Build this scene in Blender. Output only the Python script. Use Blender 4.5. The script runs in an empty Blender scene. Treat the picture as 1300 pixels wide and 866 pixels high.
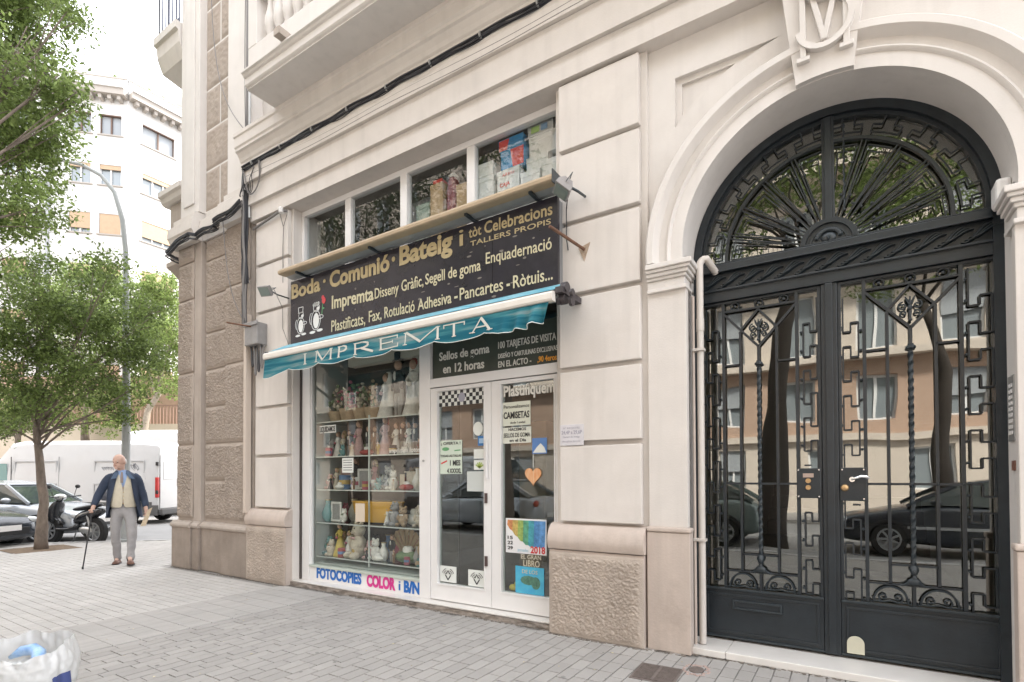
import bpy, bmesh, math, random
import numpy as np
from mathutils import Vector, Matrix, noise
from mathutils.geometry import tessellate_polygon
PI = math.pi
random.seed(7)
RNG = np.random.default_rng(7)
sc = bpy.context.scene
COL = sc.collection

# ---------------------------------------------------------------- camera
cam_d = bpy.data.cameras.new("camera")
cam = bpy.data.objects.new("camera", cam_d)
COL.objects.link(cam)
sc.camera = cam
cam_d.sensor_width = 36.0
cam_d.lens = 670.461 / 1300 * 36
cam_d.shift_y = (594.96 - 433.0) / 1300
cam_d.clip_end = 3000
cam_d.clip_start = 0.05
def cam_axes(yaw, pitch, roll):
    f = Vector((math.sin(yaw)*math.cos(pitch), math.cos(yaw)*math.cos(pitch), math.sin(pitch)))
    r = Vector((math.cos(yaw), -math.sin(yaw), 0))
    u = r.cross(f)
    c, s = math.cos(roll), math.sin(roll)
    return c*r + s*u, -s*r + c*u, f
_r, _u, _f = cam_axes(-0.5686664758, 0.0160516881, -0.0033911499)
mw = Matrix((( _r.x, _u.x, -_f.x, 0), (_r.y, _u.y, -_f.y, -4.2), (_r.z, _u.z, -_f.z, 1.37), (0, 0, 0, 1)))
cam.matrix_world = mw

# ---------------------------------------------------------------- world, sun, exposure
SUN_EL, SUN_AZ = math.radians(50), math.radians(57)      # azimuth measured from +X towards +Y
w = bpy.data.worlds.new("World"); sc.world = w; w.use_nodes = True
nt = w.node_tree; nt.nodes.clear()
out = nt.nodes.new('ShaderNodeOutputWorld'); bg = nt.nodes.new('ShaderNodeBackground')
sky = nt.nodes.new('ShaderNodeTexSky'); sky.sky_type = 'NISHITA'; sky.sun_disc = False
sky.sun_elevation = SUN_EL; sky.sun_rotation = PI/2 - SUN_AZ
sky.air_density = 1.0; sky.dust_density = 4.0; sky.ozone_density = 0.6
mixw = nt.nodes.new('ShaderNodeMixRGB'); mixw.inputs[0].default_value = 0.80
mixw.inputs[2].default_value = (6.95, 7.05, 7.25, 1)      # thin bright cloud veil over the whole sky
nt.links.new(sky.outputs[0], mixw.inputs[1]); nt.links.new(mixw.outputs[0], bg.inputs[0])
bg.inputs[1].default_value = 0.15
nt.links.new(bg.outputs[0], out.inputs[0])
sun_d = bpy.data.lights.new("sun", 'SUN'); sun = bpy.data.objects.new("sun", sun_d); COL.objects.link(sun)
sun_d.energy = 3.0; sun_d.angle = math.radians(8); sun_d.color = (1, 0.95, 0.88)
sdir = Vector((math.cos(SUN_EL)*math.cos(SUN_AZ), math.cos(SUN_EL)*math.sin(SUN_AZ), math.sin(SUN_EL)))
sun.rotation_euler = sdir.to_track_quat('Z', 'Y').to_euler()
sc.view_settings.view_transform = 'Standard'; sc.view_settings.look = 'None'
sc.view_settings.exposure = 2.1; sc.view_settings.gamma = 1.0
sc.view_settings.use_curve_mapping = False
try:
    sc.cycles.max_bounces = 8; sc.cycles.transparent_max_bounces = 24
    sc.cycles.caustics_reflective = False; sc.cycles.caustics_refractive = False
    sc.cycles.sample_clamp_indirect = 6
except Exception: pass

# ---------------------------------------------------------------- materials
MATS = {}
def mat(name, col, rough=0.7, metal=0.0, var=0.0, vscale=6.0, bump=0.0, bscale=40.0, col2=None, spec=None,
        streak=0.0, island=0.0, trans=0.0, dirt=0.0, dirtcol=(0.16,0.12,0.09), coat=0.0, stretch=None):
    if name in MATS: return MATS[name]
    m = bpy.data.materials.new(name); m.use_nodes = True
    nt = m.node_tree; N = nt.nodes; L = nt.links
    b = N['Principled BSDF']
    c = tuple(col)+(1,)
    b.inputs['Base Color'].default_value = c
    b.inputs['Roughness'].default_value = rough
    b.inputs['Metallic'].default_value = metal
    if spec is not None: b.inputs['Specular IOR Level'].default_value = spec
    if coat: b.inputs['Coat Weight'].default_value = coat
    cur = None
    tc = N.new('ShaderNodeTexCoord')
    vec = tc.outputs['Object']
    if stretch:
        mp = N.new('ShaderNodeMapping'); mp.inputs['Scale'].default_value = stretch
        L.new(vec, mp.inputs[0]); vec = mp.outputs[0]
    if var > 0:
        n = N.new('ShaderNodeTexNoise'); n.inputs['Scale'].default_value = vscale; n.inputs['Detail'].default_value = 6
        n.inputs['Roughness'].default_value = 0.62
        L.new(vec, n.inputs['Vector'])
        cr = N.new('ShaderNodeValToRGB'); cr.color_ramp.elements[0].position = 0.33; cr.color_ramp.elements[1].position = 0.67
        c2 = col2 if col2 else tuple(max(0, x*(1-var)) for x in col)
        cr.color_ramp.elements[0].color = tuple(c2)+(1,); cr.color_ramp.elements[1].color = c
        L.new(n.outputs['Fac'], cr.inputs[0]); cur = cr.outputs[0]
    def mixc(fac, colr, a, typ='MIX'):
        mx = N.new('ShaderNodeMixRGB'); mx.blend_type = typ
        if a is None: mx.inputs[1].default_value = c
        else: L.new(a, mx.inputs[1])
        if isinstance(colr, tuple): mx.inputs[2].default_value = colr+(1,)
        else: L.new(colr, mx.inputs[2])
        if isinstance(fac, float): mx.inputs[0].default_value = fac
        else: L.new(fac, mx.inputs[0])
        return mx.outputs[0]
    if streak > 0:      # vertical weather streaks
        mp = N.new('ShaderNodeMapping'); mp.inputs['Scale'].default_value = (7, 7, 0.5); L.new(tc.outputs['Object'], mp.inputs[0])
        n = N.new('ShaderNodeTexNoise'); n.inputs['Scale'].default_value = 1.3; n.inputs['Detail'].default_value = 5
        L.new(mp.outputs[0], n.inputs['Vector'])
        mr = N.new('ShaderNodeMapRange'); mr.inputs[1].default_value = 0.50; mr.inputs[2].default_value = 0.78
        mr.inputs[3].default_value = 0; mr.inputs[4].default_value = streak; L.new(n.outputs['Fac'], mr.inputs[0])
        cur = mixc(mr.outputs[0], tuple(x*0.55 for x in col), cur)
    if dirt > 0:        # blotchy stains
        n = N.new('ShaderNodeTexNoise'); n.inputs['Scale'].default_value = 2.3; n.inputs['Detail'].default_value = 9; n.inputs['Roughness'].default_value = 0.7
        L.new(tc.outputs['Object'], n.inputs['Vector'])
        mr = N.new('ShaderNodeMapRange'); mr.inputs[1].default_value = 0.52; mr.inputs[2].default_value = 0.72
        mr.inputs[3].default_value = 0; mr.inputs[4].default_value = dirt; L.new(n.outputs['Fac'], mr.inputs[0])
        cur = mixc(mr.outputs[0], tuple(dirtcol), cur)
    if island > 0:
        g = N.new('ShaderNodeNewGeometry')
        mr = N.new('ShaderNodeMapRange'); mr.inputs[3].default_value = 1-island; mr.inputs[4].default_value = 1+island*0.6
        L.new(g.outputs['Random Per Island'], mr.inputs[0])
        cc = N.new('ShaderNodeCombineXYZ')
        for k in range(3): L.new(mr.outputs[0], cc.inputs[k])
        cur = mixc(1.0, cc.outputs[0], cur, 'MULTIPLY')
    if cur is not None: L.new(cur, b.inputs['Base Color'])
    if bump > 0:
        n = N.new('ShaderNodeTexNoise'); n.inputs['Scale'].default_value = bscale; n.inputs['Detail'].default_value = 5
        L.new(vec, n.inputs['Vector'])
        bp = N.new('ShaderNodeBump'); bp.inputs['Strength'].default_value = bump; bp.inputs['Distance'].default_value = 0.01
        L.new(n.outputs['Fac'], bp.inputs['Height']); L.new(bp.outputs[0], b.inputs['Normal'])
    if trans > 0:       # light passing through thin leaves / cloth
        t = N.new('ShaderNodeBsdfTranslucent')
        if cur is not None: L.new(cur, t.inputs[0])
        else: t.inputs[0].default_value = c
        mx = N.new('ShaderNodeMixShader'); mx.inputs[0].default_value = trans
        L.new(b.outputs[0], mx.inputs[1]); L.new(t.outputs[0], mx.inputs[2]); L.new(mx.outputs[0], N['Material Output'].inputs[0])
    MATS[name] = m
    return m
def glass(name, tint=(0.9,0.95,0.93), refl=1.0, wav=0.0, base=0.0):
    """thin pane: Fresnel mirror over a clear sheet"""
    if name in MATS: return MATS[name]
    m = bpy.data.materials.new(name); m.use_nodes = True
    N = m.node_tree.nodes; L = m.node_tree.links; N.clear()
    o = N.new('ShaderNodeOutputMaterial'); mx = N.new('ShaderNodeMixShader')
    t = N.new('ShaderNodeBsdfTransparent'); t.inputs[0].default_value = tuple(tint)+(1,)
    g = N.new('ShaderNodeBsdfGlossy'); g.inputs['Roughness'].default_value = 0.0
    ge = N.new('ShaderNodeNewGeometry'); dt = N.new('ShaderNodeVectorMath'); dt.operation = 'DOT_PRODUCT'
    L.new(ge.outputs['Incoming'], dt.inputs[0]); L.new(ge.outputs['Normal'], dt.inputs[1])
    ab = N.new('ShaderNodeMath'); ab.operation = 'ABSOLUTE'; L.new(dt.outputs['Value'], ab.inputs[0])
    om = N.new('ShaderNodeMath'); om.operation = 'SUBTRACT'; om.inputs[0].default_value = 1.0; om.use_clamp = True; L.new(ab.outputs[0], om.inputs[1])
    po = N.new('ShaderNodeMath'); po.operation = 'POWER'; po.inputs[1].default_value = 5; L.new(om.outputs[0], po.inputs[0])
    ma = N.new('ShaderNodeMath'); ma.operation = 'MULTIPLY_ADD'; ma.inputs[1].default_value = 0.95; ma.inputs[2].default_value = 0.042*refl+base; ma.use_clamp = True
    L.new(po.outputs[0], ma.inputs[0]); L.new(ma.outputs[0], mx.inputs[0])
    L.new(t.outputs[0], mx.inputs[1]); L.new(g.outputs[0], mx.inputs[2]); L.new(mx.outputs[0], o.inputs[0])
    if wav > 0:
        tc = N.new('ShaderNodeTexCoord'); n = N.new('ShaderNodeTexNoise'); n.inputs['Scale'].default_value = 3.0; n.inputs['Detail'].default_value = 0
        L.new(tc.outputs['Object'], n.inputs['Vector'])
        bp = N.new('ShaderNodeBump'); bp.inputs['Strength'].default_value = 1.0; bp.inputs['Distance'].default_value = wav
        L.new(n.outputs['Fac'], bp.inputs['Height']); L.new(bp.outputs[0], g.inputs['Normal']); 
    MATS[name] = m
    return m

stucco   = mat('cream_stucco', (0.665,0.620,0.575), 0.85, var=0.09, vscale=2.2, bump=0.12, bscale=90, streak=0.20, dirt=0.16, dirtcol=(0.42,0.36,0.31))
stucco_w = mat('pale_stucco', (0.685,0.648,0.610), 0.85, var=0.07, vscale=2.0, bump=0.1, bscale=80, streak=0.18, dirt=0.12, dirtcol=(0.42,0.37,0.33))
plinthm  = mat('pink_plinth_paint', (0.55,0.465,0.405), 0.8, var=0.12, vscale=3, bump=0.2, bscale=60, streak=0.35, dirt=0.35, dirtcol=(0.25,0.19,0.15))
roughm   = mat('rough_render', (0.50,0.425,0.36), 0.92, var=0.2, vscale=5, bump=0.5, bscale=120, streak=0.3, dirt=0.4, dirtcol=(0.24,0.19,0.15))
cornerm  = mat('weathered_rough_stone', (0.43,0.365,0.31), 0.93, var=0.14, vscale=4, bump=0.5, bscale=110, streak=0.2, dirt=0.15)
stonem   = mat('weathered_smooth_stone', (0.435,0.375,0.325), 0.9, var=0.14, vscale=3, bump=0.25, bscale=50, streak=0.3, dirt=0.15)
basestone= mat('stained_base_stone', (0.33,0.275,0.23), 0.9, var=0.25, vscale=3, bump=0.3, bscale=50, streak=0.5, dirt=0.45)
whitem   = mat('white_lacquered_aluminium', (0.78,0.765,0.75), 0.35, var=0.04, vscale=5)
ironm    = mat('dark_green_grey_iron', (0.014,0.021,0.027), 0.36, var=0.35, vscale=8, bump=0.15, bscale=60, spec=0.6)
ironlt   = mat('worn_iron_edge', (0.028,0.038,0.045), 0.36, var=0.3, vscale=20, bump=0.2, bscale=50)
marble   = mat('white_marble', (0.72,0.69,0.65), 0.35, var=0.08, vscale=3, bump=0.05, dirt=0.15, dirtcol=(0.4,0.33,0.28))
granite  = mat('worn_grey_stone_edge', (0.33,0.285,0.245), 0.9, var=0.35, vscale=14, bump=0.6, bscale=40, dirt=0.3)
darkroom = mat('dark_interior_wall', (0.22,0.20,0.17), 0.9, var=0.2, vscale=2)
hallm    = mat('pale_hall_wall', (0.42,0.40,0.34), 0.9, var=0.15, vscale=2)
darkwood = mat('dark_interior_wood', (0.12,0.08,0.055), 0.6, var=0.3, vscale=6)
cablem   = mat('black_cable_sheath', (0.025,0.025,0.03), 0.5, var=0.3, vscale=9)
cablegr  = mat('grey_cable_sheath', (0.18,0.17,0.165), 0.6)
rustm    = mat('rusty_steel', (0.20,0.10,0.06), 0.8, var=0.5, vscale=20, bump=0.3, bscale=60)
steelm   = mat('galvanised_steel', (0.45,0.45,0.44), 0.45, metal=0.6, var=0.15, vscale=6)
blackm   = mat('black_plastic', (0.02,0.02,0.022), 0.45, var=0.2, vscale=9)
chromem  = mat('bright_metal', (0.75,0.75,0.74), 0.22, metal=1.0)
brassm   = mat('worn_brass', (0.62,0.42,0.22), 0.35, metal=0.8, var=0.2, vscale=30)
glass_gate = glass('gate_glass', (0.70,0.73,0.66), 1.0, wav=0.0011, base=0.20)
glass_shop = glass('shop_glass', (0.96,0.98,0.97), 1.0, base=0.01)
glass_door = glass('door_glass', (0.90,0.95,0.92), 1.0, base=0.09)
glass_up   = glass('upper_window_glass', (0.95,0.97,0.97), 1.0, wav=0.0012, base=0.01)
glass_dark = glass('car_glass', (0.35,0.40,0.40), 1.2, base=0.05)

# ---------------------------------------------------------------- mesh helpers
class MB:
    def __init__(s): s.v = []; s.f = []; s.mi = []; s.cm = 0
    def add(s, vs, fs):
        o = len(s.v); s.v += [tuple(p) for p in vs]
        for f in fs: s.f.append(tuple(i+o for i in f)); s.mi.append(s.cm)
        return s
    def box(s, x0, x1, y0, y1, z0, z1):
        return s.add([(x0,y0,z0),(x1,y0,z0),(x1,y1,z0),(x0,y1,z0),(x0,y0,z1),(x1,y0,z1),(x1,y1,z1),(x0,y1,z1)],
                     [(0,3,2,1),(4,5,6,7),(0,1,5,4),(1,2,6,5),(2,3,7,6),(3,0,4,7)])
    def bar(s, p, q, w, d=None, up=(0,1,0)):
        """rectangular bar from p to q: width w across, depth d along 'up'"""
        d = w if d is None else d
        p = Vector(p); q = Vector(q); t = (q-p)
        if t.length < 1e-6: return s
        t.normalize(); u = Vector(up); u = (u - t*u.dot(t))
        if u.length < 1e-4: u = Vector((1,0,0)) - t*t.x
        u.normalize(); n = t.cross(u)
        vs = []
        for e in (p, q):
            for a, b in ((-1,-1),(1,-1),(1,1),(-1,1)): vs.append(e + n*(a*w/2) + u*(b*d/2))
        return s.add(vs, [(0,3,2,1),(4,5,6,7),(0,1,5,4),(1,2,6,5),(2,3,7,6),(3,0,4,7)])
    def tube(s, pts, r, n=8, caps=True):
        pts = [Vector(p) for p in pts]; m = len(pts)
        rs = r if isinstance(r, (list, tuple)) else [r]*m
        vs = []; prev = None
        for i, p in enumerate(pts):
            t = (pts[min(i+1,m-1)] - pts[max(i-1,0)])
            if t.length < 1e-7: t = Vector((0,0,1))
            t.normalize()
            if prev is None:
                u = Vector((0,0,1)) if abs(t.z) < 0.9 else Vector((1,0,0))
            else: u = prev
            u = u - t*u.dot(t)
            if u.length < 1e-5: u = t.orthogonal()
            u.normalize(); prev = u; v = t.cross(u)
            for k in range(n):
                a = 2*PI*k/n; vs.append(p + (u*math.cos(a) + v*math.sin(a))*rs[i])
        fs = []
        for i in range(m-1):
            for k in range(n):
                a = i*n+k; b = i*n+(k+1)%n; fs.append((a, b, b+n, a+n))
        if caps: fs.append(tuple(range(n-1,-1,-1))); fs.append(tuple((m-1)*n+k for k in range(n)))
        return s.add(vs, fs)
    def lathe(s, prof, n=12, c=(0,0,0), axis='z', sx=1, sy=1, caps=True):
        """prof: (radius, height)"""
        vs = []; m = len(prof)
        for r, h in prof:
            for k in range(n):
                a = 2*PI*k/n; x = r*math.cos(a)*sx; y = r*math.sin(a)*sy
                if axis == 'z': p = (c[0]+x, c[1]+y, c[2]+h)
                elif axis == 'y': p = (c[0]+x, c[1]+h, c[2]-y)
                else: p = (c[0]+h, c[1]+x, c[2]+y)
                vs.append(p)
        fs = [(i*n+k, i*n+(k+1)%n, (i+1)*n+(k+1)%n, (i+1)*n+k) for i in range(m-1) for k in range(n)]
        if caps: fs.append(tuple(range(n-1,-1,-1))); fs.append(tuple((m-1)*n+k for k in range(n)))
        return s.add(vs, fs)
    def ell(s, c, r, n=10, m=6):
        if not isinstance(r, (tuple, list)): r = (r,r,r)
        vs = [(c[0],c[1],c[2]-r[2])]; 
        for i in range(1, m):
            th = PI*i/m
            for k in range(n):
                a = 2*PI*k/n
                vs.append((c[0]+r[0]*math.sin(th)*math.cos(a), c[1]+r[1]*math.sin(th)*math.sin(a), c[2]-r[2]*math.cos(th)))
        vs.append((c[0],c[1],c[2]+r[2])); top = len(vs)-1
        fs = [(0, 1+(k+1)%n, 1+k) for k in range(n)]
        for i in range(m-2):
            for k in range(n):
                a = 1+i*n+k; b = 1+i*n+(k+1)%n; fs.append((a, b, b+n, a+n))
        o = 1+(m-2)*n
        fs += [(o+k, o+(k+1)%n, top) for k in range(n)]
        return s.add(vs, fs)
    def plate(s, loops, y0, y1, sides=True):
        """flat plate in XZ with holes, front at y0 facing -Y, back at y1; loops of (x,z)"""
        tris = tessellate_polygon([[Vector((x,z,0)) for x,z in lp] for lp in loops])
        flat = [p for lp in loops for p in lp]; n = len(flat)
        vs = [(x,y0,z) for x,z in flat] + [(x,y1,z) for x,z in flat]
        fs = []
        for t in tris:
            a, b, c = [flat[i] for i in t]
            ar = (b[0]-a[0])*(c[1]-a[1]) - (b[1]-a[1])*(c[0]-a[0])
            if abs(ar) < 1e-12: continue
            t = t if ar > 0 else (t[0], t[2], t[1])
            fs.append(tuple(t)); fs.append((t[2]+n, t[1]+n, t[0]+n))
        if sides:
            o = 0
            for lp in loops:
                m = len(lp); ar = sum(lp[i][0]*lp[(i+1)%m][1]-lp[(i+1)%m][0]*lp[i][1] for i in range(m))
                for i in range(m):
                    a = o+i; b = o+(i+1)%m
                    fs.append((a, a+n, b+n, b) if (ar > 0) else (a, b, b+n, a+n))
                o += m
        return s.add(vs, fs)
    def profile_x(s, prof, x0, x1, mitre0=0, mitre1=0):
        """moulding: profile (y,z) closed loop swept along X"""
        m = len(prof)
        vs = [(x0 + mitre0*y, y, z) for y, z in prof] + [(x1 + mitre1*y, y, z) for y, z in prof]
        fs = [(i, (i+1)%m, (i+1)%m+m, i+m) for i in range(m)]
        fs += [tuple(range(m-1,-1,-1)), tuple(range(m, 2*m))]
        return s.add(vs, fs)
    def grid(s, fn, nu, nv):
        vs = [fn(i/nu, j/nv) for j in range(nv+1) for i in range(nu+1)]
        fs = [(j*(nu+1)+i, j*(nu+1)+i+1, (j+1)*(nu+1)+i+1, (j+1)*(nu+1)+i) for j in range(nv) for i in range(nu)]
        return s.add(vs, fs)
    def loft(s, rings, closed=True, caps=True):
        n = len(rings[0]); vs = [p for r in rings for p in r]; fs = []
        for i in range(len(rings)-1):
            for k in range(n if closed else n-1):
                a = i*n+k; b = i*n+(k+1)%n; fs.append((a, b, b+n, a+n))
        if caps and closed: fs.append(tuple(range(n-1,-1,-1))); fs.append(tuple((len(rings)-1)*n+k for k in range(n)))
        return s.add(vs, fs)
    def xf(s, M, start=0):
        for i in range(start, len(s.v)): s.v[i] = tuple(M @ Vector(s.v[i]))
        return s
    def mesh(s, name, mats, smooth=False):
        me = bpy.data.meshes.new(name); me.from_pydata(s.v, [], s.f)
        mats = mats if isinstance(mats, (list, tuple)) else [mats]
        for m in mats: me.materials.append(m)
        if len(mats) > 1: me.polygons.foreach_set('material_index', s.mi)
        if smooth: me.polygons.foreach_set('use_smooth', [True]*len(me.polygons))
        me.update()
        return me
    def build(s, name, mats, parent=None, smooth=False, bevel=0, fix=False, loc=None, seg=2, sub=0):
        me = s.mesh(name, mats, smooth)
        if fix:
            bm = bmesh.new(); bm.from_mesh(me); bmesh.ops.recalc_face_normals(bm, faces=bm.faces); bm.to_mesh(me); bm.free()
        o = bpy.data.objects.new(name, me); COL.objects.link(o)
        if parent is not None: o.parent = parent
        if loc is not None: o.location = loc
        if bevel:
            b = o.modifiers.new('bevel', 'BEVEL'); b.width = bevel; b.segments = seg; b.limit_method = 'ANGLE'; b.angle_limit = 0.6
        if sub:
            b = o.modifiers.new('sub', 'SUBSURF'); b.levels = sub; b.render_levels = sub
        if smooth and bevel == 0 and sub == 0 and smooth != 'all':
            me.polygons.foreach_set('use_smooth', [True]*len(me.polygons))
            try: me.set_sharp_from_angle(angle=0.7)
            except Exception: pass
        return o
def thing(name, label, cat, loc=(0,0,0), rz=0, group=None):
    o = bpy.data.objects.new(name, None); COL.objects.link(o); o.location = loc; o.rotation_euler = (0,0,rz)
    o.empty_display_size = 0.1
    o['label'] = label; o['category'] = cat
    if group: o['group'] = group
    return o
def tag(o, label, cat, group=None, kind=None):
    o['label'] = label; o['category'] = cat
    if group: o['group'] = group
    if kind: o['kind'] = kind
    return o
def struct(o): o['kind'] = 'structure'; return o
def stuff(o): o['kind'] = 'stuff'; return o
def dup(root, loc=None, rz=None, label=None, group=None):
    r = root.copy(); COL.objects.link(r)
    if loc is not None: r.location = loc
    if rz is not None: r.rotation_euler = (0,0,rz)
    if label: r['label'] = label
    if group: r['group'] = group
    for ch in list(root.children):
        c = ch.copy(); COL.objects.link(c); c.parent = r
        for g in list(ch.children):
            d = g.copy(); COL.objects.link(d); d.parent = c
    return r

# ---- lettering: built-in font turned into thin meshes in the XZ plane
_caph = None
def text(body, x0, x1, zb, cap, y, m, parent, name='lettering', bold=0.0, depth=0.004, shear=0.0, label=None, rise=0.0, face=-1):
    global _caph
    def mk(t, bold, depth=0.0):
        cu = bpy.data.curves.new('t', 'FONT'); cu.body = t; cu.size = 1.0; cu.offset = bold; cu.extrude = depth; cu.shear = shear
        cu.resolution_u = 3
        ob = bpy.data.objects.new('t', cu); COL.objects.link(ob)
        bpy.context.view_layer.update()
        me = bpy.data.meshes.new_from_object(ob.evaluated_get(bpy.context.evaluated_depsgraph_get()))
        bpy.data.objects.remove(ob); bpy.data.curves.remove(cu)
        return me
    if _caph is None:
        me = mk('H', 0.0); _caph = max(v.co.y for v in me.vertices); bpy.data.meshes.remove(me)
    me = mk(body, bold, 0.5)
    n = len(me.vertices); a = np.zeros(n*3, dtype=np.float32); me.vertices.foreach_get('co', a); a = a.reshape(-1,3)
    mnx, mxx = a[:,0].min(), a[:,0].max()
    sx = (x1-x0)/(mxx-mnx); sz = cap/_caph
    b = np.zeros_like(a)
    b[:,0] = x0 + (a[:,0]-mnx)*sx
    b[:,2] = zb + a[:,1]*sz + rise*(b[:,0]-x0)
    b[:,1] = y - (a[:,2]+0.5)*depth          # front face towards -Y
    me.vertices.foreach_set('co', b.ravel()); me.name = name
    me.materials.clear(); me.materials.append(m); me.update()
    bm = bmesh.new(); bm.from_mesh(me); bmesh.ops.recalc_face_normals(bm, faces=bm.faces); bm.to_mesh(me); bm.free()
    o = bpy.data.objects.new(name, me); COL.objects.link(o)
    if parent is not None: o.parent = parent
    if label: o['label'] = label
    return o
def arc(cx, cz, r, a0, a1, n): return [(cx + r*math.cos(a0+(a1-a0)*i/n), cz + r*math.sin(a0+(a1-a0)*i/n)) for i in range(n+1)]
# ================================================================ CORNER BUILDING
B = thing('corner_building', 'cream stucco corner apartment building with rusticated pilasters, balcony and arched entrance', 'building', (0,0,0))
ACX, ACZ, AR_ = -0.115, 3.13, 0.965          # arch centre and radius
def bx(name, x0,x1,y0,y1,z0,z1, m, parent=B, bevel=0.0, **k):
    return MB().box(x0,x1,y0,y1,z0,z1).build(name, m, parent, bevel=bevel, **k)
def hnoise(x, z, sx, sz, seed):
    a = noise.noise(Vector((x*sx, z*sz, seed)))
    b = noise.noise(Vector((x*sx*2.1+5, z*sz*2.1, seed+3)))
    wx = noise.noise(Vector((x*sx*.5, z*sz*.5, seed+9)))*1.2
    a = noise.noise(Vector((x*sx+wx, z*sz-wx, seed)))
    r = min(1.0, abs(a)*4.2)
    return r*0.8 + b*0.35
def rough_block(name, x0,x1,z0,z1,yf,depth,m,amp=0.012,step=0.014,sx=26,sz=34,seed=0.0,margin=0.02,parent=B):
    nx = max(6, int((x1-x0)/step)); nz = max(6, int((z1-z0)/step))
    mb = MB()
    def fn(u, v):
        x = x0+(x1-x0)*u; z = z0+(z1-z0)*v
        d = min(x-x0, x1-x, z-z0, z1-z)
        k = max(0.0, min(1.0, (d-margin*0.4)/margin)) if margin else 1
        edge = 0.006 if d < 1e-6 else 0
        return (x, yf + edge - amp*k*hnoise(x, z, sx, sz, seed), z)
    mb.grid(fn, nx, nz)
    yb = yf+depth; e = 0.006
    mb.add([(x0,yf+e,z0),(x1,yf+e,z0),(x1,yf+e,z1),(x0,yf+e,z1),(x0,yb,z0),(x1,yb,z0),(x1,yb,z1),(x0,yb,z1)],
           [(0,4,5,1),(1,5,6,2),(2,6,7,3),(3,7,4,0)])
    return mb.build(name, m, parent, smooth='all')

JOINT = [0.985, 1.637, 2.285, 2.925, 3.565, 4.21, 4.835]
G_ = 0.042
def pilaster(x0, x1, xs0, xs1, yback=0.0, yfront=-0.058):
    """smooth rusticated pilaster: backing strip plus six separate panels"""
    bx('pilaster_backing', xs0, xs1, yback, 0.42, 0.0, 4.86, stucco, bevel=0.004)
    for i in range(6):
        z0 = JOINT[i] + (0.0 if i == 0 else G_); z1 = JOINT[i+1]
        bx('stucco_panel', x0, x1, yfront, yback-0.001, z0, z1, stucco, bevel=0.006)
pilaster(-2.145, -1.413, -2.20, -1.362)
pilaster(-6.765, -6.062, -6.86, -6.03)
def plinth(x0, x1, seed):
    mb = MB().box(x0, x1, -0.085, 0.0-0.001, 0.0, 0.735)
    mb.build('plinth_core', plinthm, B)
    rough_block('rough_plinth_panel', x0+0.0, x1-0.0, 0.0, 0.715, -0.098, 0.012, roughm, amp=0.012, step=0.0072, sx=44, sz=62, seed=seed, margin=0.035)
    # bull-nosed cap
    prof = [(-0.001,0.745),(-0.10,0.745)]
    for i in range(9):
        a = -PI/2*0 + i/8*PI/2
        prof.append((-0.005 - 0.115*math.cos(a) , 0.80 + 0.165*math.sin(a)))
    prof.append((-0.001, 0.967))
    MB().profile_x(prof, x0-0.005, x1+0.008).build('plinth_cap', plinthm, B, smooth=True, fix=True)
plinth(-2.24, -1.388, 3.0)
plinth(-6.91, -6.035, 9.0)

# ---- wall round the arch, with the sunk triangular panels
def arch_pts(r, n=40, rev=False, zb=None):
    p = arc(ACX, ACZ, r, PI, 0, n)
    return p
XR = 2.6
outer = [(-1.362,0.0),(ACX-AR_,0.0)] + arc(ACX, ACZ, AR_, PI, 0, 48) + [(ACX+AR_,0.0),(XR,0.0),(XR,5.05),(-1.362,5.05)]
def tri(dx, sgn=1):
    c = ACX
    pts = []
    xo, zt, R = 1.03-dx, 4.565-dx, 1.462+dx
    a0 = math.acos(min(1, xo/R)); a1 = math.asin((zt-ACZ)/R)
    for i in range(9):
        a = a0 + (a1-a0)*i/8
        pts.append((c - sgn*R*math.cos(a), ACZ + R*math.sin(a)))
    pts.append((c - sgn*xo, zt))
    return pts
MB().plate([outer, tri(0,1), tri(0,-1)], 0.04, 0.10).build('spandrel_wall', stucco_w, B)
for s_ in (1, -1):
    MB().plate([tri(-0.005, s_), tri(0.045, s_)], 0.075, 0.12, sides=True).build('sunk_panel_frame', stucco_w, B)
    MB().plate([tri(0.03, s_)], 0.098, 0.14).build('sunk_panel', stucco_w, B)
inner2 = [(-1.362,0.0),(ACX-AR_-0.001,0.0)] + arc(ACX, ACZ, AR_+0.001, PI, 0, 48) + [(ACX+AR_+0.001,0.0),(XR,0.0),(XR,5.05),(-1.362,5.05)]
MB().plate([inner2], 0.145, 0.45).build('arch_wall', stucco_w, B)
# soffit ring (smooth reveal)
mb = MB(); P_ = [(ACX-AR_,0.0)] + arc(ACX, ACZ, AR_, PI, 0, 64) + [(ACX+AR_,0.0)]
Q_ = [(ACX-AR_-0.06,0.0)] + arc(ACX, ACZ, AR_+0.06, PI, 0, 64) + [(ACX+AR_+0.06,0.0)]
rings = [[(a[0],0.02,a[1]),(a[0],0.47,a[1]),(b[0],0.47,b[1]),(b[0],0.02,b[1])] for a, b in zip(P_, Q_)]
mb.loft(rings).build('arch_reveal', stucco_w, B, smooth=True, fix=True)
# archivolt: stepped moulding
prof = [(0.965,0.05),(0.965,-0.035),(1.055,-0.035),(1.062,-0.05),(1.075,-0.058),(1.088,-0.05),(1.095,-0.035),(1.145,-0.035),(1.155,-0.05),
        (1.165,-0.085),(1.18,-0.105),(1.225,-0.105),(1.238,-0.09),(1.245,-0.07),(1.25,-0.03),(1.25,0.05)]
mb = MB(); n = 72; rings = []
for i in range(n+1):
    a = PI + 0.062 - (PI+0.124)*i/n
    rings.append([(ACX + r*math.cos(a), y, max(3.052, ACZ + r*math.sin(a))) for r, y in prof])
mb.loft(rings).build('arch_moulding', stucco_w, B, smooth=True, fix=True)
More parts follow.
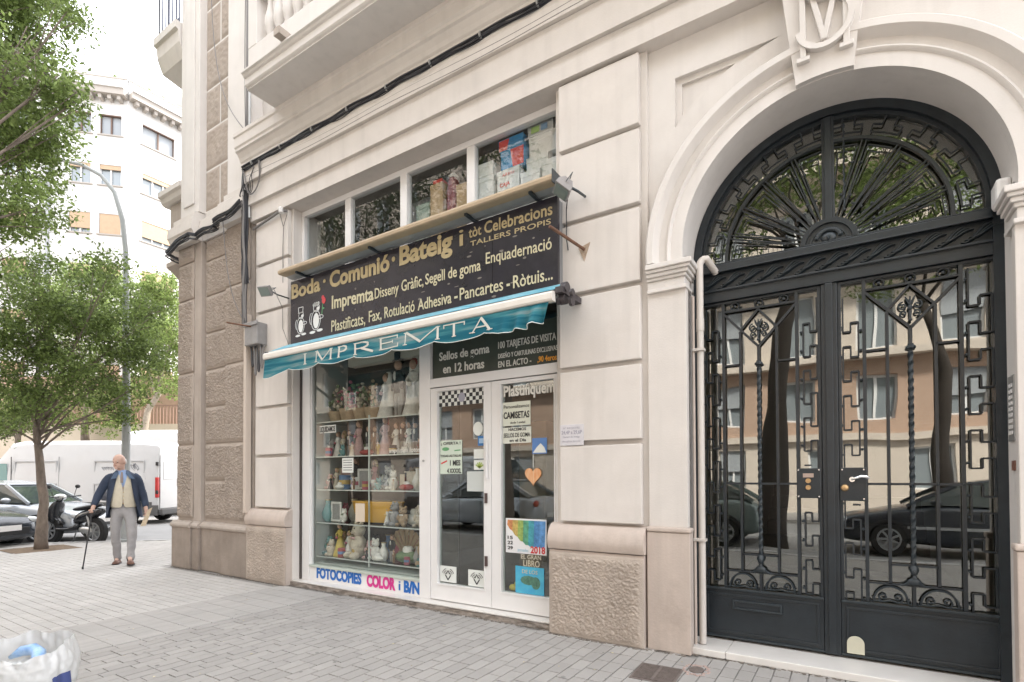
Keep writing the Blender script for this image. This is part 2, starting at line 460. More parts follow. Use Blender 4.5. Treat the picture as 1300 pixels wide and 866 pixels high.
# keystone with interlaced S and M
kz0, kz1 = 4.06, 4.84
ks = MB()
kb = [(x, ACZ+math.sqrt((AR_+0.004)**2-(x-ACX)**2)) for x in [0.055-0.0425*i for i in range(9)]]
kp = [(-0.375,kz1),(0.145,kz1)]+kb
def ky(z): return -0.075 - 0.085*(z-4.06)/(kz1-4.06)
ks.plate([kp[::-1]], 0.0, 0.10)
ks.v = [(x, (ky(z) if abs(y) < 1e-6 else y), z) for x, y, z in ks.v]
key = ks.build('keystone', stucco_w, B, fix=True)
mb = MB()
def stroke(pts, w, d=0.035):
    for a, b in zip(pts[:-1], pts[1:]):
        mb.bar((a[0], ky(a[1])-d/2, a[1]), (b[0], ky(b[1])-d/2, b[1]), w, d)
stroke([(-0.235,4.22),(-0.235,4.86)], 0.036)
stroke([(0.015,4.22),(0.015,4.86)], 0.036)
stroke([(-0.235,4.84),(-0.11,4.30),(0.015,4.84)], 0.034)
stroke([(-0.275,4.215),(-0.195,4.215)], 0.03); stroke([(-0.025,4.215),(0.055,4.215)], 0.03)
mb.build('monogram_letter', stucco_w, key, bevel=0.004)
mb = MB(); S = []
for i in range(41):
    t = i/40
    if t < 0.5:
        a = PI*0.05 + (PI*1.45)*(t/0.5); S.append((-0.11+0.135*math.cos(a), 4.70+0.135*math.sin(a)))
    else:
        a = PI/2 - (PI*1.45)*((t-0.5)/0.5); S.append((-0.11+0.155*math.cos(a), 4.41+0.155*math.sin(a)))
rings = []
for i, p in enumerate(S):
    a = S[max(i-1,0)]; b = S[min(i+1,len(S)-1)]; tx_, tz_ = b[0]-a[0], b[1]-a[1]; l_ = math.hypot(tx_,tz_); nx_, nz_ = -tz_/l_*0.017, tx_/l_*0.017
    y0 = ky(p[1]); rings.append([(p[0]-nx_,y0+0.001,p[1]-nz_),(p[0]-nx_,y0-0.045,p[1]-nz_),(p[0]+nx_,y0-0.045,p[1]+nz_),(p[0]+nx_,y0+0.001,p[1]+nz_)])
mb.loft(rings).build('monogram_letter', stucco_w, key, fix=True)

# ---- door pilasters (inner jambs) with capitals
for sx_, xa, xb in ((1,-1.36,-1.055),(-1, 0.83, 1.30)):
    bx('jamb_pilaster', xa, xb, -0.03, 0.039, 0.97, 2.86, stucco, bevel=0.005)
    bx('jamb_plinth', xa-0.012 if sx_==1 else xa-0.02, xb+0.02, -0.055, 0.0385, 0.0, 0.93, plinthm, bevel=0.006)
    bx('jamb_plinth_ledge', xa-0.013 if sx_==1 else xa-0.03, xb+0.028, -0.065, 0.0387, 0.932, 0.972, plinthm, bevel=0.012)
    # capital with returns into the reveal
    xi = xb if sx_ == 1 else xa                      # edge at the opening
    steps = [(2.835,2.865,0.03),(2.865,2.93,0.012),(2.93,2.955,0.028),(2.955,2.985,0.045),(2.985,3.01,0.062),(3.01,3.05,0.078)]
    for z0, z1, e in steps:
        if sx_ == 1: bx('capital', xa+0.004, xi+e-0.02, -0.03-e, 0.17, z0, z1, stucco_w, bevel=0.006)
        else: bx('capital', xi-e+0.02, xb+e, -0.03-e, 0.17, z0, z1, stucco_w, bevel=0.006)

# ---- entablature: three fasciae and the crowning cornice
XL = -6.86
for z0, z1, y in ((4.86,5.058,-0.090),(5.062,5.335,-0.140),(5.339,5.50,-0.190)):
    MB().profile_x([(0.3,z0),(y,z0),(y-0.004,z1-0.03),(y-0.012,z1),(0.3,z1)], XL, XR).build('fascia_band', stucco, B, fix=True)
prof = [(0.3,5.502),(-0.192,5.502),(-0.194,5.56),(-0.20,5.585),(-0.20,5.61),(-0.215,5.63),(-0.23,5.67),(-0.262,5.72),(-0.285,5.735),(-0.285,5.765),(-0.30,5.785),(-0.30,5.90),(-0.315,5.915),(-0.315,5.96),(0.3,5.96)]
MB().profile_x(prof, XL-0.03, XR).build('cornice', stucco, B, fix=True)
# ---- upper wall and building mass
bx('upper_wall', -8.60, XR, 0.12, 0.40, 5.3, 12.5, stucco_w)
bx('rear_mass', -8.80, XR, 0.46, 9.0, 5.0, 12.5, stucco_w)
bx('rear_mass', -8.79, 14.0, 9.01, 44.0, 0.0, 27.0, stucco_w)  # unseen rear block, made tall and deep to shade the van's rear doors
bx('shading_storeys', -8.81, XR, 0.13, 9.005, 12.51, 27.0, stucco_w)  # storeys above the view, raised to keep the parked van in shadow
bx('side_wall', -8.80, -8.62, 0.05, 9.0, 0.0, 5.0, stonem)
bx('right_wall', 1.30, XR, 0.46, 1.0, 0.0, 5.0, stucco_w)
bx('hall_side_wall', -1.45, -1.30, 0.46, 6.0, 0.0, 4.99, hallm)
bx('hall_side_wall', 1.10, 1.25, 0.46, 6.0, 0.0, 4.99, hallm)
bx('hall_back_wall', -1.29, 1.09, 5.6, 5.8, 0.0, 4.99, hallm)
bx('hall_floor', -1.29, 1.09, 0.46, 5.59, -0.1, 0.05, darkwood)
bx('hall_ceiling', -1.29, 1.09, 0.46, 5.59, 4.4, 4.98, hallm)
# far part of the hall: a stair whose treads can be guessed through the gate
for i in range(7):
    bx('hall_step', -1.0, 0.8, 3.2+0.3*i, 5.58, 0.05+0.17*i, 0.05+0.17*(i+1), darkwood)
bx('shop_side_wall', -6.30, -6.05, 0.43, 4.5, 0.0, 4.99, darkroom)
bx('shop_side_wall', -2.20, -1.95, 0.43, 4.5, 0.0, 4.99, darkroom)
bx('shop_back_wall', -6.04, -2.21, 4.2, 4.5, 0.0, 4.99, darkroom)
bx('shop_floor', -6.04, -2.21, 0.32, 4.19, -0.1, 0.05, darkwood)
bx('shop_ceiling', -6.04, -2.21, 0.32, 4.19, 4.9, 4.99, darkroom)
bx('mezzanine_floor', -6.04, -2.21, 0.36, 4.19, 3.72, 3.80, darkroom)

# ---- balcony over the shop
BX0, BX1, BY = -5.96, XR, -0.70
mb = MB().profile_x([(-0.30,5.961),(BY+0.03,5.961),(BY+0.03,5.975),(BY+0.012,5.985),(BY,6.0),(BY,6.075),(BY-0.018,6.085),(BY-0.03,6.105),(BY-0.05,6.115),(BY-0.05,6.135),(0.12,6.135),(0.12,5.961)], BX0, BX1, 0, 0)
bal = mb.build('balcony_slab', stucco_w, B, fix=True)
bx('balcony_parapet', BX0+0.03, BX1, BY+0.02, BY+0.16, 6.136, 6.43, stucco_w, bevel=0.006)
bx('balcony_parapet', BX0+0.03, BX0+0.17, BY+0.161, 0.119, 6.136, 6.43, stucco_w, bevel=0.006)
bx('balcony_pier', BX0+0.03, BX0+0.20, BY+0.018, BY+0.165, 6.431, 7.2, stucco_w, bevel=0.006)
bprof = [(0.045,0),(0.045,0.04),(0.028,0.05),(0.028,0.07),(0.05,0.12),(0.062,0.20),(0.055,0.28),(0.034,0.36),(0.026,0.44),(0.03,0.50),(0.042,0.52),(0.042,0.56)]
me_bal = None
for i in range(16):
    x = BX0+0.36+0.17*i
    if me_bal is None:
        o = MB().lathe(bprof, 14).build('baluster', stucco_w, B, smooth=True, loc=(x, BY+0.09, 6.431)); me_bal = o.data
    else:
        o = bpy.data.objects.new('baluster', me_bal); COL.objects.link(o); o.parent = B; o.location = (x, BY+0.09, 6.431)
bx('balcony_rail', BX0+0.201, BX1, BY+0.01, BY+0.17, 6.992, 7.10, stucco_w, bevel=0.01)
bx('drain_spout', BX0+0.76, BX0+0.86, BY-0.13, BY+0.02, 6.15, 6.23, stonem, bevel=0.004)

# ================================================================ textured corner bay at the left
def smooth_strip(x0,x1,y,z0,z1): return bx('stone_strip', x0,x1,y,0.3,z0,z1, stonem, bevel=0.006)
ZB, ZT = 0.72, 4.95
bx('bay_backing', -8.80, -6.862, 0.055, 0.42, 0.0, 5.3, stonem)
# column A (corner), smooth strip, column B (sunk), column C
for x0, x1, yf, zs, sd in ((-8.86,-8.40,-0.06,[ZB+0.03,1.87,2.97,4.10,4.67,ZT],1.0),
                           (-8.155,-7.56,0.0,[ZB+0.03,1.32,1.87,2.42,2.975,3.53,4.09,4.62,ZT],4.0),
                           (-7.535,-6.93,-0.05,[ZB+0.03,1.86,2.98,4.09,ZT],7.0)):
    for a, b in zip(zs[:-1], zs[1:]):
        rough_block('rough_stone_block', x0, x1, a+0.028, b, yf, 0.055, cornerm, amp=0.024, step=0.0088, sx=48+8*math.sin(a*7), sz=50+10*math.cos(a*5), seed=sd+a, margin=0.03)
smooth_strip(-8.395, -8.20, -0.045, ZB, ZT)
bx('stone_strip', -8.87, -8.396, -0.035, 0.052, ZB, ZT, stonem)
bx('stone_strip', -8.20+0.001, -7.545, 0.022, 0.054, ZB, ZT, stonem)
bx('stone_strip', -7.545+0.001, -6.862, -0.028, 0.0535, ZB, ZT, stonem)
# dark base course with bead
for x0, x1, y in ((-8.92,-8.37,-0.11),(-8.365,-8.17,-0.085),(-8.165,-7.60,-0.05),(-7.595,-6.915,-0.085)):
    bx('base_stone', x0, x1, y, 0.051, 0.0, 0.62, basestone, bevel=0.008)
    MB().profile_x([(0.05,0.621),(y-0.01,0.621),(y-0.02,0.64),(y-0.022,0.66),(y-0.012,0.685),(y+0.01,0.70),(y+0.02,0.72),(0.05,0.72)], x0-0.01, x1+0.006).build('base_bead', stonem, B, fix=True)
# string course that breaks forward round the corner, then the upper storey
def course(x0, x1, y, m=stucco):
    MB().profile_x([(0.2,4.951),(y+0.06,4.951),(y+0.05,5.0),(y+0.02,5.07),(y,5.09),(y,5.17),(y+0.01,5.18),(y+0.01,5.24),(y+0.05,5.28),(0.2,5.30)], x0, x1).build('string_course', m, B, fix=True)
    MB().profile_x([(0.2,5.301),(y+0.07,5.301),(y+0.07,5.37),(y+0.095,5.39),(0.2,5.40)], x0+0.05, x1-0.05).build('string_course_step', m, B, fix=True)
course(-8.93, -8.20, -0.20); course(-8.195, -7.50, -0.09); course(-7.495, -6.865, -0.20)
bx('upper_pilaster', -8.78, -8.24, -0.07, 0.119, 5.401, 12.4, stucco_w, bevel=0.006)
bx('upper_pilaster', -8.66, -8.36, -0.09, -0.0701, 5.55, 12.3, stucco_w, bevel=0.006)
bx('upper_pilaster', -7.46, -6.90, -0.07, 0.119, 5.401, 12.4, stucco_w, bevel=0.006)
zs = [5.41+0.62*i for i in range(12)]
for i, (a, b) in enumerate(zip(zs[:-1], zs[1:])):
    xm = -7.85 + (0.16 if i % 2 else -0.16)
    for x0, x1 in (((-8.235, -7.46),) if i % 2 else ((-8.235, -7.86),(-7.835, -7.46))):
        rough_block('rough_stone_block', x0, x1, a+0.025, b, 0.03, 0.06, cornerm, amp=0.016, step=0.022, sx=24, sz=24, seed=20+a, margin=0.03)
bx('upper_joint_backing', -8.24, -7.455, 0.036, 0.1195, 5.401, 12.3, stucco_w)
# balcony and bracketed bay on the side-street face, seen past the corner
def sidebalc():
    o = MB().profile_x([(0.25,8.0),(-0.02,8.05),(-0.1,8.25),(-0.12,8.42),(-0.16,8.44),(-0.16,8.56),(0.9,8.56),(0.9,8.0)], -9.52, -8.801).build('side_balcony_slab', stucco, B, fix=True)
    r = MB()
    for z in (8.60, 9.50, 9.58): r.bar((-9.46,-0.1,z),(-8.8,-0.1,z),0.025); r.bar((-9.46,-0.1,z),(-9.46,0.9,z),0.025)
    for i in range(7): r.bar((-9.46+0.11*i,-0.1,8.56),(-9.46+0.11*i,-0.1,9.5),0.016)
    for i in range(8): r.bar((-9.46,-0.1+0.13*i,8.56),(-9.46,-0.1+0.13*i,9.5),0.016)
    r.build('side_balcony_railing', mat('blue_grey_railing',(0.10,0.11,0.16),0.5), B)
sidebalc()
bx('side_bay', -9.40, -8.801, 0.06, 1.0, 4.95, 5.85, stonem, bevel=0.01)
MB().profile_x([(0.03,5.851),(-0.02,5.88),(-0.04,5.95),(-0.08,5.97),(-0.08,6.05),(1.0,6.05),(1.0,5.851)], -9.52, -8.801).build('side_bay_cap', stucco, B, fix=True)
MB().profile_x([(0.08,4.95),(0.02,4.9),(0.02,4.83),(0.12,4.78),(0.3,4.6),(1.0,4.6),(1.0,4.95)], -9.44, -8.801).build('side_bay_corbel', stonem, B, fix=True)
# ================================================================ GROUND
def stone_mat(name, col, var, obj_rand=0.0, isl=0.0, bump=0.3, bscale=150):
    m = mat(name, col, 0.88, var=var, vscale=1.6, bump=bump, bscale=bscale, island=isl, dirt=0.22, dirtcol=tuple(x*0.62 for x in col))
    if obj_rand:
        nt = m.node_tree; b = nt.nodes['Principled BSDF']; src = b.inputs['Base Color'].links[0].from_socket
        oi = nt.nodes.new('ShaderNodeObjectInfo'); mr = nt.nodes.new('ShaderNodeMapRange')
        mr.inputs[3].default_value = 1-obj_rand; mr.inputs[4].default_value = 1+obj_rand*0.6
        nt.links.new(oi.outputs['Random'], mr.inputs[0]); cc = nt.nodes.new('ShaderNodeCombineXYZ')
        for k in range(3): nt.links.new(mr.outputs[0], cc.inputs[k])
        mx = nt.nodes.new('ShaderNodeMixRGB'); mx.blend_type = 'MULTIPLY'; mx.inputs[0].default_value = 1
        nt.links.new(src, mx.inputs[1]); nt.links.new(cc.outputs[0], mx.inputs[2]); nt.links.new(mx.outputs[0], b.inputs['Base Color'])
    return m
PAVC = (0.350,0.331,0.310)
pav_base = stone_mat('pavement_joint_mortar', (0.305,0.288,0.270), 0.2)
pav_tile = stone_mat('grey_paving_tile', PAVC, 0.10, isl=0.09)
pav_one  = stone_mat('grey_paving_tile_single', PAVC, 0.12, obj_rand=0.08)
pav_warm = stone_mat('pale_paving_tile_sunlit', (0.47,0.447,0.422), 0.10, isl=0.06)  # pale tile, colour raised to carry the sun on the left pavement
road_m   = mat('worn_pale_asphalt', (0.27,0.265,0.26), 0.9, var=0.15, vscale=0.7, bump=0.5, bscale=120, dirt=0.2, dirtcol=(0.14,0.135,0.13))
ground = MB().box(-400, 400, -400, 400, -0.5, -0.14).build('ground', road_m); struct(ground)
road = MB().box(-90, 60, -14.0, -5.75, -0.139, -0.12)
road.box(-90, -12.6, -5.749, 90, -0.139, -0.12)
o = road.build('road', road_m); struct(o)
pavpoly = [(30,-5.6),(-20.0,-5.6),(-12.45,1.95),(-12.45,60),(-8.7,60),(-8.7,0.4),(30,0.4)]
mb = MB().plate([[(x,-y) for x,y in pavpoly]], 0, 0.13)
mb.v = [(x, -z, -0.008-y) for x,y,z in mb.v]
pav = mb.build('pavement', pav_base, fix=True); struct(pav)
# kerb stones along the street and the diagonal
kerbm = stone_mat('granite_kerb_stone', (0.42,0.41,0.40), 0.15)
kl = [(( 8.0,-5.6),(-20.0,-5.6)),((-20.0,-5.6),(-12.45,1.95)),((-12.45,1.95),(-12.45,14))]
kc = MB()
for (a, b) in kl:
    a = Vector((a[0],a[1],0)); b = Vector((b[0],b[1],0)); L_ = (b-a).length; n = int(L_/1.0); d = (b-a)/n
    for i in range(n):
        p = a+d*i+d*0.006; q = a+d*(i+1)-d*0.006
        kc.bar(p+Vector((0,0,-0.068)), q+Vector((0,0,-0.068)), 0.16, 0.145, up=(0,0,1))
kerb = kc.build('kerb', kerbm); struct(kerb)

cam_inv = mw.inverted()
def px(p):
    q = cam_inv @ Vector(p)
    if q.z > -0.05: return None
    return (650+670.461*q.x/-q.z, 594.96-670.461*q.y/-q.z, -q.z)
def inpav(x, y):
    if y > 0.0 and x > -8.85: return False
    if x < -12.35 and (x - y) < -14.20: return False
    if x < -19.8: return False
    return True
rr = random.Random(3)
cands = []; near = []
H_ = 0.02
def tilebox(mb, x0,x1,y0,y1,zt):
    c = 0.0025
    mb.add([(x0,y0,-0.02),(x1,y0,-0.02),(x1,y1,-0.02),(x0,y1,-0.02),(x0+c,y0+c,zt),(x1-c,y0+c,zt),(x1-c,y1-c,zt),(x0+c,y1-c,zt)],
           [(4,5,6,7),(0,1,5,4),(1,2,6,5),(2,3,7,6),(3,0,4,7)])
g = 0.0018
xcol = -5.08; k = 0
while xcol < 2.4:
    off = rr.choice([0, 0.0667, 0.1333])
    y = -3.9 + off
    while y < 0.05:
        p = px((xcol+0.05, y+0.1, 0))
        if p and -60 < p[0] < 1360 and p[1] < 930: cands.append((p[2], xcol, y, 0.105, 0.2))
        y += 0.2
    xcol += 0.105
cands.sort()
PX, PY = 0.105, 0.2
mb1 = MB().box(g, PX-g, g, PY-g, -0.02, 0.0); 
mb1 = MB(); tilebox(mb1, g, PX-g, g, PY-g, 0.0)
tile_me = mb1.mesh('paving_tile', pav_one)
for d_, x, y, a, b in cands[:298]:
    o = bpy.data.objects.new('paving_tile', tile_me); COL.objects.link(o); o.parent = pav
    o.location = (x, y, rr.uniform(-0.0012, 0.0012)); o.rotation_euler = (rr.uniform(-.006,.006), rr.uniform(-.006,.006), 0)
mb = MB()
for d_, x, y, a, b in cands[298:]:
    if y+0.2 > 0.06: continue
    tilebox(mb, x+g, x+a-g, y+g, y+b-g, rr.uniform(-0.0012,0.0012))
o = mb.build('paving_tile_field', pav_tile, pav); stuff(o)
# ribbed warning strip running out from the wall
mb = MB(); rib = MB()
for i in range(5):
    for j in range(22):
        x = -6.10+0.2*i; y = -4.3+0.2*j
        if y+0.2 > -0.06: continue
        zt = rr.uniform(-0.001,0.001)
        tilebox(mb, x+g, x+0.2-g, y+g, y+0.2-g, zt-0.004)
        for r_ in range(6):
            xx = x+0.012+0.0325*r_; mb.box(xx, xx+0.017, y+0.004, y+0.196, zt-0.004, zt+0.003)
o = mb.build('ribbed_tile_strip', pav_warm, pav); stuff(o)
# square tiles beyond, lighter, some of it sunlight put into the colour
mb = MB()
x = -6.30
while x > -20:
    y = -5.4
    while y < 7:
        if inpav(x+0.1, y+0.1) and not (abs(x+0.1+13.3) < 0.5 and abs(y+0.1+0.45) < 0.5) and not (y+0.2 > -0.13 and x > -9.1):
            p = px((x+0.1, y+0.1, 0))
            if p and -40 < p[0] < 1340 and p[1] < 900:
                zt = rr.uniform(-0.0012,0.0012)
                if p[2] < 11.5:
                    for a in (0, 0.1):
                        for b in (0, 0.1): tilebox(mb, x+a+g*0.8, x+a+0.1-g*0.8, y+b+g*0.8, y+b+0.1-g*0.8, zt+rr.uniform(-0.0006,0.0006))
                else: tilebox(mb, x+g, x+0.2-g, y+g, y+0.2-g, zt)
        y += 0.2
    x -= 0.2
o = mb.build('square_tile_field', pav_warm, pav); stuff(o)
# tree pit
soil = mat('dry_soil', (0.20,0.14,0.09), 0.95, var=0.4, vscale=20, bump=1, bscale=60)
o = MB().box(-13.8, -12.8, -0.95, 0.05, -0.03, 0.002).build('tree_pit_soil', soil, pav)
# iron drain cover and the round water cover
gr = thing('drain_grate', 'square ribbed iron drain cover set in the pavement before the entrance gate', 'drain cover', (-1.145,-0.545,0), math.radians(3))
gm = mat('brown_cast_iron', (0.16,0.13,0.115), 0.7, var=0.3, vscale=20, bump=0.3)
MB().box(-0.15,0.15,-0.165,0.165,-0.015,0.003).build('frame', gm, gr)
mb = MB()
for i in range(16): 
    y = -0.145+0.0185*i; mb.box(-0.132, 0.132, y, y+0.010, 0.003, 0.008)
mb.box(-0.01,0.01,-0.15,0.15,0.003,0.0085); stuff(mb.build('rib', gm, gr))
wc = thing('water_cover', 'small oval water cover with crumbling pinkish mortar beside the drain grate', 'drain cover', (-0.93,-0.33,0))
mb = MB(); mb.lathe([(0.05,-0.01),(0.05,0.004),(0.046,0.006)], 18, sx=1.0, sy=1.35); mb.build('lid', gm, wc)
mb = MB()
for i in range(26):
    a = 2*PI*i/26; r = 0.075*rr.uniform(.85,1.2); mb.ell((r*math.cos(a), 1.35*r*math.sin(a), 0.0), (0.014,0.016,0.004), 6, 4)
stuff(mb.build('mortar_rim', mat('pink_mortar',(0.42,0.31,0.27),0.95,var=0.3,vscale=30), wc))
# trodden gum and small stains
mb = MB(); gmm = mat('trodden_gum', (0.20,0.19,0.18), 0.8, island=0.5)
for i in range(110):
    x = rr.uniform(-9, 1.5); y = rr.uniform(-3.4, -0.12); r = rr.uniform(.007,.02)
    mb.add([(x+r*rr.uniform(.7,1.1)*math.cos(a*PI/5), y+r*rr.uniform(.7,1.1)*math.sin(a*PI/5), 0.0036) for a in range(10)], [tuple(range(10))])
tag(mb.build('gum_spots', gmm), 'dark trodden gum spots and small stains dotted over the pavement', 'stains', kind='stuff')
mb = MB(); dm_ = mat('wall_foot_dirt', (0.23,0.20,0.17), 0.95, var=0.5, vscale=20)
x = -8.9
while x < 0.8:
    yb = -0.115 if x < -6.9 else (-0.10 if (x < -6.04 or -2.24 < x < -1.38) else (-0.035 if x < -2.24 else (-0.06 if x < -1.05 else 0.0)))
    for k in range(3):
        r = rr.uniform(.006,.022); mb.ell((x+rr.uniform(-.03,.03), yb-rr.uniform(0.0,.03), 0.002), (r, r*0.5, 0.004), 6, 3)
    x += 0.045
tag(mb.build('wall_foot_dirt', dm_), 'dark dirt and grit gathered along the foot of the wall', 'dirt', kind='stuff')
# fallen leaf litter
mb = MB(); lm_ = mat('dry_leaf', (0.55,0.47,0.30), 0.8, island=0.4)
for i in range(60):
    x = rr.uniform(-9, 1); y = rr.uniform(-3, -0.1); s = rr.uniform(.006,.016); a = rr.uniform(0,PI)
    c, s_ = math.cos(a)*s, math.sin(a)*s
    mb.add([(x-c,y-s_,0.004),(x+s_*.6,y-c*.6,0.007),(x+c,y+s_,0.004),(x-s_*.6,y+c*.6,0.008)], [(0,1,2,3)])
tag(mb.build('fallen_leaves', lm_), 'small dry fallen leaves scattered on the pavement', 'leaves', kind='stuff')

# ---- thresholds
step = thing('shop_step', 'low worn grey stone step with white top under the shop window and doors', 'step', (0,0,0))
mb = MB()
def fn(u, v):
    x = -6.10 + 3.86*u; z = 0.048*v
    return (x, -0.03 - 0.012*noise.noise(Vector((x*9, z*30, 2))) - 0.006*noise.noise(Vector((x*40,z*60,1))), z)
mb.grid(fn, 240, 5).add([(-6.10,-0.02,0.048),(-2.24,-0.02,0.048),(-2.24,0.10,0.048),(-6.10,0.10,0.048)], [(0,1,2,3)])
mb.build('stone_edge', granite, step)
MB().box(-6.029,-2.201,-0.012,0.30,0.049,0.062).build('step_top', marble, step, bevel=0.003)
sill = thing('gate_threshold', 'white marble threshold slab under the dark iron gate', 'step', (0,0,0))
MB().box(-1.075,-0.80,0.0,0.46,0.001,0.052).build('marble_slab', marble, sill, bevel=0.005)
MB().box(-0.797,0.845,0.0,0.46,0.001,0.055).build('marble_slab', marble, sill, bevel=0.005)

# ================================================================ SHOP FRONT
SF = thing('storefront', 'white aluminium shop front with display window and two glazed doors', 'shop front', (0,0,0))
YF = 0.12
bx('left_post', -6.028,-5.855, YF, 0.20, 0.063, 3.02, whitem, SF, bevel=0.004)
bx('dark_jamb_strip', -6.029,-6.0, YF-0.02, YF-0.001, 0.063, 3.0, mat('dark_bronze_strip',(0.06,0.05,0.045),0.5), SF)  # dark strip down the left jamb, its own colour
bx('post', -3.965,-3.81, YF, 0.20, 0.063, 3.02, whitem, SF, bevel=0.004)
bx('right_post', -2.262,-2.205, YF+0.0, 0.20, 0.063, 3.02, whitem, SF, bevel=0.004)
bx('bottom_panel', -5.854,-3.966, YF+0.012, 0.20, 0.063, 0.232, whitem, SF)
bx('window_sill', -5.854,-3.966, YF-0.004, 0.20, 0.233, 0.262, mat('pale_green_sill',(0.50,0.55,0.49),0.5,dirt=0.2), SF, bevel=0.003)
bx('header', -6.028,-2.201, YF-0.005, 0.22, 3.021, 3.74, whitem, SF)
# display glass
w_ = MB(); fr = bx('display_window', -5.854,-5.835, YF+0.02, 0.18, 0.263, 3.02, whitem, SF)
MB().box(-5.834,-3.966,0.163,0.168,0.263,3.02).build('pane', glass_shop, fr)
# door rail, transom
bx('transom_rail', -3.809,-2.263, YF, 0.20, 2.335, 2.43, whitem, SF, bevel=0.004)
MB().box(-3.809,-2.263,0.170,0.174,2.431,3.02).build('transom_pane', glass_shop, SF)
doorp = []
for x0, x1, gl, grr, nm in ((-3.805,-3.012,-3.708,-3.097,'l'),(-3.006,-2.264,-2.892,-2.30,'r')):
    mb = MB(); z0, z1 = 0.07, 2.325
    mb.plate([[(x0,z0),(x1,z0),(x1,z1),(x0,z1)], [(gl,0.245),(gl,2.285),(grr,2.285),(grr,0.245)]], YF+0.004, 0.19)
    d = mb.build('glazed_door', whitem, SF, fix=True, bevel=0.003)
    MB().box(gl-0.005, grr+0.005, 0.158, 0.163, 0.24, 2.29).build('pane', glass_door, d)
    MB().plate([[(gl-.014,0.231),(grr+.014,0.231),(grr+.014,2.299),(gl-.014,2.299)], [(gl,0.245),(gl,2.285),(grr,2.285),(grr,0.245)]], YF-0.002, YF+0.0035).build('glazing_bead', whitem, d, fix=True)
    doorp.append(d)
    if nm == 'l':
        for z in (0.53, 1.16): MB().box(-3.085,-3.055, YF-0.010, YF+0.003, z-0.05, z+0.05).build('lock', mat('dark_lock',(0.08,0.05,0.045),0.5), d)
        MB().bar((-3.05,YF-0.02,1.35),(-3.05,YF-0.02,1.75),0.018).build('pull_handle', whitem, d)
MB().lathe([(0.012,0),(0.012,0.01)],10,c=(-3.90,YF-0.011,1.55),axis='y').build('key_switch', steelm, SF)

inkd = mat('ink_black', (0.03,0.03,0.032), 0.6)
inkb = mat('sign_blue', (0.012,0.13,0.45), 0.4)
inkp = mat('sign_magenta', (0.62,0.035,0.25), 0.4)
paperm = mat('white_paper', (0.74,0.76,0.72), 0.7, var=0.04, vscale=9)
bl = 0.118
t1 = thing('window_lettering', 'blue and pink plastic letters FOTOCOPIES COLOR i B/N under the display window', 'lettering', (0,0,0))
text('FOTOCOPIES', -5.715,-4.892, 0.107, 0.122, YF+0.011, inkb, t1, bold=0.045, depth=0.004)
text('COLOR', -4.80,-4.335, 0.100, 0.125, YF+0.011, inkp, t1, bold=0.05, depth=0.004)
text('i', -4.284,-4.257, 0.104, 0.108, YF+0.011, inkb, t1, bold=0.0, depth=0.004)
text('B/N', -4.203,-3.969, 0.096, 0.118, YF+0.011, inkb, t1, bold=0.045, depth=0.004)

# ---- transom sign (dark green film with white lettering)
ts = thing('transom_sign', 'dark green sign with white lettering about rubber stamps above the shop doors', 'sign', (0,0,0))
tfm = mat('dark_green_film', (0.055,0.065,0.05), 0.35, var=0.3, vscale=4)
MB().box(-3.800,-2.263,0.158,0.166,2.436,2.86).build('panel', tfm, ts)
iw = mat('sign_white', (0.72,0.70,0.64), 0.6)
io = mat('sign_orange', (0.80,0.36,0.04), 0.6)
yt = 0.157
text('Sellos de goma', -3.707,-3.05, 2.622, 0.085, yt, iw, ts, bold=0.02, rise=0.012)
text('en 12 horas', -3.655,-3.115, 2.482, 0.088, yt, iw, ts, bold=0.022)
text('100 TARJETAS DE VISITA', -2.942,-2.290, 2.652, 0.066, yt, iw, ts, bold=0.008)
text('DISEÑO Y CARTULINAS EXCLUSIVAS', -2.942,-2.275, 2.553, 0.045, yt, iw, ts, bold=0.01)
text('EN EL ACTO -', -2.942,-2.56, 2.463, 0.058, yt, iw, ts, bold=0.012)
text(',90 4eros', -2.49,-2.285, 2.463, 0.052, yt, io, ts, bold=0.02)

# ---- posters and stickers on the door glass
YG = 0.1565
def poster(name, label, cat, x0,x1,z0,z1, m, y=YG):
    o = thing(name, label, cat, (0,0,0)); MB().box(x0,x1,y-0.002,y,z0,z1).build('sheet', m, o); return o
yt = YG-0.003
def patch(mb, pts, y=YG-0.0035): mb.add([(x,y,z) for x,z in pts], [tuple(range(len(pts)))])
ck = thing('checkered_sticker', 'black and white chequered sticker across the top of the left door glass', 'sticker', (0,0,0))
MB().box(-3.706,-3.099,YG-0.002,YG,2.125,2.283).build('sheet', paperm, ck)
mb = MB(); nx, nz = 15, 4; dx, dz = 0.607/nx, 0.158/nz
for i in range(nx):
    for j in range(nz):
        if (i+j) % 2 == 0: patch(mb, [(-3.706+i*dx,2.125+j*dz),(-3.706+(i+1)*dx,2.125+j*dz),(-3.706+(i+1)*dx,2.125+(j+1)*dz),(-3.706+i*dx,2.125+(j+1)*dz)])
mb.build('black_squares', inkd, ck)
mb = MB(); mb.add([(-3.40+0.045*math.cos(a*PI/8),YG-0.006,2.205+0.05*math.sin(a*PI/8)) for a in range(16)], [tuple(range(15,-1,-1))]); mb.build('badge', mat('grey_badge',(0.35,0.35,0.42),0.6), ck)
of = poster('offer_notice', 'pale green offer notice with black capitals on the left door glass', 'notice', -3.698,-3.40,1.405,1.76, mat('pale_green_paper',(0.62,0.70,0.60),0.7))
text('¡ OFERTA !', -3.68,-3.42,1.715,0.028,yt,inkd,of,bold=0.02,depth=0.002); text('TODAS LAS TALLAS',-3.69,-3.41,1.585,0.024,yt,inkd,of,bold=0.015,depth=0.002)
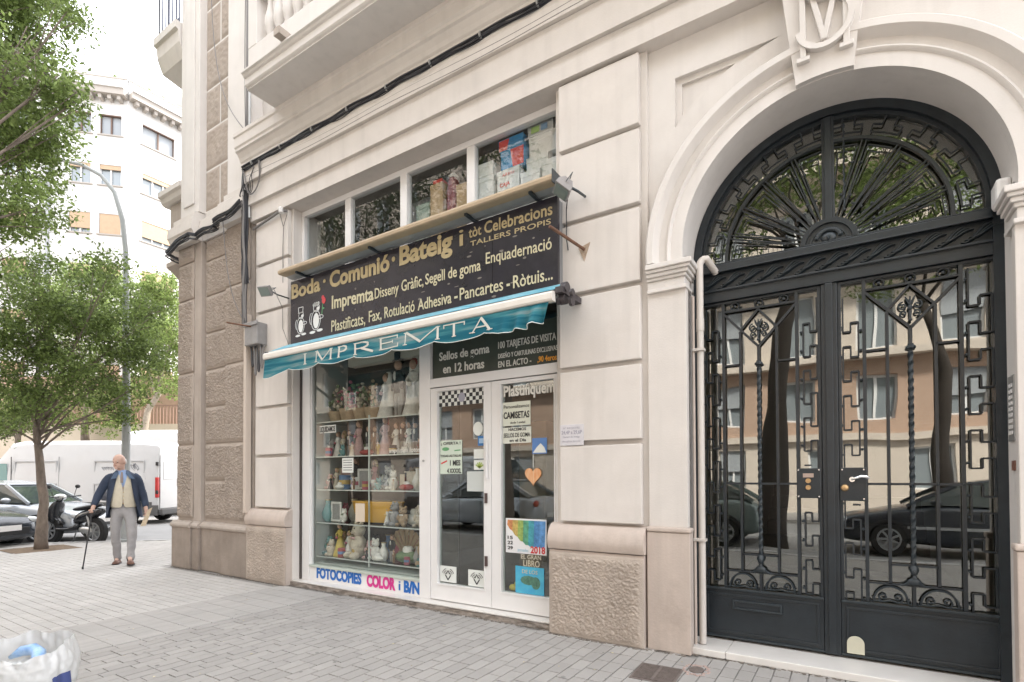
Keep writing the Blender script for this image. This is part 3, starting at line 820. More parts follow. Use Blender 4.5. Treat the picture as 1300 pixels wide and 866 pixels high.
text('1 MES',-3.56,-3.42,1.495,0.052,yt,inkd,of,bold=0.03,depth=0.002); text('4 XXXXL',-3.60,-3.41,1.415,0.046,yt,inkd,of,bold=0.03,depth=0.002)
mb = MB(); mb.bar((-3.68,YG-0.004,1.515),(-3.60,YG-0.004,1.545),0.014,0.002); mb.build('red_dash', mat('notice_red',(0.6,0.05,0.05),0.6), of)
mb = MB(); mb.ell((-3.62,YG-0.003,1.67),(0.05,0.001,0.02),10,6); mb.bar((-3.5,YG-0.004,1.65),(-3.42,YG-0.004,1.655),0.012,0.002); mb.build('green_mark', mat('notice_green',(0.12,0.35,0.15),0.6), of)
ov = thing('oval_sticker', 'round white sticker hanging inside the left shop door', 'sticker', (0,0,0)); MB().lathe([(0.062,0),(0.062,0.003)],20,c=(-3.192,YG-0.004,1.865),axis='y',sy=1.15).build('disc', paperm, ov)
am = poster('blue_card_sticker', 'small blue card payment sticker on the left door glass', 'sticker', -3.195,-3.101,1.690,1.790, mat('card_blue',(0.03,0.16,0.42),0.4))
MB().box(-3.18,-3.115,YG-0.004,YG-0.0022,1.715,1.765).build('pale_square', mat('card_pale_blue',(0.35,0.52,0.72),0.5), am)
poster('blank_white_sticker', 'blank white rectangular sticker below the blue card sticker', 'sticker', -3.247,-3.101,1.560,1.655, paperm)
lg = poster('fan_emblem_sticker', 'white sticker with yellow green fan emblem on left door glass', 'sticker', -3.247,-3.101,1.445,1.545, paperm)
mb = MB(); 
for k in range(5):
    a = PI*(0.18+0.16*k); mb.bar((-3.174,YG-0.004,1.465),(-3.174+0.055*math.cos(a),YG-0.004,1.465+0.06*math.sin(a)),0.014,0.002)
mb.build('emblem', mat('emblem_green',(0.35,0.45,0.10),0.6), lg)
poster('taped_white_sheet', 'faint white paper sheet taped low beside the left door lock', 'notice', -3.335,-3.112,1.225,1.43, mat('thin_paper',(0.55,0.58,0.56),0.7))
for nm, x0, x1, z0, z1, lb in (('a',-3.70,-3.478,0.262,0.43,'left of the two white stickers with black fan and arrow at foot of left door'),('b',-3.323,-3.103,0.255,0.422,'right of the two white stickers with black fan and arrow at foot of left door')):
    s = poster('arrow_fan_sticker', lb, 'sticker', x0,x1,z0,z1, paperm); s['group'] = 'fan and arrow stickers at the foot of the door'
    cx, cz = (x0+x1)/2, (z0+z1)/2; mb = MB()
    mb.bar((cx-0.035,YG-0.004,cz-0.01),(cx,YG-0.004,cz-0.06),0.012,0.002); mb.bar((cx+0.035,YG-0.004,cz-0.01),(cx,YG-0.004,cz-0.06),0.012,0.002)
    mb.bar((cx-0.02,YG-0.004,cz+0.0),(cx,YG-0.004,cz+0.04),0.008,0.002); mb.bar((cx+0.02,YG-0.004,cz+0.0),(cx,YG-0.004,cz+0.04),0.008,0.002)
    for r in (0.045,0.065,0.085):
        for sg in (1,-1):
            pts = [(cx+sg*r*math.cos(a), YG-0.004, cz-0.025+r*math.sin(a)) for a in (0.45,0.75,1.05,1.25)]
            for p, q in zip(pts[:-1], pts[1:]): mb.bar(p, q, 0.006, 0.002)
    mb.build('emblem', inkd, s)
pl = thing('door_heading', 'white letters Plastifiquem at the top of the right door glass', 'lettering', (0,0,0))
text('Plastifiquem', -2.878,-2.305, 2.165, 0.100, YG-0.001, iw, pl, bold=0.03)
cm = poster('tshirt_notice', 'pale notice about personalised CAMISETAS, upper of two on the right door glass', 'notice', -2.888,-2.571,1.873,2.105, mat('cream_paper',(0.68,0.70,0.60),0.7))
text('Personalizamos',-2.875,-2.585,2.045,0.032,yt,inkd,cm,bold=0.0,depth=0.002); text('CAMISETAS',-2.878,-2.582,1.945,0.062,yt,inkd,cm,bold=0.025,depth=0.002); text('desde 1 unidad',-2.80,-2.63,1.892,0.022,yt,inkd,cm,depth=0.002)
hc = poster('stamp_notice', 'pale notice about rubber stamps in a day, lower of two on the right door glass', 'notice', -2.888,-2.564,1.700,1.856, mat('cream_paper2',(0.68,0.69,0.61),0.7))
text('HACEMOS',-2.82,-2.62,1.823,0.026,yt,inkd,hc,bold=0.02,depth=0.002); text('SELLOS DE GOMA',-2.875,-2.575,1.760,0.040,yt,inkd,hc,bold=0.01,depth=0.002); text('en el Día',-2.81,-2.62,1.715,0.028,yt,inkd,hc,bold=0.02,depth=0.002)
bk = poster('mountain_card', 'blue and white picture card of a mountain on right door glass', 'card', -2.553,-2.393,1.59,1.74, mat('card_sky',(0.10,0.22,0.50),0.5))
mb = MB(); patch(mb, [(-2.545,1.60),(-2.40,1.60),(-2.42,1.65),(-2.46,1.69),(-2.50,1.655)]); mb.build('snow_slope', paperm, bk)
ht = thing('heart_ornament', 'orange and cream striped heart hanging behind the right door glass', 'ornament', (0,0,0))
hp = []
for i in range(28):
    t = 2*PI*i/28; hp.append((-2.54+0.0056*16*math.sin(t)**3, 1.385+0.0058*(13*math.cos(t)-5*math.cos(2*t)-2*math.cos(3*t)-math.cos(4*t))))
MB().plate([hp[::-1]], YG-0.012, YG-0.002).build('heart_body', mat('heart_orange',(0.70,0.26,0.08),0.6,var=0.7,vscale=18,col2=(0.75,0.55,0.35),stretch=(3,1,0.3)), ht, fix=True)
MB().tube([(-2.54,YG-0.006,1.46),(-2.54,YG-0.006,1.59)],0.003,5).build('string', paperm, ht)
p18 = poster('event_poster', 'white 2018 event poster with a rainbow brush wave on the right door glass', 'poster', -2.857,-2.402,0.632,0.968, mat('glossy_paper',(0.76,0.76,0.76),0.4))
cols = [(0.72,0.30,0.12),(0.68,0.50,0.15),(0.38,0.52,0.14),(0.12,0.40,0.25),(0.08,0.40,0.48),(0.10,0.30,0.62),(0.14,0.36,0.72)]
for k, c_ in enumerate(cols):
    mb = MB(); a0 = k/7; a1 = (k+1)/7
    def lo(t): return 0.955-0.05-0.20*math.sin(min(1,t*1.25)*PI*0.55)
    xa, xb = -2.84+0.42*a0, -2.84+0.42*a1
    pts = [(xa, lo(a0)),( (xa+xb)/2, lo((a0+a1)/2)-0.012),(xb, lo(a1)),(xb+0.012,0.952),(xa+0.006,0.952)]
    patch(mb, pts, YG-0.0035-0.0002*k); mb.build('brush_wave', mat('wave_colour_%d'%k, c_, 0.5, var=0.45, vscale=30), p18)
text('2018',-2.575,-2.415,0.645,0.062,yt,mat('notice_red',(0.6,0.05,0.05),0.6),p18,bold=0.03,depth=0.002)
for k, s in enumerate(('15','22','29')): text(s,-2.835,-2.775,0.765-0.05*k,0.030,yt,inkd,p18,bold=0.02,depth=0.002)
text('jornades',-2.72,-2.60,0.652,0.03,yt,mat('pale_blue_ink',(0.4,0.6,0.7),0.6),p18,depth=0.002)
lb_ = thing('book_title_sticker', 'cream capitals EL GRAN LIBRO above the blue picture on right door', 'lettering', (0,0,0))
crm = mat('cream_ink',(0.62,0.56,0.42),0.6)
text('EL GRAN',-2.68,-2.46,0.585,0.040,YG-0.001,crm,lb_,bold=0.01); text('LIBRO',-2.655,-2.475,0.515,0.058,YG-0.001,crm,lb_,bold=0.01)
bp_ = poster('blue_map_poster', 'small bright blue picture poster low on the right door glass', 'poster', -2.747,-2.43,0.25,0.51, mat('map_blue',(0.06,0.36,0.62),0.4,var=0.6,vscale=12,col2=(0.10,0.50,0.66)))
mb = MB(); mb.ell((-2.60,YG-0.003,0.38),(0.09,0.0012,0.045),10,6); mb.ell((-2.52,YG-0.003,0.36),(0.05,0.0012,0.06),10,6); mb.build('island', mat('map_green',(0.12,0.28,0.20),0.5,var=0.5,vscale=30), bp_)
text('DE LOS',-2.67,-2.50,0.445,0.035,YG-0.003,crm,bp_,depth=0.002)
dk = thing('yellow_toy', 'small yellow toy leaning in the bottom corner of right door glass', 'toy', (0,0,0))
mb = MB(); mb.ell((-2.80,0.20,0.285),(0.05,0.03,0.032)); mb.ell((-2.765,0.20,0.325),(0.022,0.02,0.022)); mb.build('toy_body', mat('toy_yellow',(0.75,0.55,0.05),0.5), dk, smooth=True)

# ---- upper window band
UW = thing('upper_window', 'long white framed four-light window above the black sign', 'window', (0,0,0))
xs = [-6.025,-5.14,-4.20,-3.262,-2.205]
bx('frame', -6.025,-2.205, 0.125,0.20, 4.79,4.858, whitem, UW, bevel=0.004)
bx('frame', -6.025,-2.205, 0.125,0.20, 3.741,3.80, whitem, UW, bevel=0.004)
for i, x in enumerate(xs):
    hw = 0.05 if 0 < i < 4 else 0.035
    xa = x-hw if i else x; xb = x+hw if i < 4 else x
    if i == 4: xa = x-0.06
    if i == 0: xb = x+0.05
    bx('frame', xa, xb, 0.128 if i in (1,3) else 0.118, 0.20, 3.801, 4.789, whitem, UW, bevel=0.004)
for i in range(4):
    yy = 0.165
    MB().box(xs[i]+0.03, xs[i+1]-0.03, yy, yy+0.004, 3.801, 4.789).build('pane', glass_up, UW)
# boxes stacked behind the upper panes
def carton(label, x0,x1,y0,y1,z0,z1,m,extra=None, name='carton'):
    o = thing(name, label, 'box', (0,0,0), group='boxes stacked behind the upper window')
    MB().box(x0,x1,y0,y1,z0,z1).build('body', m, o, bevel=0.003)
    MB().box(x0-0.002,x1+0.002,y0-0.003,y0-0.0002,z1-0.05,z1).build('lid_flap', m, o)
    if extra: extra(o)
    return o
wh = mat('white_carton',(0.62,0.61,0.585),0.7,var=0.06,vscale=5); tn = mat('brown_carton',(0.45,0.31,0.18),0.75,var=0.1,vscale=5)
rd = mat('glossy_red_card',(0.62,0.06,0.05),0.35); bb = mat('glossy_blue_card',(0.02,0.22,0.46),0.35)
carton('white carton at the bottom left of the right upper pane', -3.222,-3.03,0.21,0.45,3.81,4.47,wh)
carton('white carton with lid stacked on the left of the right upper pane', -3.225,-3.035,0.205,0.45,4.474,4.61,wh)
def redlet(o):
    text('CAJA',-2.95,-2.83,4.30,0.035,0.208,rd,o,bold=0.02,depth=0.002); text('ARXIU',-2.92,-2.78,4.40,0.028,0.208,rd,o,depth=0.002)
carton('white carton with red print in the middle of the right upper pane', -2.985,-2.72,0.21,0.45,3.81,4.465,wh,redlet)
carton('white carton low on the right of the right upper pane', -2.70,-2.48,0.20,0.45,3.81,4.36,wh)
carton('small white carton at the bottom right corner of the right upper pane', -2.47,-2.29,0.22,0.5,3.81,4.42,wh)
carton('grey white carton in the middle right of the right upper pane', -2.66,-2.42,0.25,0.5,4.365,4.515,wh)
carton('tall white carton near the top right of the right upper pane', -2.635,-2.34,0.26,0.5,4.52,4.715,wh)
def stripes(o):
    MB().box(-2.60,-2.51,0.238,0.2415,4.74,4.80).build('green_panel', mat('label_green',(0.45,0.65,0.2),0.5), o); MB().box(-2.49,-2.42,0.238,0.2415,4.74,4.80).build('blue_panel', mat('label_blue',(0.25,0.4,0.6),0.5), o)
carton('flat carton with green and blue labels on top of the tall carton', -2.64,-2.36,0.245,0.5,4.72,4.82,wh,stripes)
def split1(o): MB().add([(-2.80,0.216,4.475),(-2.675,0.216,4.475),(-2.675,0.216,4.655),(-2.83,0.216,4.655)],[(0,1,2,3)]).build('red_face', rd, o)
carton('blue and red glossy box, lower of two behind the right upper pane', -2.945,-2.672,0.22,0.45,4.47,4.66,bb,split1, 'printed_box')
def split2(o): MB().add([(-2.965,0.216,4.67),(-2.87,0.216,4.67),(-2.84,0.216,4.775),(-2.965,0.216,4.775)],[(0,1,2,3)]).build('red_face', rd, o)
carton('blue and red glossy box, upper of two behind the right upper pane', -2.968,-2.68,0.22,0.45,4.665,4.78,bb,split2, 'printed_box')
carton('brown carton standing behind the third upper pane', -3.88,-3.705,0.21,0.45,3.81,4.60,tn)
carton('brown carton beside the jar on the right of the third upper pane', -3.52,-3.34,0.22,0.5,3.81,4.50,tn)
carton('small red box on the brown carton behind the third upper pane', -3.86,-3.74,0.24,0.4,4.605,4.66,rd)
carton('pale tall carton at the left of the third upper pane', -4.12,-3.92,0.24,0.5,3.81,4.45,mat('grey_green_carton',(0.28,0.33,0.28),0.7))
st_ = thing('storage_shelf', 'plain shelf board carrying the stock behind the upper window', 'shelf', (0,0,0)); MB().box(-4.5,-2.25,0.52,0.56,3.81,4.7).build('back_board', mat('stock_backing',(0.30,0.30,0.32),0.8,var=0.3,vscale=4), st_)
jb = thing('lidded_jar', 'dark red jar with a pale lid behind the third upper pane', 'jar', (-3.62,0.29,4.14))
MB().lathe([(0.07,0),(0.075,0.3),(0.06,0.46),(0.04,0.5)],14).build('body', mat('dark_red_glaze',(0.22,0.05,0.06),0.3), jb, smooth=True)
MB().lathe([(0.05,0.5),(0.06,0.52),(0.02,0.56)],14).build('lid', wh, jb, smooth=True)
# ================================================================ SIGNS AND AWNING
SG = thing('fascia_sign', 'long black fascia sign with cream lettering and two penguins', 'sign', (0,0,0))
sgm = mat('black_sign_film', (0.022,0.020,0.030), 0.22, var=0.4, vscale=5, dirt=0.25, dirtcol=(0.07,0.065,0.07))
YS = -0.17
bx('sign_panel', -5.835,-2.786, YS,-0.135, 3.025,3.805, sgm, SG); bx('sign_panel', -2.780,-2.098, YS-0.002,-0.137, 3.025,3.805, sgm, SG)
bx('sign_frame', -5.82,-2.11, -0.134,0.118, 3.04,3.79, mat('sign_side_metal',(0.2,0.2,0.2),0.6), SG)
cr_ = mat('cream_vinyl', (0.60,0.54,0.36), 0.55, var=0.15, vscale=12)
tn_ = mat('tan_vinyl', (0.50,0.40,0.22), 0.55, var=0.2, vscale=12)
def st(b_, x0,x1,zb,cap,m=cr_,bold=0.02,**k): text(b_, x0,x1,zb,cap,YS-0.0025,m,SG,bold=bold,depth=0.003,**k)
st('Boda',-5.813,-5.262,3.592,0.165,tn_,0.03); st('·',-5.21,-5.165,3.60,0.17,tn_,0.03)
st('Comunió',-5.093,-4.118,3.590,0.172,tn_,0.035); st('·',-4.085,-4.035,3.60,0.18,tn_,0.04)
st('Bateig',-3.972,-3.258,3.607,0.185,tn_,0.035); st('i',-3.172,-3.124,3.615,0.165,tn_,0.0)
st('tòt',-3.057,-2.908,3.667,0.095,tn_,0.012); st('Celebracions',-2.873,-2.148,3.665,0.105,tn_,0.015,rise=-0.02)
st('TALLERS PROPIS',-3.04,-2.163,3.583,0.046,tn_,0.005,rise=-0.012)
st('Impremta',-5.053,-4.362,3.335,0.145,cr_,0.02,rise=-0.03); st('Disseny',-4.342,-3.984,3.318,0.112,cr_,0.005)
st('Gràfic,',-3.943,-3.637,3.323,0.115,cr_,0.005); st('Segell de goma',-3.61,-2.917,3.328,0.105,cr_,0.01)
st('Enquadernació',-2.857,-2.156,3.372,0.105,cr_,0.005,rise=-0.03)
st('Plastificats,',-5.060,-4.493,3.066,0.128,cr_,0.005); st('Fax,',-4.434,-4.239,3.078,0.120,cr_,0.005)
st('Rotulació',-4.193,-3.758,3.082,0.118,cr_,0.005); st('Adhesiva',-3.713,-3.272,3.082,0.112,cr_,0.008); st('-',-3.235,-3.195,3.09,0.11,cr_,0.02)
st('Pancartes',-3.168,-2.664,3.088,0.115,cr_,0.005); st('-',-2.625,-2.59,3.09,0.11,cr_,0.02); st('Ròtuis...',-2.554,-2.148,3.084,0.112,cr_,0.008)
# wedding penguins
pw = mat('pen_white',(0.70,0.70,0.68),0.6); pr = mat('rose_red',(0.55,0.05,0.06),0.6); pg = mat('stem_green',(0.12,0.35,0.15),0.6)
def penguin(cx, zb, h, veil):
    mb = MB(); y = YS-0.003
    def disc(x, z, rx, rz, yy=y): mb.add([(cx+x*h+rx*h*math.cos(k*PI/9), yy, zb+z*h+rz*h*math.sin(k*PI/9)) for k in range(18)], [tuple(range(17,-1,-1))])
    def out(x, z, rx, rz, w=0.018, a0=0, a1=2*PI):
        pts = [(cx+x*h+rx*h*math.cos(a0+(a1-a0)*k/18), y-0.001, zb+z*h+rz*h*math.sin(a0+(a1-a0)*k/18)) for k in range(19)]
        for p, q in zip(pts[:-1], pts[1:]): mb.bar(p, q, w*h, 0.002)
    disc(0,0.34,0.13,0.22); out(-0.01,0.36,0.20,0.28); out(0.02,0.70,0.13,0.11); disc(0.09,0.68,0.07,0.05)
    disc(-0.16,0.03,0.13,0.04); disc(0.16,0.05,0.13,0.04); out(-0.2,0.42,0.08,0.16,a0=PI*0.5,a1=PI*1.5); out(0.2,0.42,0.12,0.05)
    if veil:
        for k in range(6): disc(-0.10+0.04*k, 0.80+0.02*(k%2), 0.045, 0.05)
    else:
        mb.bar((cx-0.14*h,y-0.001,zb+0.80*h),(cx+0.14*h,y-0.001,zb+0.80*h),0.03*h,0.002); mb.bar((cx-0.11*h,y-0.001,zb+0.82*h),(cx-0.13*h,y-0.001,zb+0.98*h),0.02*h,0.002)
        mb.bar((cx+0.11*h,y-0.001,zb+0.82*h),(cx+0.13*h,y-0.001,zb+0.98*h),0.02*h,0.002); mb.bar((cx-0.13*h,y-0.001,zb+0.98*h),(cx+0.13*h,y-0.001,zb+0.98*h),0.02*h,0.002)
    mb.build('penguin_drawing', pw, SG, fix=False)
penguin(-5.63,3.10,0.36,False); penguin(-5.34,3.10,0.42,True)
mb = MB(); mb.ell((-5.20,YS-0.003,3.46),(0.035,0.001,0.04)); mb.ell((-5.215,YS-0.0035,3.50),(0.025,0.001,0.025)); mb.build('rose_drawing', pr, SG)
mb = MB(); mb.bar((-5.215,YS-0.003,3.43),(-5.235,YS-0.003,3.30),0.008,0.002); mb.ell((-5.205,YS-0.003,3.37),(0.018,0.001,0.01)); mb.build('stem_drawing', pg, SG)
# patches where the film has worn through
mb = MB()
for k in range(26):
    x = rr.uniform(-4.9,-2.2); z = rr.uniform(3.05,3.62); mb.ell((x,YS-0.0026,z),(rr.uniform(.006,.03),0.0006,rr.uniform(.003,.012)),6,4)
stuff(mb.build('scuff_marks', mat('worn_film_grey',(0.16,0.14,0.12),0.6), SG))
# tan beam with aluminium gutter above the sign
BM = thing('sign_hood', 'tan and aluminium hood rail running above the black sign', 'rail', (0,0,0))
tanm = mat('tan_painted_metal',(0.44,0.335,0.22),0.55,var=0.15,vscale=6,streak=0.15)
MB().profile_x([(-0.335,3.842),(-0.352,3.85),(-0.355,3.875),(-0.34,3.90),(-0.24,3.93),(-0.235,3.90),(-0.25,3.842)], -5.83,-2.055).build('tan_front', tanm, BM, fix=True)
MB().profile_x([(-0.249,3.843),(-0.18,3.83),(-0.12,3.84),(-0.12,3.87),(-0.234,3.899)], -5.82,-2.065).build('gutter', steelm, BM, fix=True)
for x in (-5.55,-4.3,-3.0,-2.3): MB().bar((x,-0.30,3.835),(x,0.12,3.82),0.03,0.03).build('bracket', ironlt, BM)
MB().box(-2.054,-2.046,-0.36,-0.12,3.82,3.93).build('end_cap', ironlt, BM)

AW = thing('shop_awning', 'rolled-up teal awning with faded valance lettered IMPREMTA', 'awning', (0,0,0))
def tealm():
    m = bpy.data.materials.new('faded_teal_canvas'); m.use_nodes = True; N = m.node_tree.nodes; L = m.node_tree.links; b = N['Principled BSDF']; b.inputs['Roughness'].default_value = 0.85
    tc = N.new('ShaderNodeTexCoord'); mp = N.new('ShaderNodeMapping'); mp.inputs['Scale'].default_value = (0.9,1,11); n = N.new('ShaderNodeTexNoise'); n.inputs['Scale'].default_value = 1.6; n.inputs['Detail'].default_value = 5
    L.new(tc.outputs['Object'], mp.inputs[0]); L.new(mp.outputs[0], n.inputs['Vector'])
    cr = N.new('ShaderNodeValToRGB'); e = cr.color_ramp.elements; e[0].position = 0.40; e[0].color = (0.004,0.13,0.19,1); e[1].position = 0.66; e[1].color = (0.27,0.34,0.34,1)
    k = cr.color_ramp.elements.new(0.52); k.color = (0.05,0.24,0.28,1)
    L.new(n.outputs['Fac'], cr.inputs[0]); L.new(cr.outputs[0], b.inputs['Base Color'])
    t = N.new('ShaderNodeBsdfTranslucent'); L.new(cr.outputs[0], t.inputs[0]); mx = N.new('ShaderNodeMixShader'); mx.inputs[0].default_value = 0.3
    L.new(b.outputs[0], mx.inputs[1]); L.new(t.outputs[0], mx.inputs[2]); L.new(mx.outputs[0], N['Material Output'].inputs[0])
    return m
teal = tealm()
teal_top = mat('teal_canvas_roll',(0.30,0.50,0.56),0.8,var=0.7,vscale=3,col2=(0.03,0.26,0.36),stretch=(1,6,6))
AX0, AX1, AYF = -5.945,-2.0,-0.44
MB().profile_x([(AYF-0.020,2.795),(AYF-0.028,2.81),(AYF-0.028,2.852),(AYF-0.016,2.872),(AYF+0.03,2.880),(AYF+0.035,2.795)], AX0, AX1).build('front_bar', mat('cream_bar_paint',(0.70,0.66,0.60),0.45,var=0.05,streak=0.1), AW, fix=True)
mb = MB()
mb.grid(lambda u, v: (AX0+0.02+(AX1-AX0-0.04)*u, AYF+0.02+(0.25*v), 2.893+0.135*v + 0.012*math.sin(v*PI)*math.sin(u*37)), 120, 6)
mb.build('canvas_roll', teal_top, AW, smooth='all')
NS = 7.0
def vz(u): return 2.79 - 0.155 - 0.036*abs(math.sin(PI*(u*NS+0.15)))**0.75 - (0.05*max(0,1-u*9))
def vy(u, v):
    dr = max(0, (u-0.86)/0.14)
    return AYF-0.01 - 0.014*v*(1+math.sin(u*21+1.0))*0.8 + 0.009*v*math.sin(u*63) + dr*0.06*v*math.sin(u*160)
def vfn(u, v):
    z = 2.79 + (vz(u)-2.79)*v
    dr = max(0, (u-0.84)/0.16)
    z = z + dr*v*0.015*math.sin(u*90)
    x = AX0+0.01+(AX1-AX0-0.05)*u - 0.05*dr*v
    return (x, vy(u,v), z)
mb = MB(); mb.grid(vfn, 420, 10); mb.build('valance', teal, AW, smooth='all')
mb = MB(); mb.tube([tuple(Vector(vfn(i/420,1))+Vector((0,-0.002,-0.002))) for i in range(421)], 0.0035, 5); mb.build('valance_hem', paperm, AW)
# end cheeks of the valance (left return to the wall)
mb = MB(); mb.grid(lambda u, v: (AX0+0.02+0.015*math.sin(u*12)*v, AYF+0.30*u, 2.80+0.1*u-(0.20-0.05*u)*v), 16, 6); mb.build('side_cheek', teal, AW, smooth='all')
# serif letters painted on the valance
def serif(letter, x0, x1, zb, zt):
    w = x1-x0; h = zt-zb; S = []
    T, t, sr, sw = 0.024, 0.011, 0.008, 0.05
    def vst(cx, th, z0=zb, z1=zt, s0=True, s1=True):
        S.append(((cx,z0),(cx,z1),th))
        if s0: S.append(((cx-sw/2,z0+sr/2),(cx+sw/2,z0+sr/2),sr))
        if s1: S.append(((cx-sw/2,z1-sr/2),(cx+sw/2,z1-sr/2),sr))
    def curve(cx, cz, rx, rz, a0, a1, n=10, T=T):
        pts = [(cx+rx*math.cos(a0+(a1-a0)*i/n), cz+rz*math.sin(a0+(a1-a0)*i/n)) for i in range(n+1)]
        for i, (p, q) in enumerate(zip(pts[:-1], pts[1:])):
            am = a0+(a1-a0)*(i+0.5)/n; S.append((p, q, t+(T-t)*abs(math.cos(am))))
    if letter == 'I': vst(x0+w/2, T)
    if letter == 'M':
        vst(x0+0.02, t); vst(x1-0.025, T); S.append(((x0+0.025,zt),(x0+w*0.48,zb+0.01),T)); S.append(((x1-0.03,zt),(x0+w*0.48,zb+0.01),t))
    if letter in 'PR':
        vst(x0+0.03, T); curve(x0+0.03+w*0.25, zt-h*0.26, w*0.42-0.01, h*0.24, PI/2, -PI/2)
        S.append(((x0+0.03,zt-0.006),(x0+0.03+w*0.25,zt-0.006),t)); S.append(((x0+0.03,zt-h*0.5),(x0+0.03+w*0.25,zt-h*0.5),t))
    if letter == 'R': S.append(((x0+w*0.38,zb+h*0.5),(x1-0.01,zb+0.005),T))
    if letter == 'E':
        vst(x0+0.03, T)
        S.append(((x0+0.03,zt-0.006),(x1-0.02,zt-0.006),t)); S.append(((x0+0.03,zb+h*0.52),(x1-w*0.3,zb+h*0.52),t)); S.append(((x0+0.03,zb+0.006),(x1-0.005,zb+0.006),t))
        S.append(((x1-0.02,zt),(x1-0.02,zt-0.035),t)); S.append(((x1-0.005,zb),(x1-0.005,zb+0.04),t)); S.append(((x1-w*0.3,zb+h*0.40),(x1-w*0.3,zb+h*0.64),t))
    if letter == 'T':
        vst(x0+w/2, T, s1=False); S.append(((x0,zt-0.006),(x1,zt-0.006),t)); S.append(((x0+0.005,zt),(x0+0.005,zt-0.035),t)); S.append(((x1-0.005,zt),(x1-0.005,zt-0.035),t))
    if letter == 'A':
        S.append(((x0+0.03,zb),(x0+w*0.5,zt),t)); S.append(((x1-0.03,zb),(x0+w*0.5-0.004,zt),T)); S.append(((x0+w*0.24,zb+h*0.36),(x1-w*0.26,zb+h*0.36),t))
        S.append(((x0,zb+sr/2),(x0+0.06,zb+sr/2),sr)); S.append(((x1-0.065,zb+sr/2),(x1,zb+sr/2),sr))
    mb = MB()
    for p, q, th in S:
        n = max(1, int(math.hypot(q[0]-p[0], q[1]-p[1])/0.03))
        for i in range(n):
            a = (p[0]+(q[0]-p[0])*i/n, p[1]+(q[1]-p[1])*i/n); b = (p[0]+(q[0]-p[0])*(i+1)/n, p[1]+(q[1]-p[1])*(i+1)/n)
            def yy(P):
                u = (P[0]-AX0-0.01)/(AX1-AX0-0.05); v = (2.79-P[1])/(2.79-vz(u)); return vy(u, max(0,min(1.0,v)))-0.004
            mb.bar((a[0],yy(a),a[1]),(b[0],yy(b),b[1]), th, 0.002)
    return mb.build('painted_letter', mat('faded_white_paint',(0.62,0.62,0.56),0.8,var=0.15,vscale=10), AW)
for L_, a, b in (('I',-5.20,-5.12),('M',-4.975,-4.685),('P',-4.605,-4.415),('R',-4.36,-4.05),('E',-3.985,-3.70),('M',-3.63,-3.18),('T',-3.14,-2.89),('A',-2.84,-2.58)):
    serif(L_, a, b, 2.648, 2.772)
mb = MB()
for k in range(5): mb.lathe([(0.03+0.012*(k%2),0),(0.03+0.012*(k%2),0.025)],10,c=(-1.985+0.03*k-0.02,-0.36+0.05*(k%2),2.86+0.05*((k*7)%3-1)),axis='x')
mb.box(-1.995,-1.93,-0.42,-0.06,2.86,2.91); mb.lathe([(0.05,0),(0.05,0.05)],12,c=(-1.99,-0.30,2.93),axis='x'); mb.lathe([(0.045,0),(0.045,0.05)],12,c=(-1.99,-0.33,2.83),axis='x')
mb.build('winding_gear', mat('dark_greasy_metal',(0.07,0.06,0.065),0.5,var=0.5,vscale=30,bump=0.3), AW, fix=True)
mb = MB(); mb.box(-5.99,-5.95,-0.42,-0.06,2.86,2.90); mb.build('end_arm', ironlt, AW)
# floodlights
def flood(name, label, c, aim, s=1.0):
    t = thing(name, label, 'floodlight', c); hm = mat('grey_lamp_housing',(0.30,0.28,0.27),0.5,var=0.2,vscale=9)
    R_ = Vector(aim).to_track_quat('-Z','Y').to_matrix().to_4x4()
    mb = MB(); mb.loft([[(-.095*s,-.075*s,-.05*s),(.095*s,-.075*s,-.05*s),(.095*s,.075*s,-.05*s),(-.095*s,.075*s,-.05*s)],[(-.09*s,-.07*s,-.0*s),(.09*s,-.07*s,0),(.09*s,.07*s,0),(-.09*s,.07*s,0)],[(-.055*s,-.04*s,.06*s),(.055*s,-.04*s,.06*s),(.055*s,.04*s,.06*s),(-.055*s,.04*s,.06*s)]])
    mb.xf(R_); mb.build('housing', hm, t, bevel=0.004)
    mb = MB().box(-.08*s,.08*s,-.06*s,.06*s,-.056*s,-.051*s); mb.xf(R_); mb.build('lens', mat('lamp_lens',(0.20,0.24,0.22),0.12), t)
    mb = MB(); mb.bar((-.1*s,0,0),(-.1*s,0,.09*s),.02*s,.004); mb.bar((.1*s,0,0),(.1*s,0,.09*s),.02*s,.004); mb.bar((-.1*s,0,.09*s),(.1*s,0,.09*s),.02*s,.004); mb.xf(R_); mb.build('yoke', ironlt, t)
    return t
fr_ = flood('floodlight', 'grey floodlight tilted down over the right end of the black sign', (-1.955,-0.33,3.755), (-0.45,-0.35,-0.82), 0.95)
MB().tube([(-0.01,0.0,0.04),(0.07,0.12,0.0),(0.07,0.26,0.02)],0.012,6).build('arm', ironlt, fr_)
fl_ = flood('floodlight', 'small green-lensed floodlight on the wall left of the black sign', (-6.08,-0.34,3.70), (0.25,-0.75,-0.6), 0.85)
MB().tube([(0,0.02,0.02),(0.05,0.12,-0.03),(0.05,0.28,-0.03)],0.009,6).build('arm', ironlt, fl_)
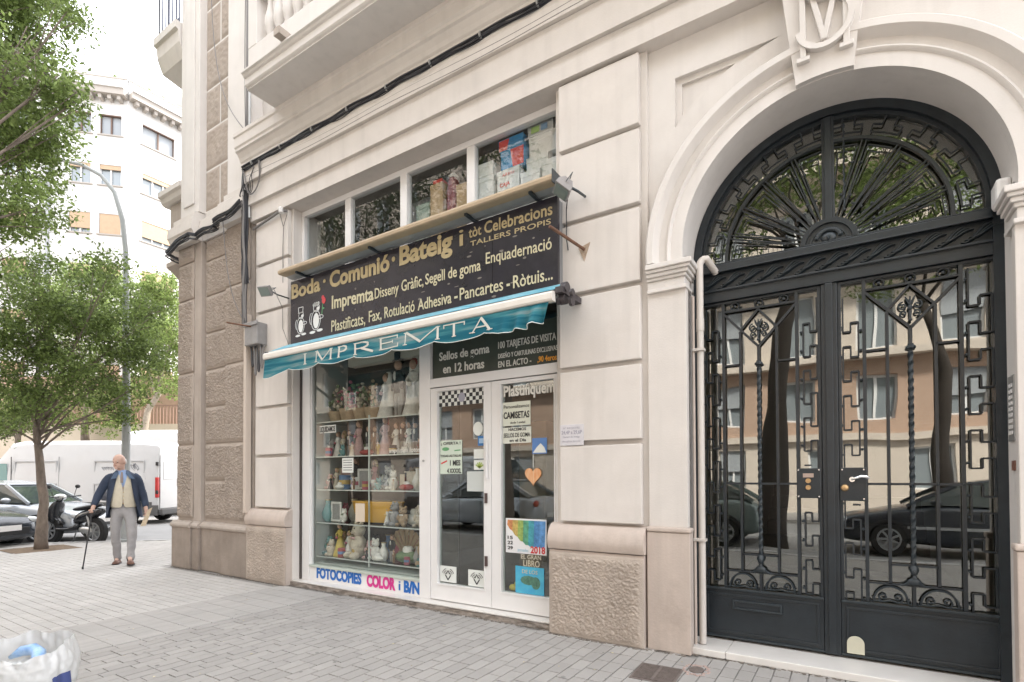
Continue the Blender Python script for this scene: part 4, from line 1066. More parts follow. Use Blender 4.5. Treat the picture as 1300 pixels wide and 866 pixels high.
# awning brace brackets
b1 = thing('brace_rod', 'rusty awning rod on a triangular wall plate right of the sign', 'bracket', (0,0,0))
MB().plate([[(-1.955,3.345),(-1.90,3.225),(-1.845,3.375)]], -0.064,-0.0585).build('wall_plate', mat('rust_stained_plate',(0.50,0.38,0.28),0.8,var=0.4,vscale=25), b1)
MB().tube([(-1.90,-0.063,3.325),(-2.0,-0.50,3.375)],0.013,8).build('rod', rustm, b1, smooth=True)
b2 = thing('brace_rod', 'thin rusty rod sticking out over the grey junction box', 'bracket', (0,0,0))
MB().plate([[(-6.62,3.40),(-6.60,3.30),(-6.53,3.42)]], -0.064,-0.0585).build('wall_plate', rustm, b2)
MB().tube([(-6.59,-0.063,3.37),(-6.76,-0.46,3.38)],0.011,8).build('rod', rustm, b2, smooth=True)
# plaque
pq = thing('hours_plaque', 'small white enamel plaque with faded opening hours on the right pilaster', 'plaque', (0,0,0))
MB().box(-2.14,-1.915,-0.064,-0.0585,1.642,1.824).build('plate', mat('enamel_white',(0.62,0.60,0.62),0.4,var=0.12,vscale=20), pq, bevel=0.002)
ig = mat('faded_grey_ink',(0.33,0.32,0.37),0.7)
text('Nº REGISTRE',-2.11,-1.95,1.785,0.016,-0.0642,ig,pq,depth=0.001); text('24,4P a 29,6P',-2.125,-1.93,1.742,0.030,-0.0642,ig,pq,bold=0.02,depth=0.001)
text('Horari de botiga',-2.11,-1.95,1.71,0.016,-0.0642,ig,pq,depth=0.001); text('dissabte tancat',-2.12,-1.945,1.672,0.016,-0.0642,ig,pq,depth=0.001)

# ---- junction box, cables
jb = thing('junction_box', 'grey cable junction box with looped cables at the corner', 'junction box', (0,0,0))
MB().box(-6.80,-6.50,-0.20,-0.055,3.13,3.42).build('box_body', mat('grey_box_paint',(0.28,0.27,0.265),0.5,var=0.2,vscale=8,streak=0.3), jb, bevel=0.012)
MB().box(-6.81,-6.49,-0.215,-0.2005,3.38,3.43).build('lid', mat('grey_box_paint',(0.28,0.27,0.265),0.5), jb, bevel=0.004)
for k in range(4):
    mb = MB(); x = -6.76+0.07*k; d = 0.24+0.05*((k*3)%4)
    pts = [(x,-0.13,3.14)]+[(x+0.02+0.05*(1-math.cos(a))*.5,-0.13,3.05-d*math.sin(a)*0.8) for a in [PI*i/10 for i in range(11)]]+[(x+0.09,-0.12,3.13)]
    mb.tube(pts, 0.011, 6); mb.build('loop_cable', cablegr if k % 2 else cablem, jb, smooth=True)
cb = thing('cable_bundle', 'black bundle of telephone cables clipped under the cornice and round the corner', 'cables', (0,0,0))
rc = random.Random(11)
for k in range(9):
    ph = rc.uniform(0,6); r = rc.choice([0.005,0.007,0.011]); pts = []
    oy, oz = rc.uniform(-.014,.014), rc.uniform(-.02,.02)
    for i in range(161):
        x = -6.83+9.2*i/160
        sag = 0.035*abs(math.sin(PI*(x+0.2)/0.62))*(0.3+0.9*((k*37)%5)/5) if k > 3 else 0
        pts.append((x, -0.215+oy+0.006*math.sin(x*9+ph), 5.535+oz-sag+0.006*math.sin(x*7+ph)+0.0*x))
    MB().tube(pts, r, 6).build('cable', cablem if k % 4 else cablegr, cb, smooth=True)
for k in range(2):
    pts = [(-6.83+9.2*i/80, -0.19, 5.47 - 0.06*k + 0.012*math.sin(i*.3+k)) for i in range(81)]
    MB().tube([(p[0],p[1],p[2]-0.05*math.sin(PI*i/80)) for i, p in enumerate(pts)], 0.004, 5).build('cable', cablegr, cb, smooth=True)
mb = MB()
x = -6.6
while x < 2.3: mb.lathe([(0.034,-0.007),(0.034,0.007)],10,c=(x,-0.215,5.535),axis='x'); x += 0.62
stuff(mb.build('clip', steelm, cb))
# vertical run down the corner and the sag round the textured bay
for k in range(15):
    ph = rc.uniform(0,6); ox = rc.uniform(-.055,.045); oy = rc.uniform(-.03,.02); pts = []
    zend = 3.42 if k < 11 else rc.uniform(3.7,4.4)
    for i in range(41):
        z = 5.55-(5.55-zend)*i/40; pts.append((-6.86+ox+0.028*math.sin(z*3.1+ph)+0.012*math.sin(z*9+ph), -0.155+oy+0.01*math.sin(z*2.3+ph), z))
    MB().tube(pts, rc.choice([0.007,0.010,0.014]), 6).build('riser_cable', cablem if k % 3 else cablegr, cb, smooth=True)
MB().tube([(-6.90,-0.10,5.6),(-6.90,-0.10,9),(-6.90,-0.10,12)],0.03,8).build('riser_pipe', cablegr, cb, smooth=True)
MB().tube([(-6.83,-0.12,4.9),(-6.83,-0.12,7),(-6.84,-0.12,12)],0.018,8).build('riser_pipe', steelm, cb, smooth=True)
mb = MB().box(-6.93,-6.87,-0.13,-0.055,0.9,3.6); mb.build('flat_conduit', mat('painted_conduit',(0.55,0.47,0.40),0.7), cb)
for k in range(13):
    ph = rc.uniform(0,6); oy = rc.uniform(-.035,.02); oz = rc.uniform(-.05,.05); pts = []
    for i in range(61):
        t = i/60; x = -6.84 - 2.02*t
        y = -0.23 + oy*0.7 + (0.09 if -8.18 < x < -7.52 else 0.0)*0.9
        z = 5.06 + oz - 0.20*t - 0.04*math.sin(PI*min(1,t*1.0)*2+0.4) + 0.014*math.sin(x*11+ph)
        pts.append((x, y, z))
    pts += [(-8.91,-0.19,4.84+oz),(-8.93,-0.08,4.82+oz),(-8.92,0.3,4.80+oz)]
    MB().tube(pts, rc.choice([0.006,0.008,0.011]), 6).build('corner_cable', cablem if k % 3 else cablegr, cb, smooth=True)
for (a, b, sg) in (((-7.9,-0.1,9.8),(-6.88,-0.15,6.1),1.1),((-6.95,-0.1,9.0),(-6.86,-0.15,5.6),0.15),((-7.3,-0.22,4.95),(-6.93,-0.12,3.5),0.35)):
    a = Vector(a); b = Vector(b); pts = []
    for i in range(25):
        t = i/24; p = a.lerp(b,t); p.z -= sg*math.sin(PI*t)*0.5; p.x -= sg*0.25*math.sin(PI*t); pts.append(p)
    MB().tube(pts, 0.006, 5).build('loose_cable', cablegr, cb, smooth=True)
for k in range(7):     # tangled slack where the bundles meet
    pts = []; a0 = rc.uniform(0,6)
    for i in range(25):
        t = i/24; pts.append((-6.86+0.42*t*math.cos(a0*.3)+0.05*math.sin(t*9+a0), -0.20-0.03*math.sin(t*7+a0), 5.50-0.42*t*(1-t)*2-0.10*math.sin(t*3.14)+0.03*math.sin(t*8+a0)))
    MB().tube(pts, rc.choice([0.005,0.008]), 5).build('slack_cable', cablem if k % 2 else cablegr, cb, smooth=True)
wb = thing('wall_cable', 'thin cable and old bracket left of the upper window', 'cables', (0,0,0))
mb = MB(); mb.tube([(-6.80,-0.08,4.75),(-6.15,-0.10,4.82),(-6.05,-0.08,4.80)],0.016,6); mb.tube([(-6.20,-0.08,4.8),(-6.12,-0.08,4.6),(-6.15,-0.07,4.35),(-6.16,-0.06,3.9)],0.005,5); mb.tube([(-6.12,-0.08,4.62),(-6.05,-0.08,4.75)],0.005,5)
mb.build('cable', cablegr, wb, smooth=True)
MB().lathe([(0.03,0),(0.035,0.05),(0.02,0.07)],10,c=(-6.12,-0.12,4.78)).build('insulator', whitem, wb, smooth=True)
c2_ = MB(); c2_.tube([(-5.98,-0.30,3.70),(-6.12,-0.09,3.55),(-6.16,-0.06,3.3),(-6.02,-0.06,3.05)],0.004,5); tag(c2_.build('lamp_wire', cablegr), 'thin wire hanging from the left floodlight to the awning', 'wire')
c3_ = MB(); c3_.tube([(-1.93,-0.30,3.73),(-2.05,-0.10,3.7),(-2.06,-0.08,3.45),(-2.05,-0.07,3.35)],0.005,5); tag(c3_.build('lamp_wire', cablem), 'black wire hanging from the right floodlight down the pilaster', 'wire')

# ================================================================ drain pipes by the gate
dp = thing('drain_pipe', 'cream painted drain pipe with a hooked top beside the gate', 'pipe', (0,0,0))
pm = mat('cream_pipe_paint',(0.60,0.555,0.51),0.6,var=0.1,vscale=6,streak=0.1)
hook = [(-0.985,0.12,0.06),(-0.985,0.12,3.05)]+[(-0.985+0.045*(1-math.cos(a)),0.12+0.02*math.sin(a),3.05+0.05*math.sin(a)) for a in [PI/2*i/5 for i in range(1,6)]]+[(-0.90,0.30,3.03)]
MB().tube(hook, 0.027, 12).build('pipe', pm, dp, smooth=True)
MB().lathe([(0.031,0),(0.031,0.10)],12,c=(-0.985,0.12,2.52)).build('joint_collar', pm, dp, smooth=True)
for z in (2.36, 0.86): MB().box(-1.06,-0.95,0.08,0.15,z,z+0.022).build('clamp', pm, dp, bevel=0.003)
dp2 = thing('thin_conduit', 'thin painted conduit running up behind the drain pipe', 'pipe', (0,0,0))
MB().tube([(-1.036,0.10,0.05),(-1.036,0.10,2.80)],0.013,8).build('pipe', plinthm, dp2, smooth=True)
MB().tube([(-1.042,0.06,0.95),(-1.042,0.06,2.83)],0.006,6).build('wire', cablegr, dp2, smooth=True)
# intercom on the right reveal
ic = thing('intercom_panel', 'aluminium entry phone panel with a column of buttons on the right reveal', 'intercom', (0,0,0))
MB().box(0.838,0.8495,0.10,0.24,1.58,1.98).build('faceplate', steelm, ic, bevel=0.003)
mb = MB()
for i in range(9):
    for j in range(2): mb.box(0.832,0.838,0.13+0.045*j,0.155+0.045*j,1.62+0.036*i,1.642+0.036*i)
mb.build('buttons', whitem, ic)
tg = thing('door_tag', 'small brown name tag screwed on the right reveal', 'plaque', (0,0,0)); MB().box(0.842,0.8495,0.13,0.20,1.40,1.46).build('plate', mat('brown_tag',(0.20,0.09,0.06),0.5), tg)
al = thing('alarm_box', 'white plastic alarm box tucked against the right capital', 'alarm box', (0,0,0)); MB().box(0.775,0.85,0.10,0.25,3.04,3.19).build('body', whitem, al, bevel=0.02)
# ================================================================ WROUGHT IRON GATE
GT = thing('iron_gate', 'tall arched dark wrought iron entrance gate with sunburst fanlight and twin leaves', 'gate', (0,0,0))
GY = 0.33
gx, gz, GR = -0.110, 3.127, 0.955
FL, FR = gx-GR, gx+GR                # outer frame
# outer frame with stepped inner ring
def ringpart(name, r0, r1, y0, y1, a0=0.0, a1=PI, n=64, m=ironm, parent=GT, zb=None):
    P = arc(gx, gz, r1, a1, a0, n); Q = arc(gx, gz, r0, a1, a0, n)
    if zb is not None: P = [(P[0][0],zb)]+P+[(P[-1][0],zb)]; Q = [(Q[0][0],zb)]+Q+[(Q[-1][0],zb)]
    rings = [[(a[0],y0,a[1]),(a[0],y1,a[1]),(b[0],y1,b[1]),(b[0],y0,b[1])] for a, b in zip(P, Q)]
    return MB().loft(rings).build(name, m, parent, smooth=True, fix=True)
ringpart('outer_frame', 0.905, 0.966, GY-0.02, GY+0.10, zb=0.056)
ringpart('frame_bead', 0.878, 0.904, GY+0.012, GY+0.08, zb=3.10)
# transom beam
bx('transom_rail', FL+0.05, FR-0.05, GY-0.025, GY+0.09, 2.79, 2.868, ironm, GT, bevel=0.004)
bx('transom_rail', FL+0.05, FR-0.05, GY-0.035, GY+0.09, 3.032, 3.088, ironm, GT, bevel=0.006)
bx('transom_bead', FL+0.05, FR-0.05, GY-0.045, GY-0.0251, 2.869, 2.885, ironm, GT, bevel=0.004)
bx('transom_bead', FL+0.05, FR-0.05, GY-0.050, GY-0.0351, 3.022, 3.034, ironm, GT, bevel=0.004)
bx('transom_bead', FL+0.05, FR-0.05, GY-0.030, GY+0.02, 3.0885, 3.100, ironm, GT, bevel=0.004)
bx('frieze_panel', FL+0.05, FR-0.05, GY+0.006, GY+0.08, 2.8681, 3.0319, ironm, GT)
nleaf = 13
for i in range(nleaf):
    x0 = -1.03+0.139*i
    for s_ in range(3):
        mb = MB(); rings = []
        for k in range(9):
            t = k/8; x = x0 + 0.02*s_ + 0.165*t; z = 2.955 + (0.052-0.012*s_)*math.sin((t-0.5)*PI*1.25) * (1 if i % 1 == 0 else -1)
            wv = (0.016-0.003*s_)*math.sin(PI*min(1,t*1.05))**0.6+0.002
            rings.append([(x, GY+0.004, z-wv),(x, GY-0.016-0.006*s_, z-wv*0.3),(x, GY-0.016-0.006*s_, z+wv*0.3),(x, GY+0.004, z+wv)])
        mb.loft(rings).build('frieze_leaf', ironlt, GT, smooth=True)
# fanlight: glass, mullion, rings
P = [(gx-0.875,3.10)]+arc(gx, gz, 0.875, PI, 0, 40)+[(gx+0.875,3.10)]
MB().plate([P[::-1]], GY+0.050, GY+0.054).build('fanlight_pane', glass_gate, GT, fix=True)
bx('mullion', gx-0.040, gx+0.040, GY-0.01, GY+0.045, 3.26, gz+0.90, ironm, GT, bevel=0.004)
bx('mullion', gx-0.022, gx+0.022, GY-0.025, GY-0.0101, 3.26, gz+0.895, ironm, GT, bevel=0.004)
ringpart('fan_ring', 0.702, 0.724, GY-0.005, GY+0.03, zb=3.10)
MDX, MDZ = gx+0.0, 3.085
# half-round medallion with wreath and mask
mb = MB()
def half(r0, r1, y0, y1):
    P = arc(MDX, MDZ, r1, PI, 0, 24); Q = arc(MDX, MDZ, max(r0,0.001), PI, 0, 24)
    mb.loft([[(a[0],y0,a[1]),(a[0],y1,a[1]),(b[0],y1,b[1]),(b[0],y0,b[1])] for a, b in zip(P,Q)])
half(0.0,0.165,GY-0.012,GY+0.03); half(0.150,0.185,GY-0.03,GY+0.03); half(0.112,0.122,GY-0.02,GY-0.01)
mb.build('medallion', ironm, GT, smooth=True, fix=True)
mb = MB()
for i in range(15):
    a = PI*(0.10+0.80*i/14); mb.ell((MDX+0.078*math.cos(a), GY-0.02, MDZ+0.03+0.070*math.sin(a)), (0.017,0.014,0.015), 7, 5)
mb.ell((MDX,GY-0.014,MDZ+0.045),(0.05,0.018,0.04),10,6); mb.ell((MDX,GY-0.03,MDZ+0.035),(0.010,0.014,0.016),8,5)
mb.build('wreath_relief', ironlt, GT, smooth=True)
# sunburst: 10 sectors of nested bars
def V(r, a): return (gx + r*math.cos(a), MDZ + 0.0 + r*math.sin(a)*(1.0))
def vr(a): # radius from medallion centre to the ring inner edge
    dz = gz - MDZ; b = dz*math.sin(a); return b + math.sqrt(b*b + 0.700**2 - dz*dz)
nsec = 10
edges = [PI*i/nsec for i in range(nsec+1)]
def fbar(mb, p, q, w=0.011, d=0.014, y=GY+0.010): mb.bar((p[0],y,p[1]),(q[0],y,q[1]), w, d)
for i, a in enumerate(edges):
    if i in (0, nsec) : continue
    if i == nsec//2: continue
    mb = MB()
    for off in (-0.0135, 0.0135):
        n_ = (-math.sin(a)*off, math.cos(a)*off); p = V(0.185,a); q = V(vr(a),a)
        fbar(mb, (p[0]+n_[0],p[1]+n_[1]), (q[0]+n_[0],q[1]+n_[1]), 0.0085, 0.014)
    mb.build('ray_bar', ironm, GT)
for i in range(nsec):
    a0, a1 = edges[i], edges[i+1]; R = vr((a0+a1)/2)
    mb = MB()
    for k, (da, dr, rin) in enumerate(((0.05,0.030,0.24),(0.095,0.075,0.33))):
        dl = da*1.0
        # open trapezoid: up one side, across, short return
        aL, aR = a0+dl, a1-dl
        ro = R-dr
        sideA, sideB = (aL, aR) if a0 < PI/2-0.01 else (aR, aL)
        if k == 0:
            mbp = [V(rin+0.03, a0+dl*1.5), V(ro, aL), V(ro, aR), V(rin+0.03, a1-dl*1.5)]
            pts = mbp
        else:
            p0 = V(rin+0.10, sideB); pts = [p0, V(ro, sideB), V(ro, sideB+(sideA-sideB)*0.75)]
            if i % 2: pts = pts
        for p, q in zip(pts[:-1], pts[1:]): fbar(mb, p, q, 0.0072, 0.010)
    mb.build('sunburst_bar', ironm, GT)
mb = MB()
for i, a in enumerate(edges[1:-1]):
    for r in (0.30+0.05*(i%2), 0.55+0.03*(i%2)):
        for off in (-0.030, 0.030):
            p = V(r, a); mb.ell((p[0]-math.sin(a)*off, GY-0.002, p[1]+math.cos(a)*off), 0.011, 7, 5)
stuff(mb.build('stud', ironlt, GT, smooth=True))
# meander between the rings
def polar(r, a): return (gx+r*math.cos(a), gz+r*math.sin(a))
ri, rm, ro = 0.735, 0.800, 0.862
nm = 10
for i in range(nm):
    mb = MB()
    w = PI/nm; a = w*i; sg = 1
    c_ = a+w*0.5
    if abs(c_-PI/2) < 0.05: c_ += 0.0
    pts = [polar(0.876,c_-.15*w), polar(0.815,c_-.15*w), polar(0.815,c_-.37*w), polar(0.762,c_-.37*w)]+[polar(0.762,c_+w*(-.37+.74*k/5)) for k in range(1,6)]+[polar(0.815,c_+.37*w), polar(0.815,c_+.15*w), polar(0.876,c_+.15*w)]
    for p, q in zip(pts[:-1], pts[1:]): fbar(mb, p, q, 0.0085, 0.012, GY+0.02)
    mb.build('arch_meander', ironm, GT)

def gbar(parent, name, p, q, w=0.018, d=0.018, y=GY+0.012, m=ironm, bev=0.0):
    return MB().bar((p[0],y,p[1]),(q[0],y,q[1]), w, d).build(name, m, parent, bevel=bev)
def twisted(parent, x, z0, z1, w=0.021):
    mb = MB(); n = int((z1-z0)/0.012); rings = []
    for i in range(n+1):
        z = z0+(z1-z0)*i/n; a = (z-z0)*26
        rings.append([(x+w*0.72*math.cos(a+k*PI/2), GY+0.010+w*0.72*math.sin(a+k*PI/2), z) for k in range(4)])
    mb.loft(rings); return mb.build('twisted_bar', ironlt, parent)
def scroll(mb, cx, cz, r, a0, turns, sgn, w=0.007, y=GY+0.01):
    pts = []
    n = 26
    for i in range(n+1):
        t = i/n; a = a0 + sgn*turns*2*PI*t; rr_ = r*(1-0.78*t); pts.append((cx+rr_*math.cos(a), y, cz+rr_*math.sin(a)))
    mb.tube(pts, w, 6)
def meander(parent, xa, xb, z0, z1, flip=False, period=0.357, ph=0.0, zcut=None):
    xm = (xa+xb)/2; L = xb; Rr = xa
    mb = MB(); st_ = MB(); z = z1-ph
    if flip: A, B_ = xb, xa
    else: A, B_ = xa, xb
    segs = []
    while z > z0-period:
        q = period
        segs += [((B_,z),(B_,z-q*0.70)),((B_,z-q*0.70),(xm,z-q*0.70)),((xm,z-q*0.70),(xm,z-q*0.52)),((xm,z-q*0.52),(A,z-q*0.52)),
                 ((A,z-q*0.52),(A,z-q*1.22)),((A,z-q*1.22),(xm,z-q*1.22)),((xm,z-q*1.22),(xm,z-q*1.0)),((xm,z-q*1.0),(B_,z-q*1.0))]
        for xx, zz, sgn in ((B_, z-q*0.2, 1),(B_, z-q*0.6, 1),(A, z-q*0.7, -1),(A,z-q*1.1,-1)):
            if z0 < zz < z1: st_.ell((xx+(0.014 if (xx == max(A,B_)) else -0.014), GY+0.006, zz), 0.010, 6, 4)
        z -= q
    for p, q in segs:
        pz, qz = min(max(p[1],z0),z1), min(max(q[1],z0),z1)
        if p[1] == q[1] and not (z0 <= p[1] <= z1): continue
        if p[0] == q[0] and abs(pz-qz) < 1e-4: continue
        if zcut and zcut[0] < (pz+qz)/2 < zcut[1]: continue
        mb.bar((p[0],GY+0.016,pz),(q[0],GY+0.016,qz), 0.011, 0.013)
    mb.build('meander_bar', ironm, parent); stuff(st_.build('stud', ironlt, parent, smooth=True))

def leaf_(x0, x1, bars, mL, mR, label, lockside):
    """x0..x1 leaf width; bars: main, side, twist, side, main"""
    zt, zr = 2.788, 0.470
    mb = MB().plate([[(x0,0.072),(x1,0.072),(x1,zt),(x0,zt)], [(x0+0.022,zr),(x0+0.022,zt-0.02),(x1-0.022,zt-0.02),(x1-0.022,zr)]], GY+0.0, GY+0.045)
    lf = mb.build('gate_leaf', ironm, GT, fix=True, bevel=0.003); lf['label'] = label
    MB().box(x0+0.02, x1-0.02, GY+0.040, GY+0.044, zr-0.01, zt-0.01).build('pane', glass_gate, lf)
    # kick panel mouldings
    for a, b, c, d, y in ((x0+0.03,x1-0.03,0.115,0.43,GY-0.010),):
        MB().plate([[(a,c),(b,c),(b,d),(a,d)], [(a+0.018,c+0.018),(a+0.018,d-0.018),(b-0.018,d-0.018),(b-0.018,c+0.018)]], y, GY-0.0002).build('panel_moulding', ironm, lf, fix=True, bevel=0.004)
    MB().box(x0, x1, GY-0.018, GY-0.0003, 0.458, 0.476).build('rail_bead', ironlt, lf, bevel=0.004)
    MB().box(x0, x1, GY-0.014, GY-0.0003, 0.074, 0.092).build('rail_bead', ironlt, lf, bevel=0.004)
    b0, b1, bt, b3, b4 = bars
    zc = 2.395                       # foot of the V
    gbar(lf, 'vertical_bar', (b0,zr),(b0,zt-0.02), 0.022, 0.022); gbar(lf, 'vertical_bar', (b4,zr),(b4,zt-0.02), 0.022, 0.022)
    gbar(lf, 'vertical_bar', (b1,0.615),(b1,2.528), 0.018, 0.018); gbar(lf, 'vertical_bar', (b3,0.615),(b3,2.528), 0.018, 0.018)
    gbar(lf, 'horizontal_bar', (b0,2.702),(b4,2.702), 0.013, 0.02)
    gbar(lf, 'diagonal_bar', (b0,2.690),(bt,zc), 0.016, 0.02); gbar(lf, 'diagonal_bar', (b4,2.690),(bt,zc), 0.016, 0.02)
    gbar(lf, 'diagonal_bar', (bt,2.690),(b1,2.535), 0.014, 0.018); gbar(lf, 'diagonal_bar', (bt,2.690),(b3,2.535), 0.014, 0.018)
    gbar(lf, 'horizontal_bar', (b0,2.265),(b1,2.265), 0.012); gbar(lf, 'horizontal_bar', (b3,2.265),(b4,2.265), 0.012)
    gbar(lf, 'horizontal_bar', (b0,1.312),(b4,1.312), 0.016)
    gbar(lf, 'horizontal_bar', (b1,0.752),(b3,0.752), 0.014); gbar(lf, 'horizontal_bar', (b0,0.615),(b4,0.615), 0.014)
    MB().bar((bt,GY+0.012,zc),(bt,GY+0.012,2.27),0.020).build('vertical_bar', ironm, lf)
    MB().lathe([(0.016,-0.02),(0.030,-0.012),(0.030,0.0),(0.018,0.010),(0.018,0.02)],12,c=(bt,GY+0.010,2.262)).build('collar', ironlt, lf, smooth=True)
    twisted(lf, bt, 0.76, 2.245)
    MB().bar((bt,GY+0.012,0.47),(bt,GY+0.012,0.76),0.020).build('vertical_bar', ironm, lf)
    # ring frieze at the top
    mb = MB()
    for k in range(3):
        cx = b0+(b4-b0)*(k+0.5)/3; c_ = [(cx+0.030*math.cos(a), GY+0.010, 2.737+0.028*math.sin(a)) for a in [2*PI*i/16 for i in range(17)]]
        mb = MB(); mb.tube(c_, 0.006, 6); mb.ell((cx,GY+0.008,2.737),(0.012,0.006,0.012),8,5); mb.build('ring_ornament', ironm, lf, smooth=True)
    # palmette in the diamond
    mb = MB(); cz = 2.535
    for sg in (1,-1):
        scroll(mb, bt+sg*0.040, cz+0.012, 0.030, PI/2 if sg > 0 else PI/2, 1.2, -sg, 0.006)
        scroll(mb, bt+sg*0.036, cz-0.042, 0.024, -PI/2, 1.1, sg, 0.006)
    mb.tube([(bt,GY+0.008,cz-0.09),(bt,GY+0.006,cz-0.03),(bt,GY+0.008,cz+0.075)], [0.007,0.010,0.004], 7)
    for sg in (1,-1): mb.tube([(bt,GY+0.008,cz+0.01),(bt+sg*0.018,GY+0.006,cz+0.05),(bt+sg*0.026,GY+0.008,cz+0.075)], [0.007,0.008,0.004], 6)
    mb.ell((bt,GY+0.0,cz-0.09),0.012,8,5); mb.ell((bt,GY+0.0,cz-0.005),(0.016,0.012,0.02),8,5)
    mb.build('palmette', ironlt, lf, smooth=True)
    # little bust above the bottom rail
    mb = MB(); z = 0.62
    mb.ell((bt,GY-0.008,z+0.095),(0.022,0.020,0.030),10,8); mb.ell((bt,GY-0.002,z+0.108),(0.028,0.020,0.030),10,8); mb.ell((bt,GY-0.026,z+0.092),(0.006,0.008,0.008),6,4)
    mb.tube([(bt,GY-0.004,z+0.07),(bt,GY-0.004,z+0.045)],[0.012,0.016],8); mb.ell((bt,GY-0.002,z+0.022),(0.040,0.018,0.028),10,6)
    for sg in (1,-1): mb.tube([(bt+sg*0.02,GY,z+0.02),(bt+sg*0.05,GY,z+0.0),(bt+sg*0.08,GY+0.004,z-0.006)],[0.014,0.010,0.005],6)
    mb.build('bust_ornament', ironlt, lf, smooth=True)
    # arch-and-scroll frieze under it
    for (xa, xb) in ((b0,bt),(bt,b4)):
        mb = MB(); cx = (xa+xb)/2; rx = (xb-xa)/2*0.74
        mb.tube([(cx+rx*math.cos(a), GY+0.008, 0.492+0.105*math.sin(a)) for a in [PI*i/14 for i in range(15)]], 0.007, 6)
        for sg in (1,-1):
            scroll(mb, cx+sg*0.042, 0.518, 0.030, -PI/2, 1.15, sg, 0.0055); scroll(mb, cx+sg*(rx+0.012), 0.492, 0.018, PI/2, 0.8, sg, 0.005)
        mb.tube([(cx-rx,GY+0.008,0.49),(cx-0.04,GY+0.008,0.488),(cx,GY+0.008,0.50),(cx+0.04,GY+0.008,0.488),(cx+rx,GY+0.008,0.49)],0.005,6)
        mb.build('scroll_frieze', ironlt, lf, smooth=True)
    mb = MB()
    for z in (1.312,):
        for x in (b0,b1,b3,b4): mb.ell((x,GY-0.001,z),0.009,6,4)
    mb.build('stud', ironlt, lf, smooth=True)
    zc_ = (1.18,1.44)
    meander(lf, *mL[:2], zr+0.005, zt-0.02, flip=mL[2], ph=mL[3], zcut=zc_ if lockside == 'L' else None)
    meander(lf, *mR[:2], zr+0.005, zt-0.02, flip=mR[2], ph=mR[3], zcut=zc_ if lockside == 'R' else None)
    return lf
lfL = leaf_(-1.030,-0.168,(-0.852,-0.727,-0.593,-0.465,-0.327),(-0.985,-0.893,True,0.02),(-0.285,-0.195,False,0.06),'left leaf of the gate with a letter slot','R')
lfR = leaf_(-0.062, 0.835,( 0.100, 0.234, 0.365, 0.501, 0.635),(-0.030, 0.065,True,0.10),(0.672,0.790,True,0.03),'right leaf of the gate with the lever handle','L')
bx('central_post', -0.1665,-0.0635, GY-0.010, GY+0.055, 0.068, 2.789, ironm, GT, bevel=0.004)
bx('central_post', -0.140,-0.092, GY-0.024, GY-0.0101, 0.075, 2.789, ironm, GT, bevel=0.004)
# letter slot
MB().plate([[(-0.80,0.312),(-0.445,0.312),(-0.445,0.385),(-0.80,0.385)], [(-0.785,0.327),(-0.785,0.370),(-0.46,0.370),(-0.46,0.327)]], GY-0.018, GY-0.0002).build('letter_slot', ironlt, lfL, fix=True, bevel=0.003)
MB().box(-0.784,-0.461,GY-0.008,GY-0.0002,0.328,0.369).build('slot_flap', ironm, lfL)
# lock plates
MB().box(-0.336,-0.178,GY-0.016,GY-0.001,1.205,1.428).build('lock_plate', ironm, lfL, bevel=0.004)
MB().box(-0.060, 0.104,GY-0.016,GY-0.001,1.190,1.430).build('lock_plate', ironm, lfR, bevel=0.004)
for z in (1.335,1.285): MB().lathe([(0.017,0),(0.019,0.010),(0.012,0.016)][::-1],14,c=(-0.26,GY-0.034,z),axis='y').build('lock_cylinder', brassm, lfL, smooth=True, fix=True)
MB().box(-0.295,-0.225,GY-0.020,GY-0.0162,1.36,1.39).build('brass_label', mat('dull_pink_brass',(0.40,0.30,0.25),0.5), lfL)
MB().lathe([(0.008,-0.022),(0.020,-0.016),(0.026,0.0)],16,c=(-0.03,GY-0.018,1.285),axis='y').build('lock_knob', brassm, lfR, smooth=True, fix=True)
MB().tube([(0.015,GY-0.018,1.345),(0.015,GY-0.055,1.348),(0.035,GY-0.062,1.352),(0.07,GY-0.062,1.366),(0.10,GY-0.060,1.362),(0.118,GY-0.058,1.352)],[0.009,0.009,0.009,0.011,0.012,0.007],8).build('lever_handle', chromem, lfR, smooth=True)
MB().lathe([(0.018,0),(0.018,0.004)],14,c=(0.015,GY-0.021,1.345),axis='y').build('handle_rose', chromem, lfR)
mb = MB()
for x, z in ((-0.325,1.415),(-0.19,1.415),(-0.325,1.218),(-0.19,1.218)): mb.ell((x,GY-0.018,z),0.009,6,4)
mb.build('bolt', chromem, lfL, smooth=True)
mb = MB()
for x, z in ((-0.045,1.415),(0.085,1.415),(0.085,1.205)): mb.ell((x,GY-0.018,z),0.009,6,4)
mb.build('bolt', chromem, lfR, smooth=True)
ds = MB().plate([[(-0.030,0.098),(0.076,0.098)]+arc(0.023,0.172,0.053,0,PI,12)], GY-0.018, GY-0.012); ds.build('rubber_stop', mat('yellowed_white_plastic',(0.58,0.56,0.44),0.5,var=0.1), lfR, fix=True, bevel=0.003)  # white rounded rubber stop near the foot of the right leaf
MB().tube([(gx+0.10,GY-0.0,3.95)]+[(gx+0.10+0.004*math.sin(k*2.2),GY-0.0,3.95-0.022*k) for k in range(1,30)],[0.005+0.003*(k%2) for k in range(30)],5).build('hanging_chain', ironlt, GT)
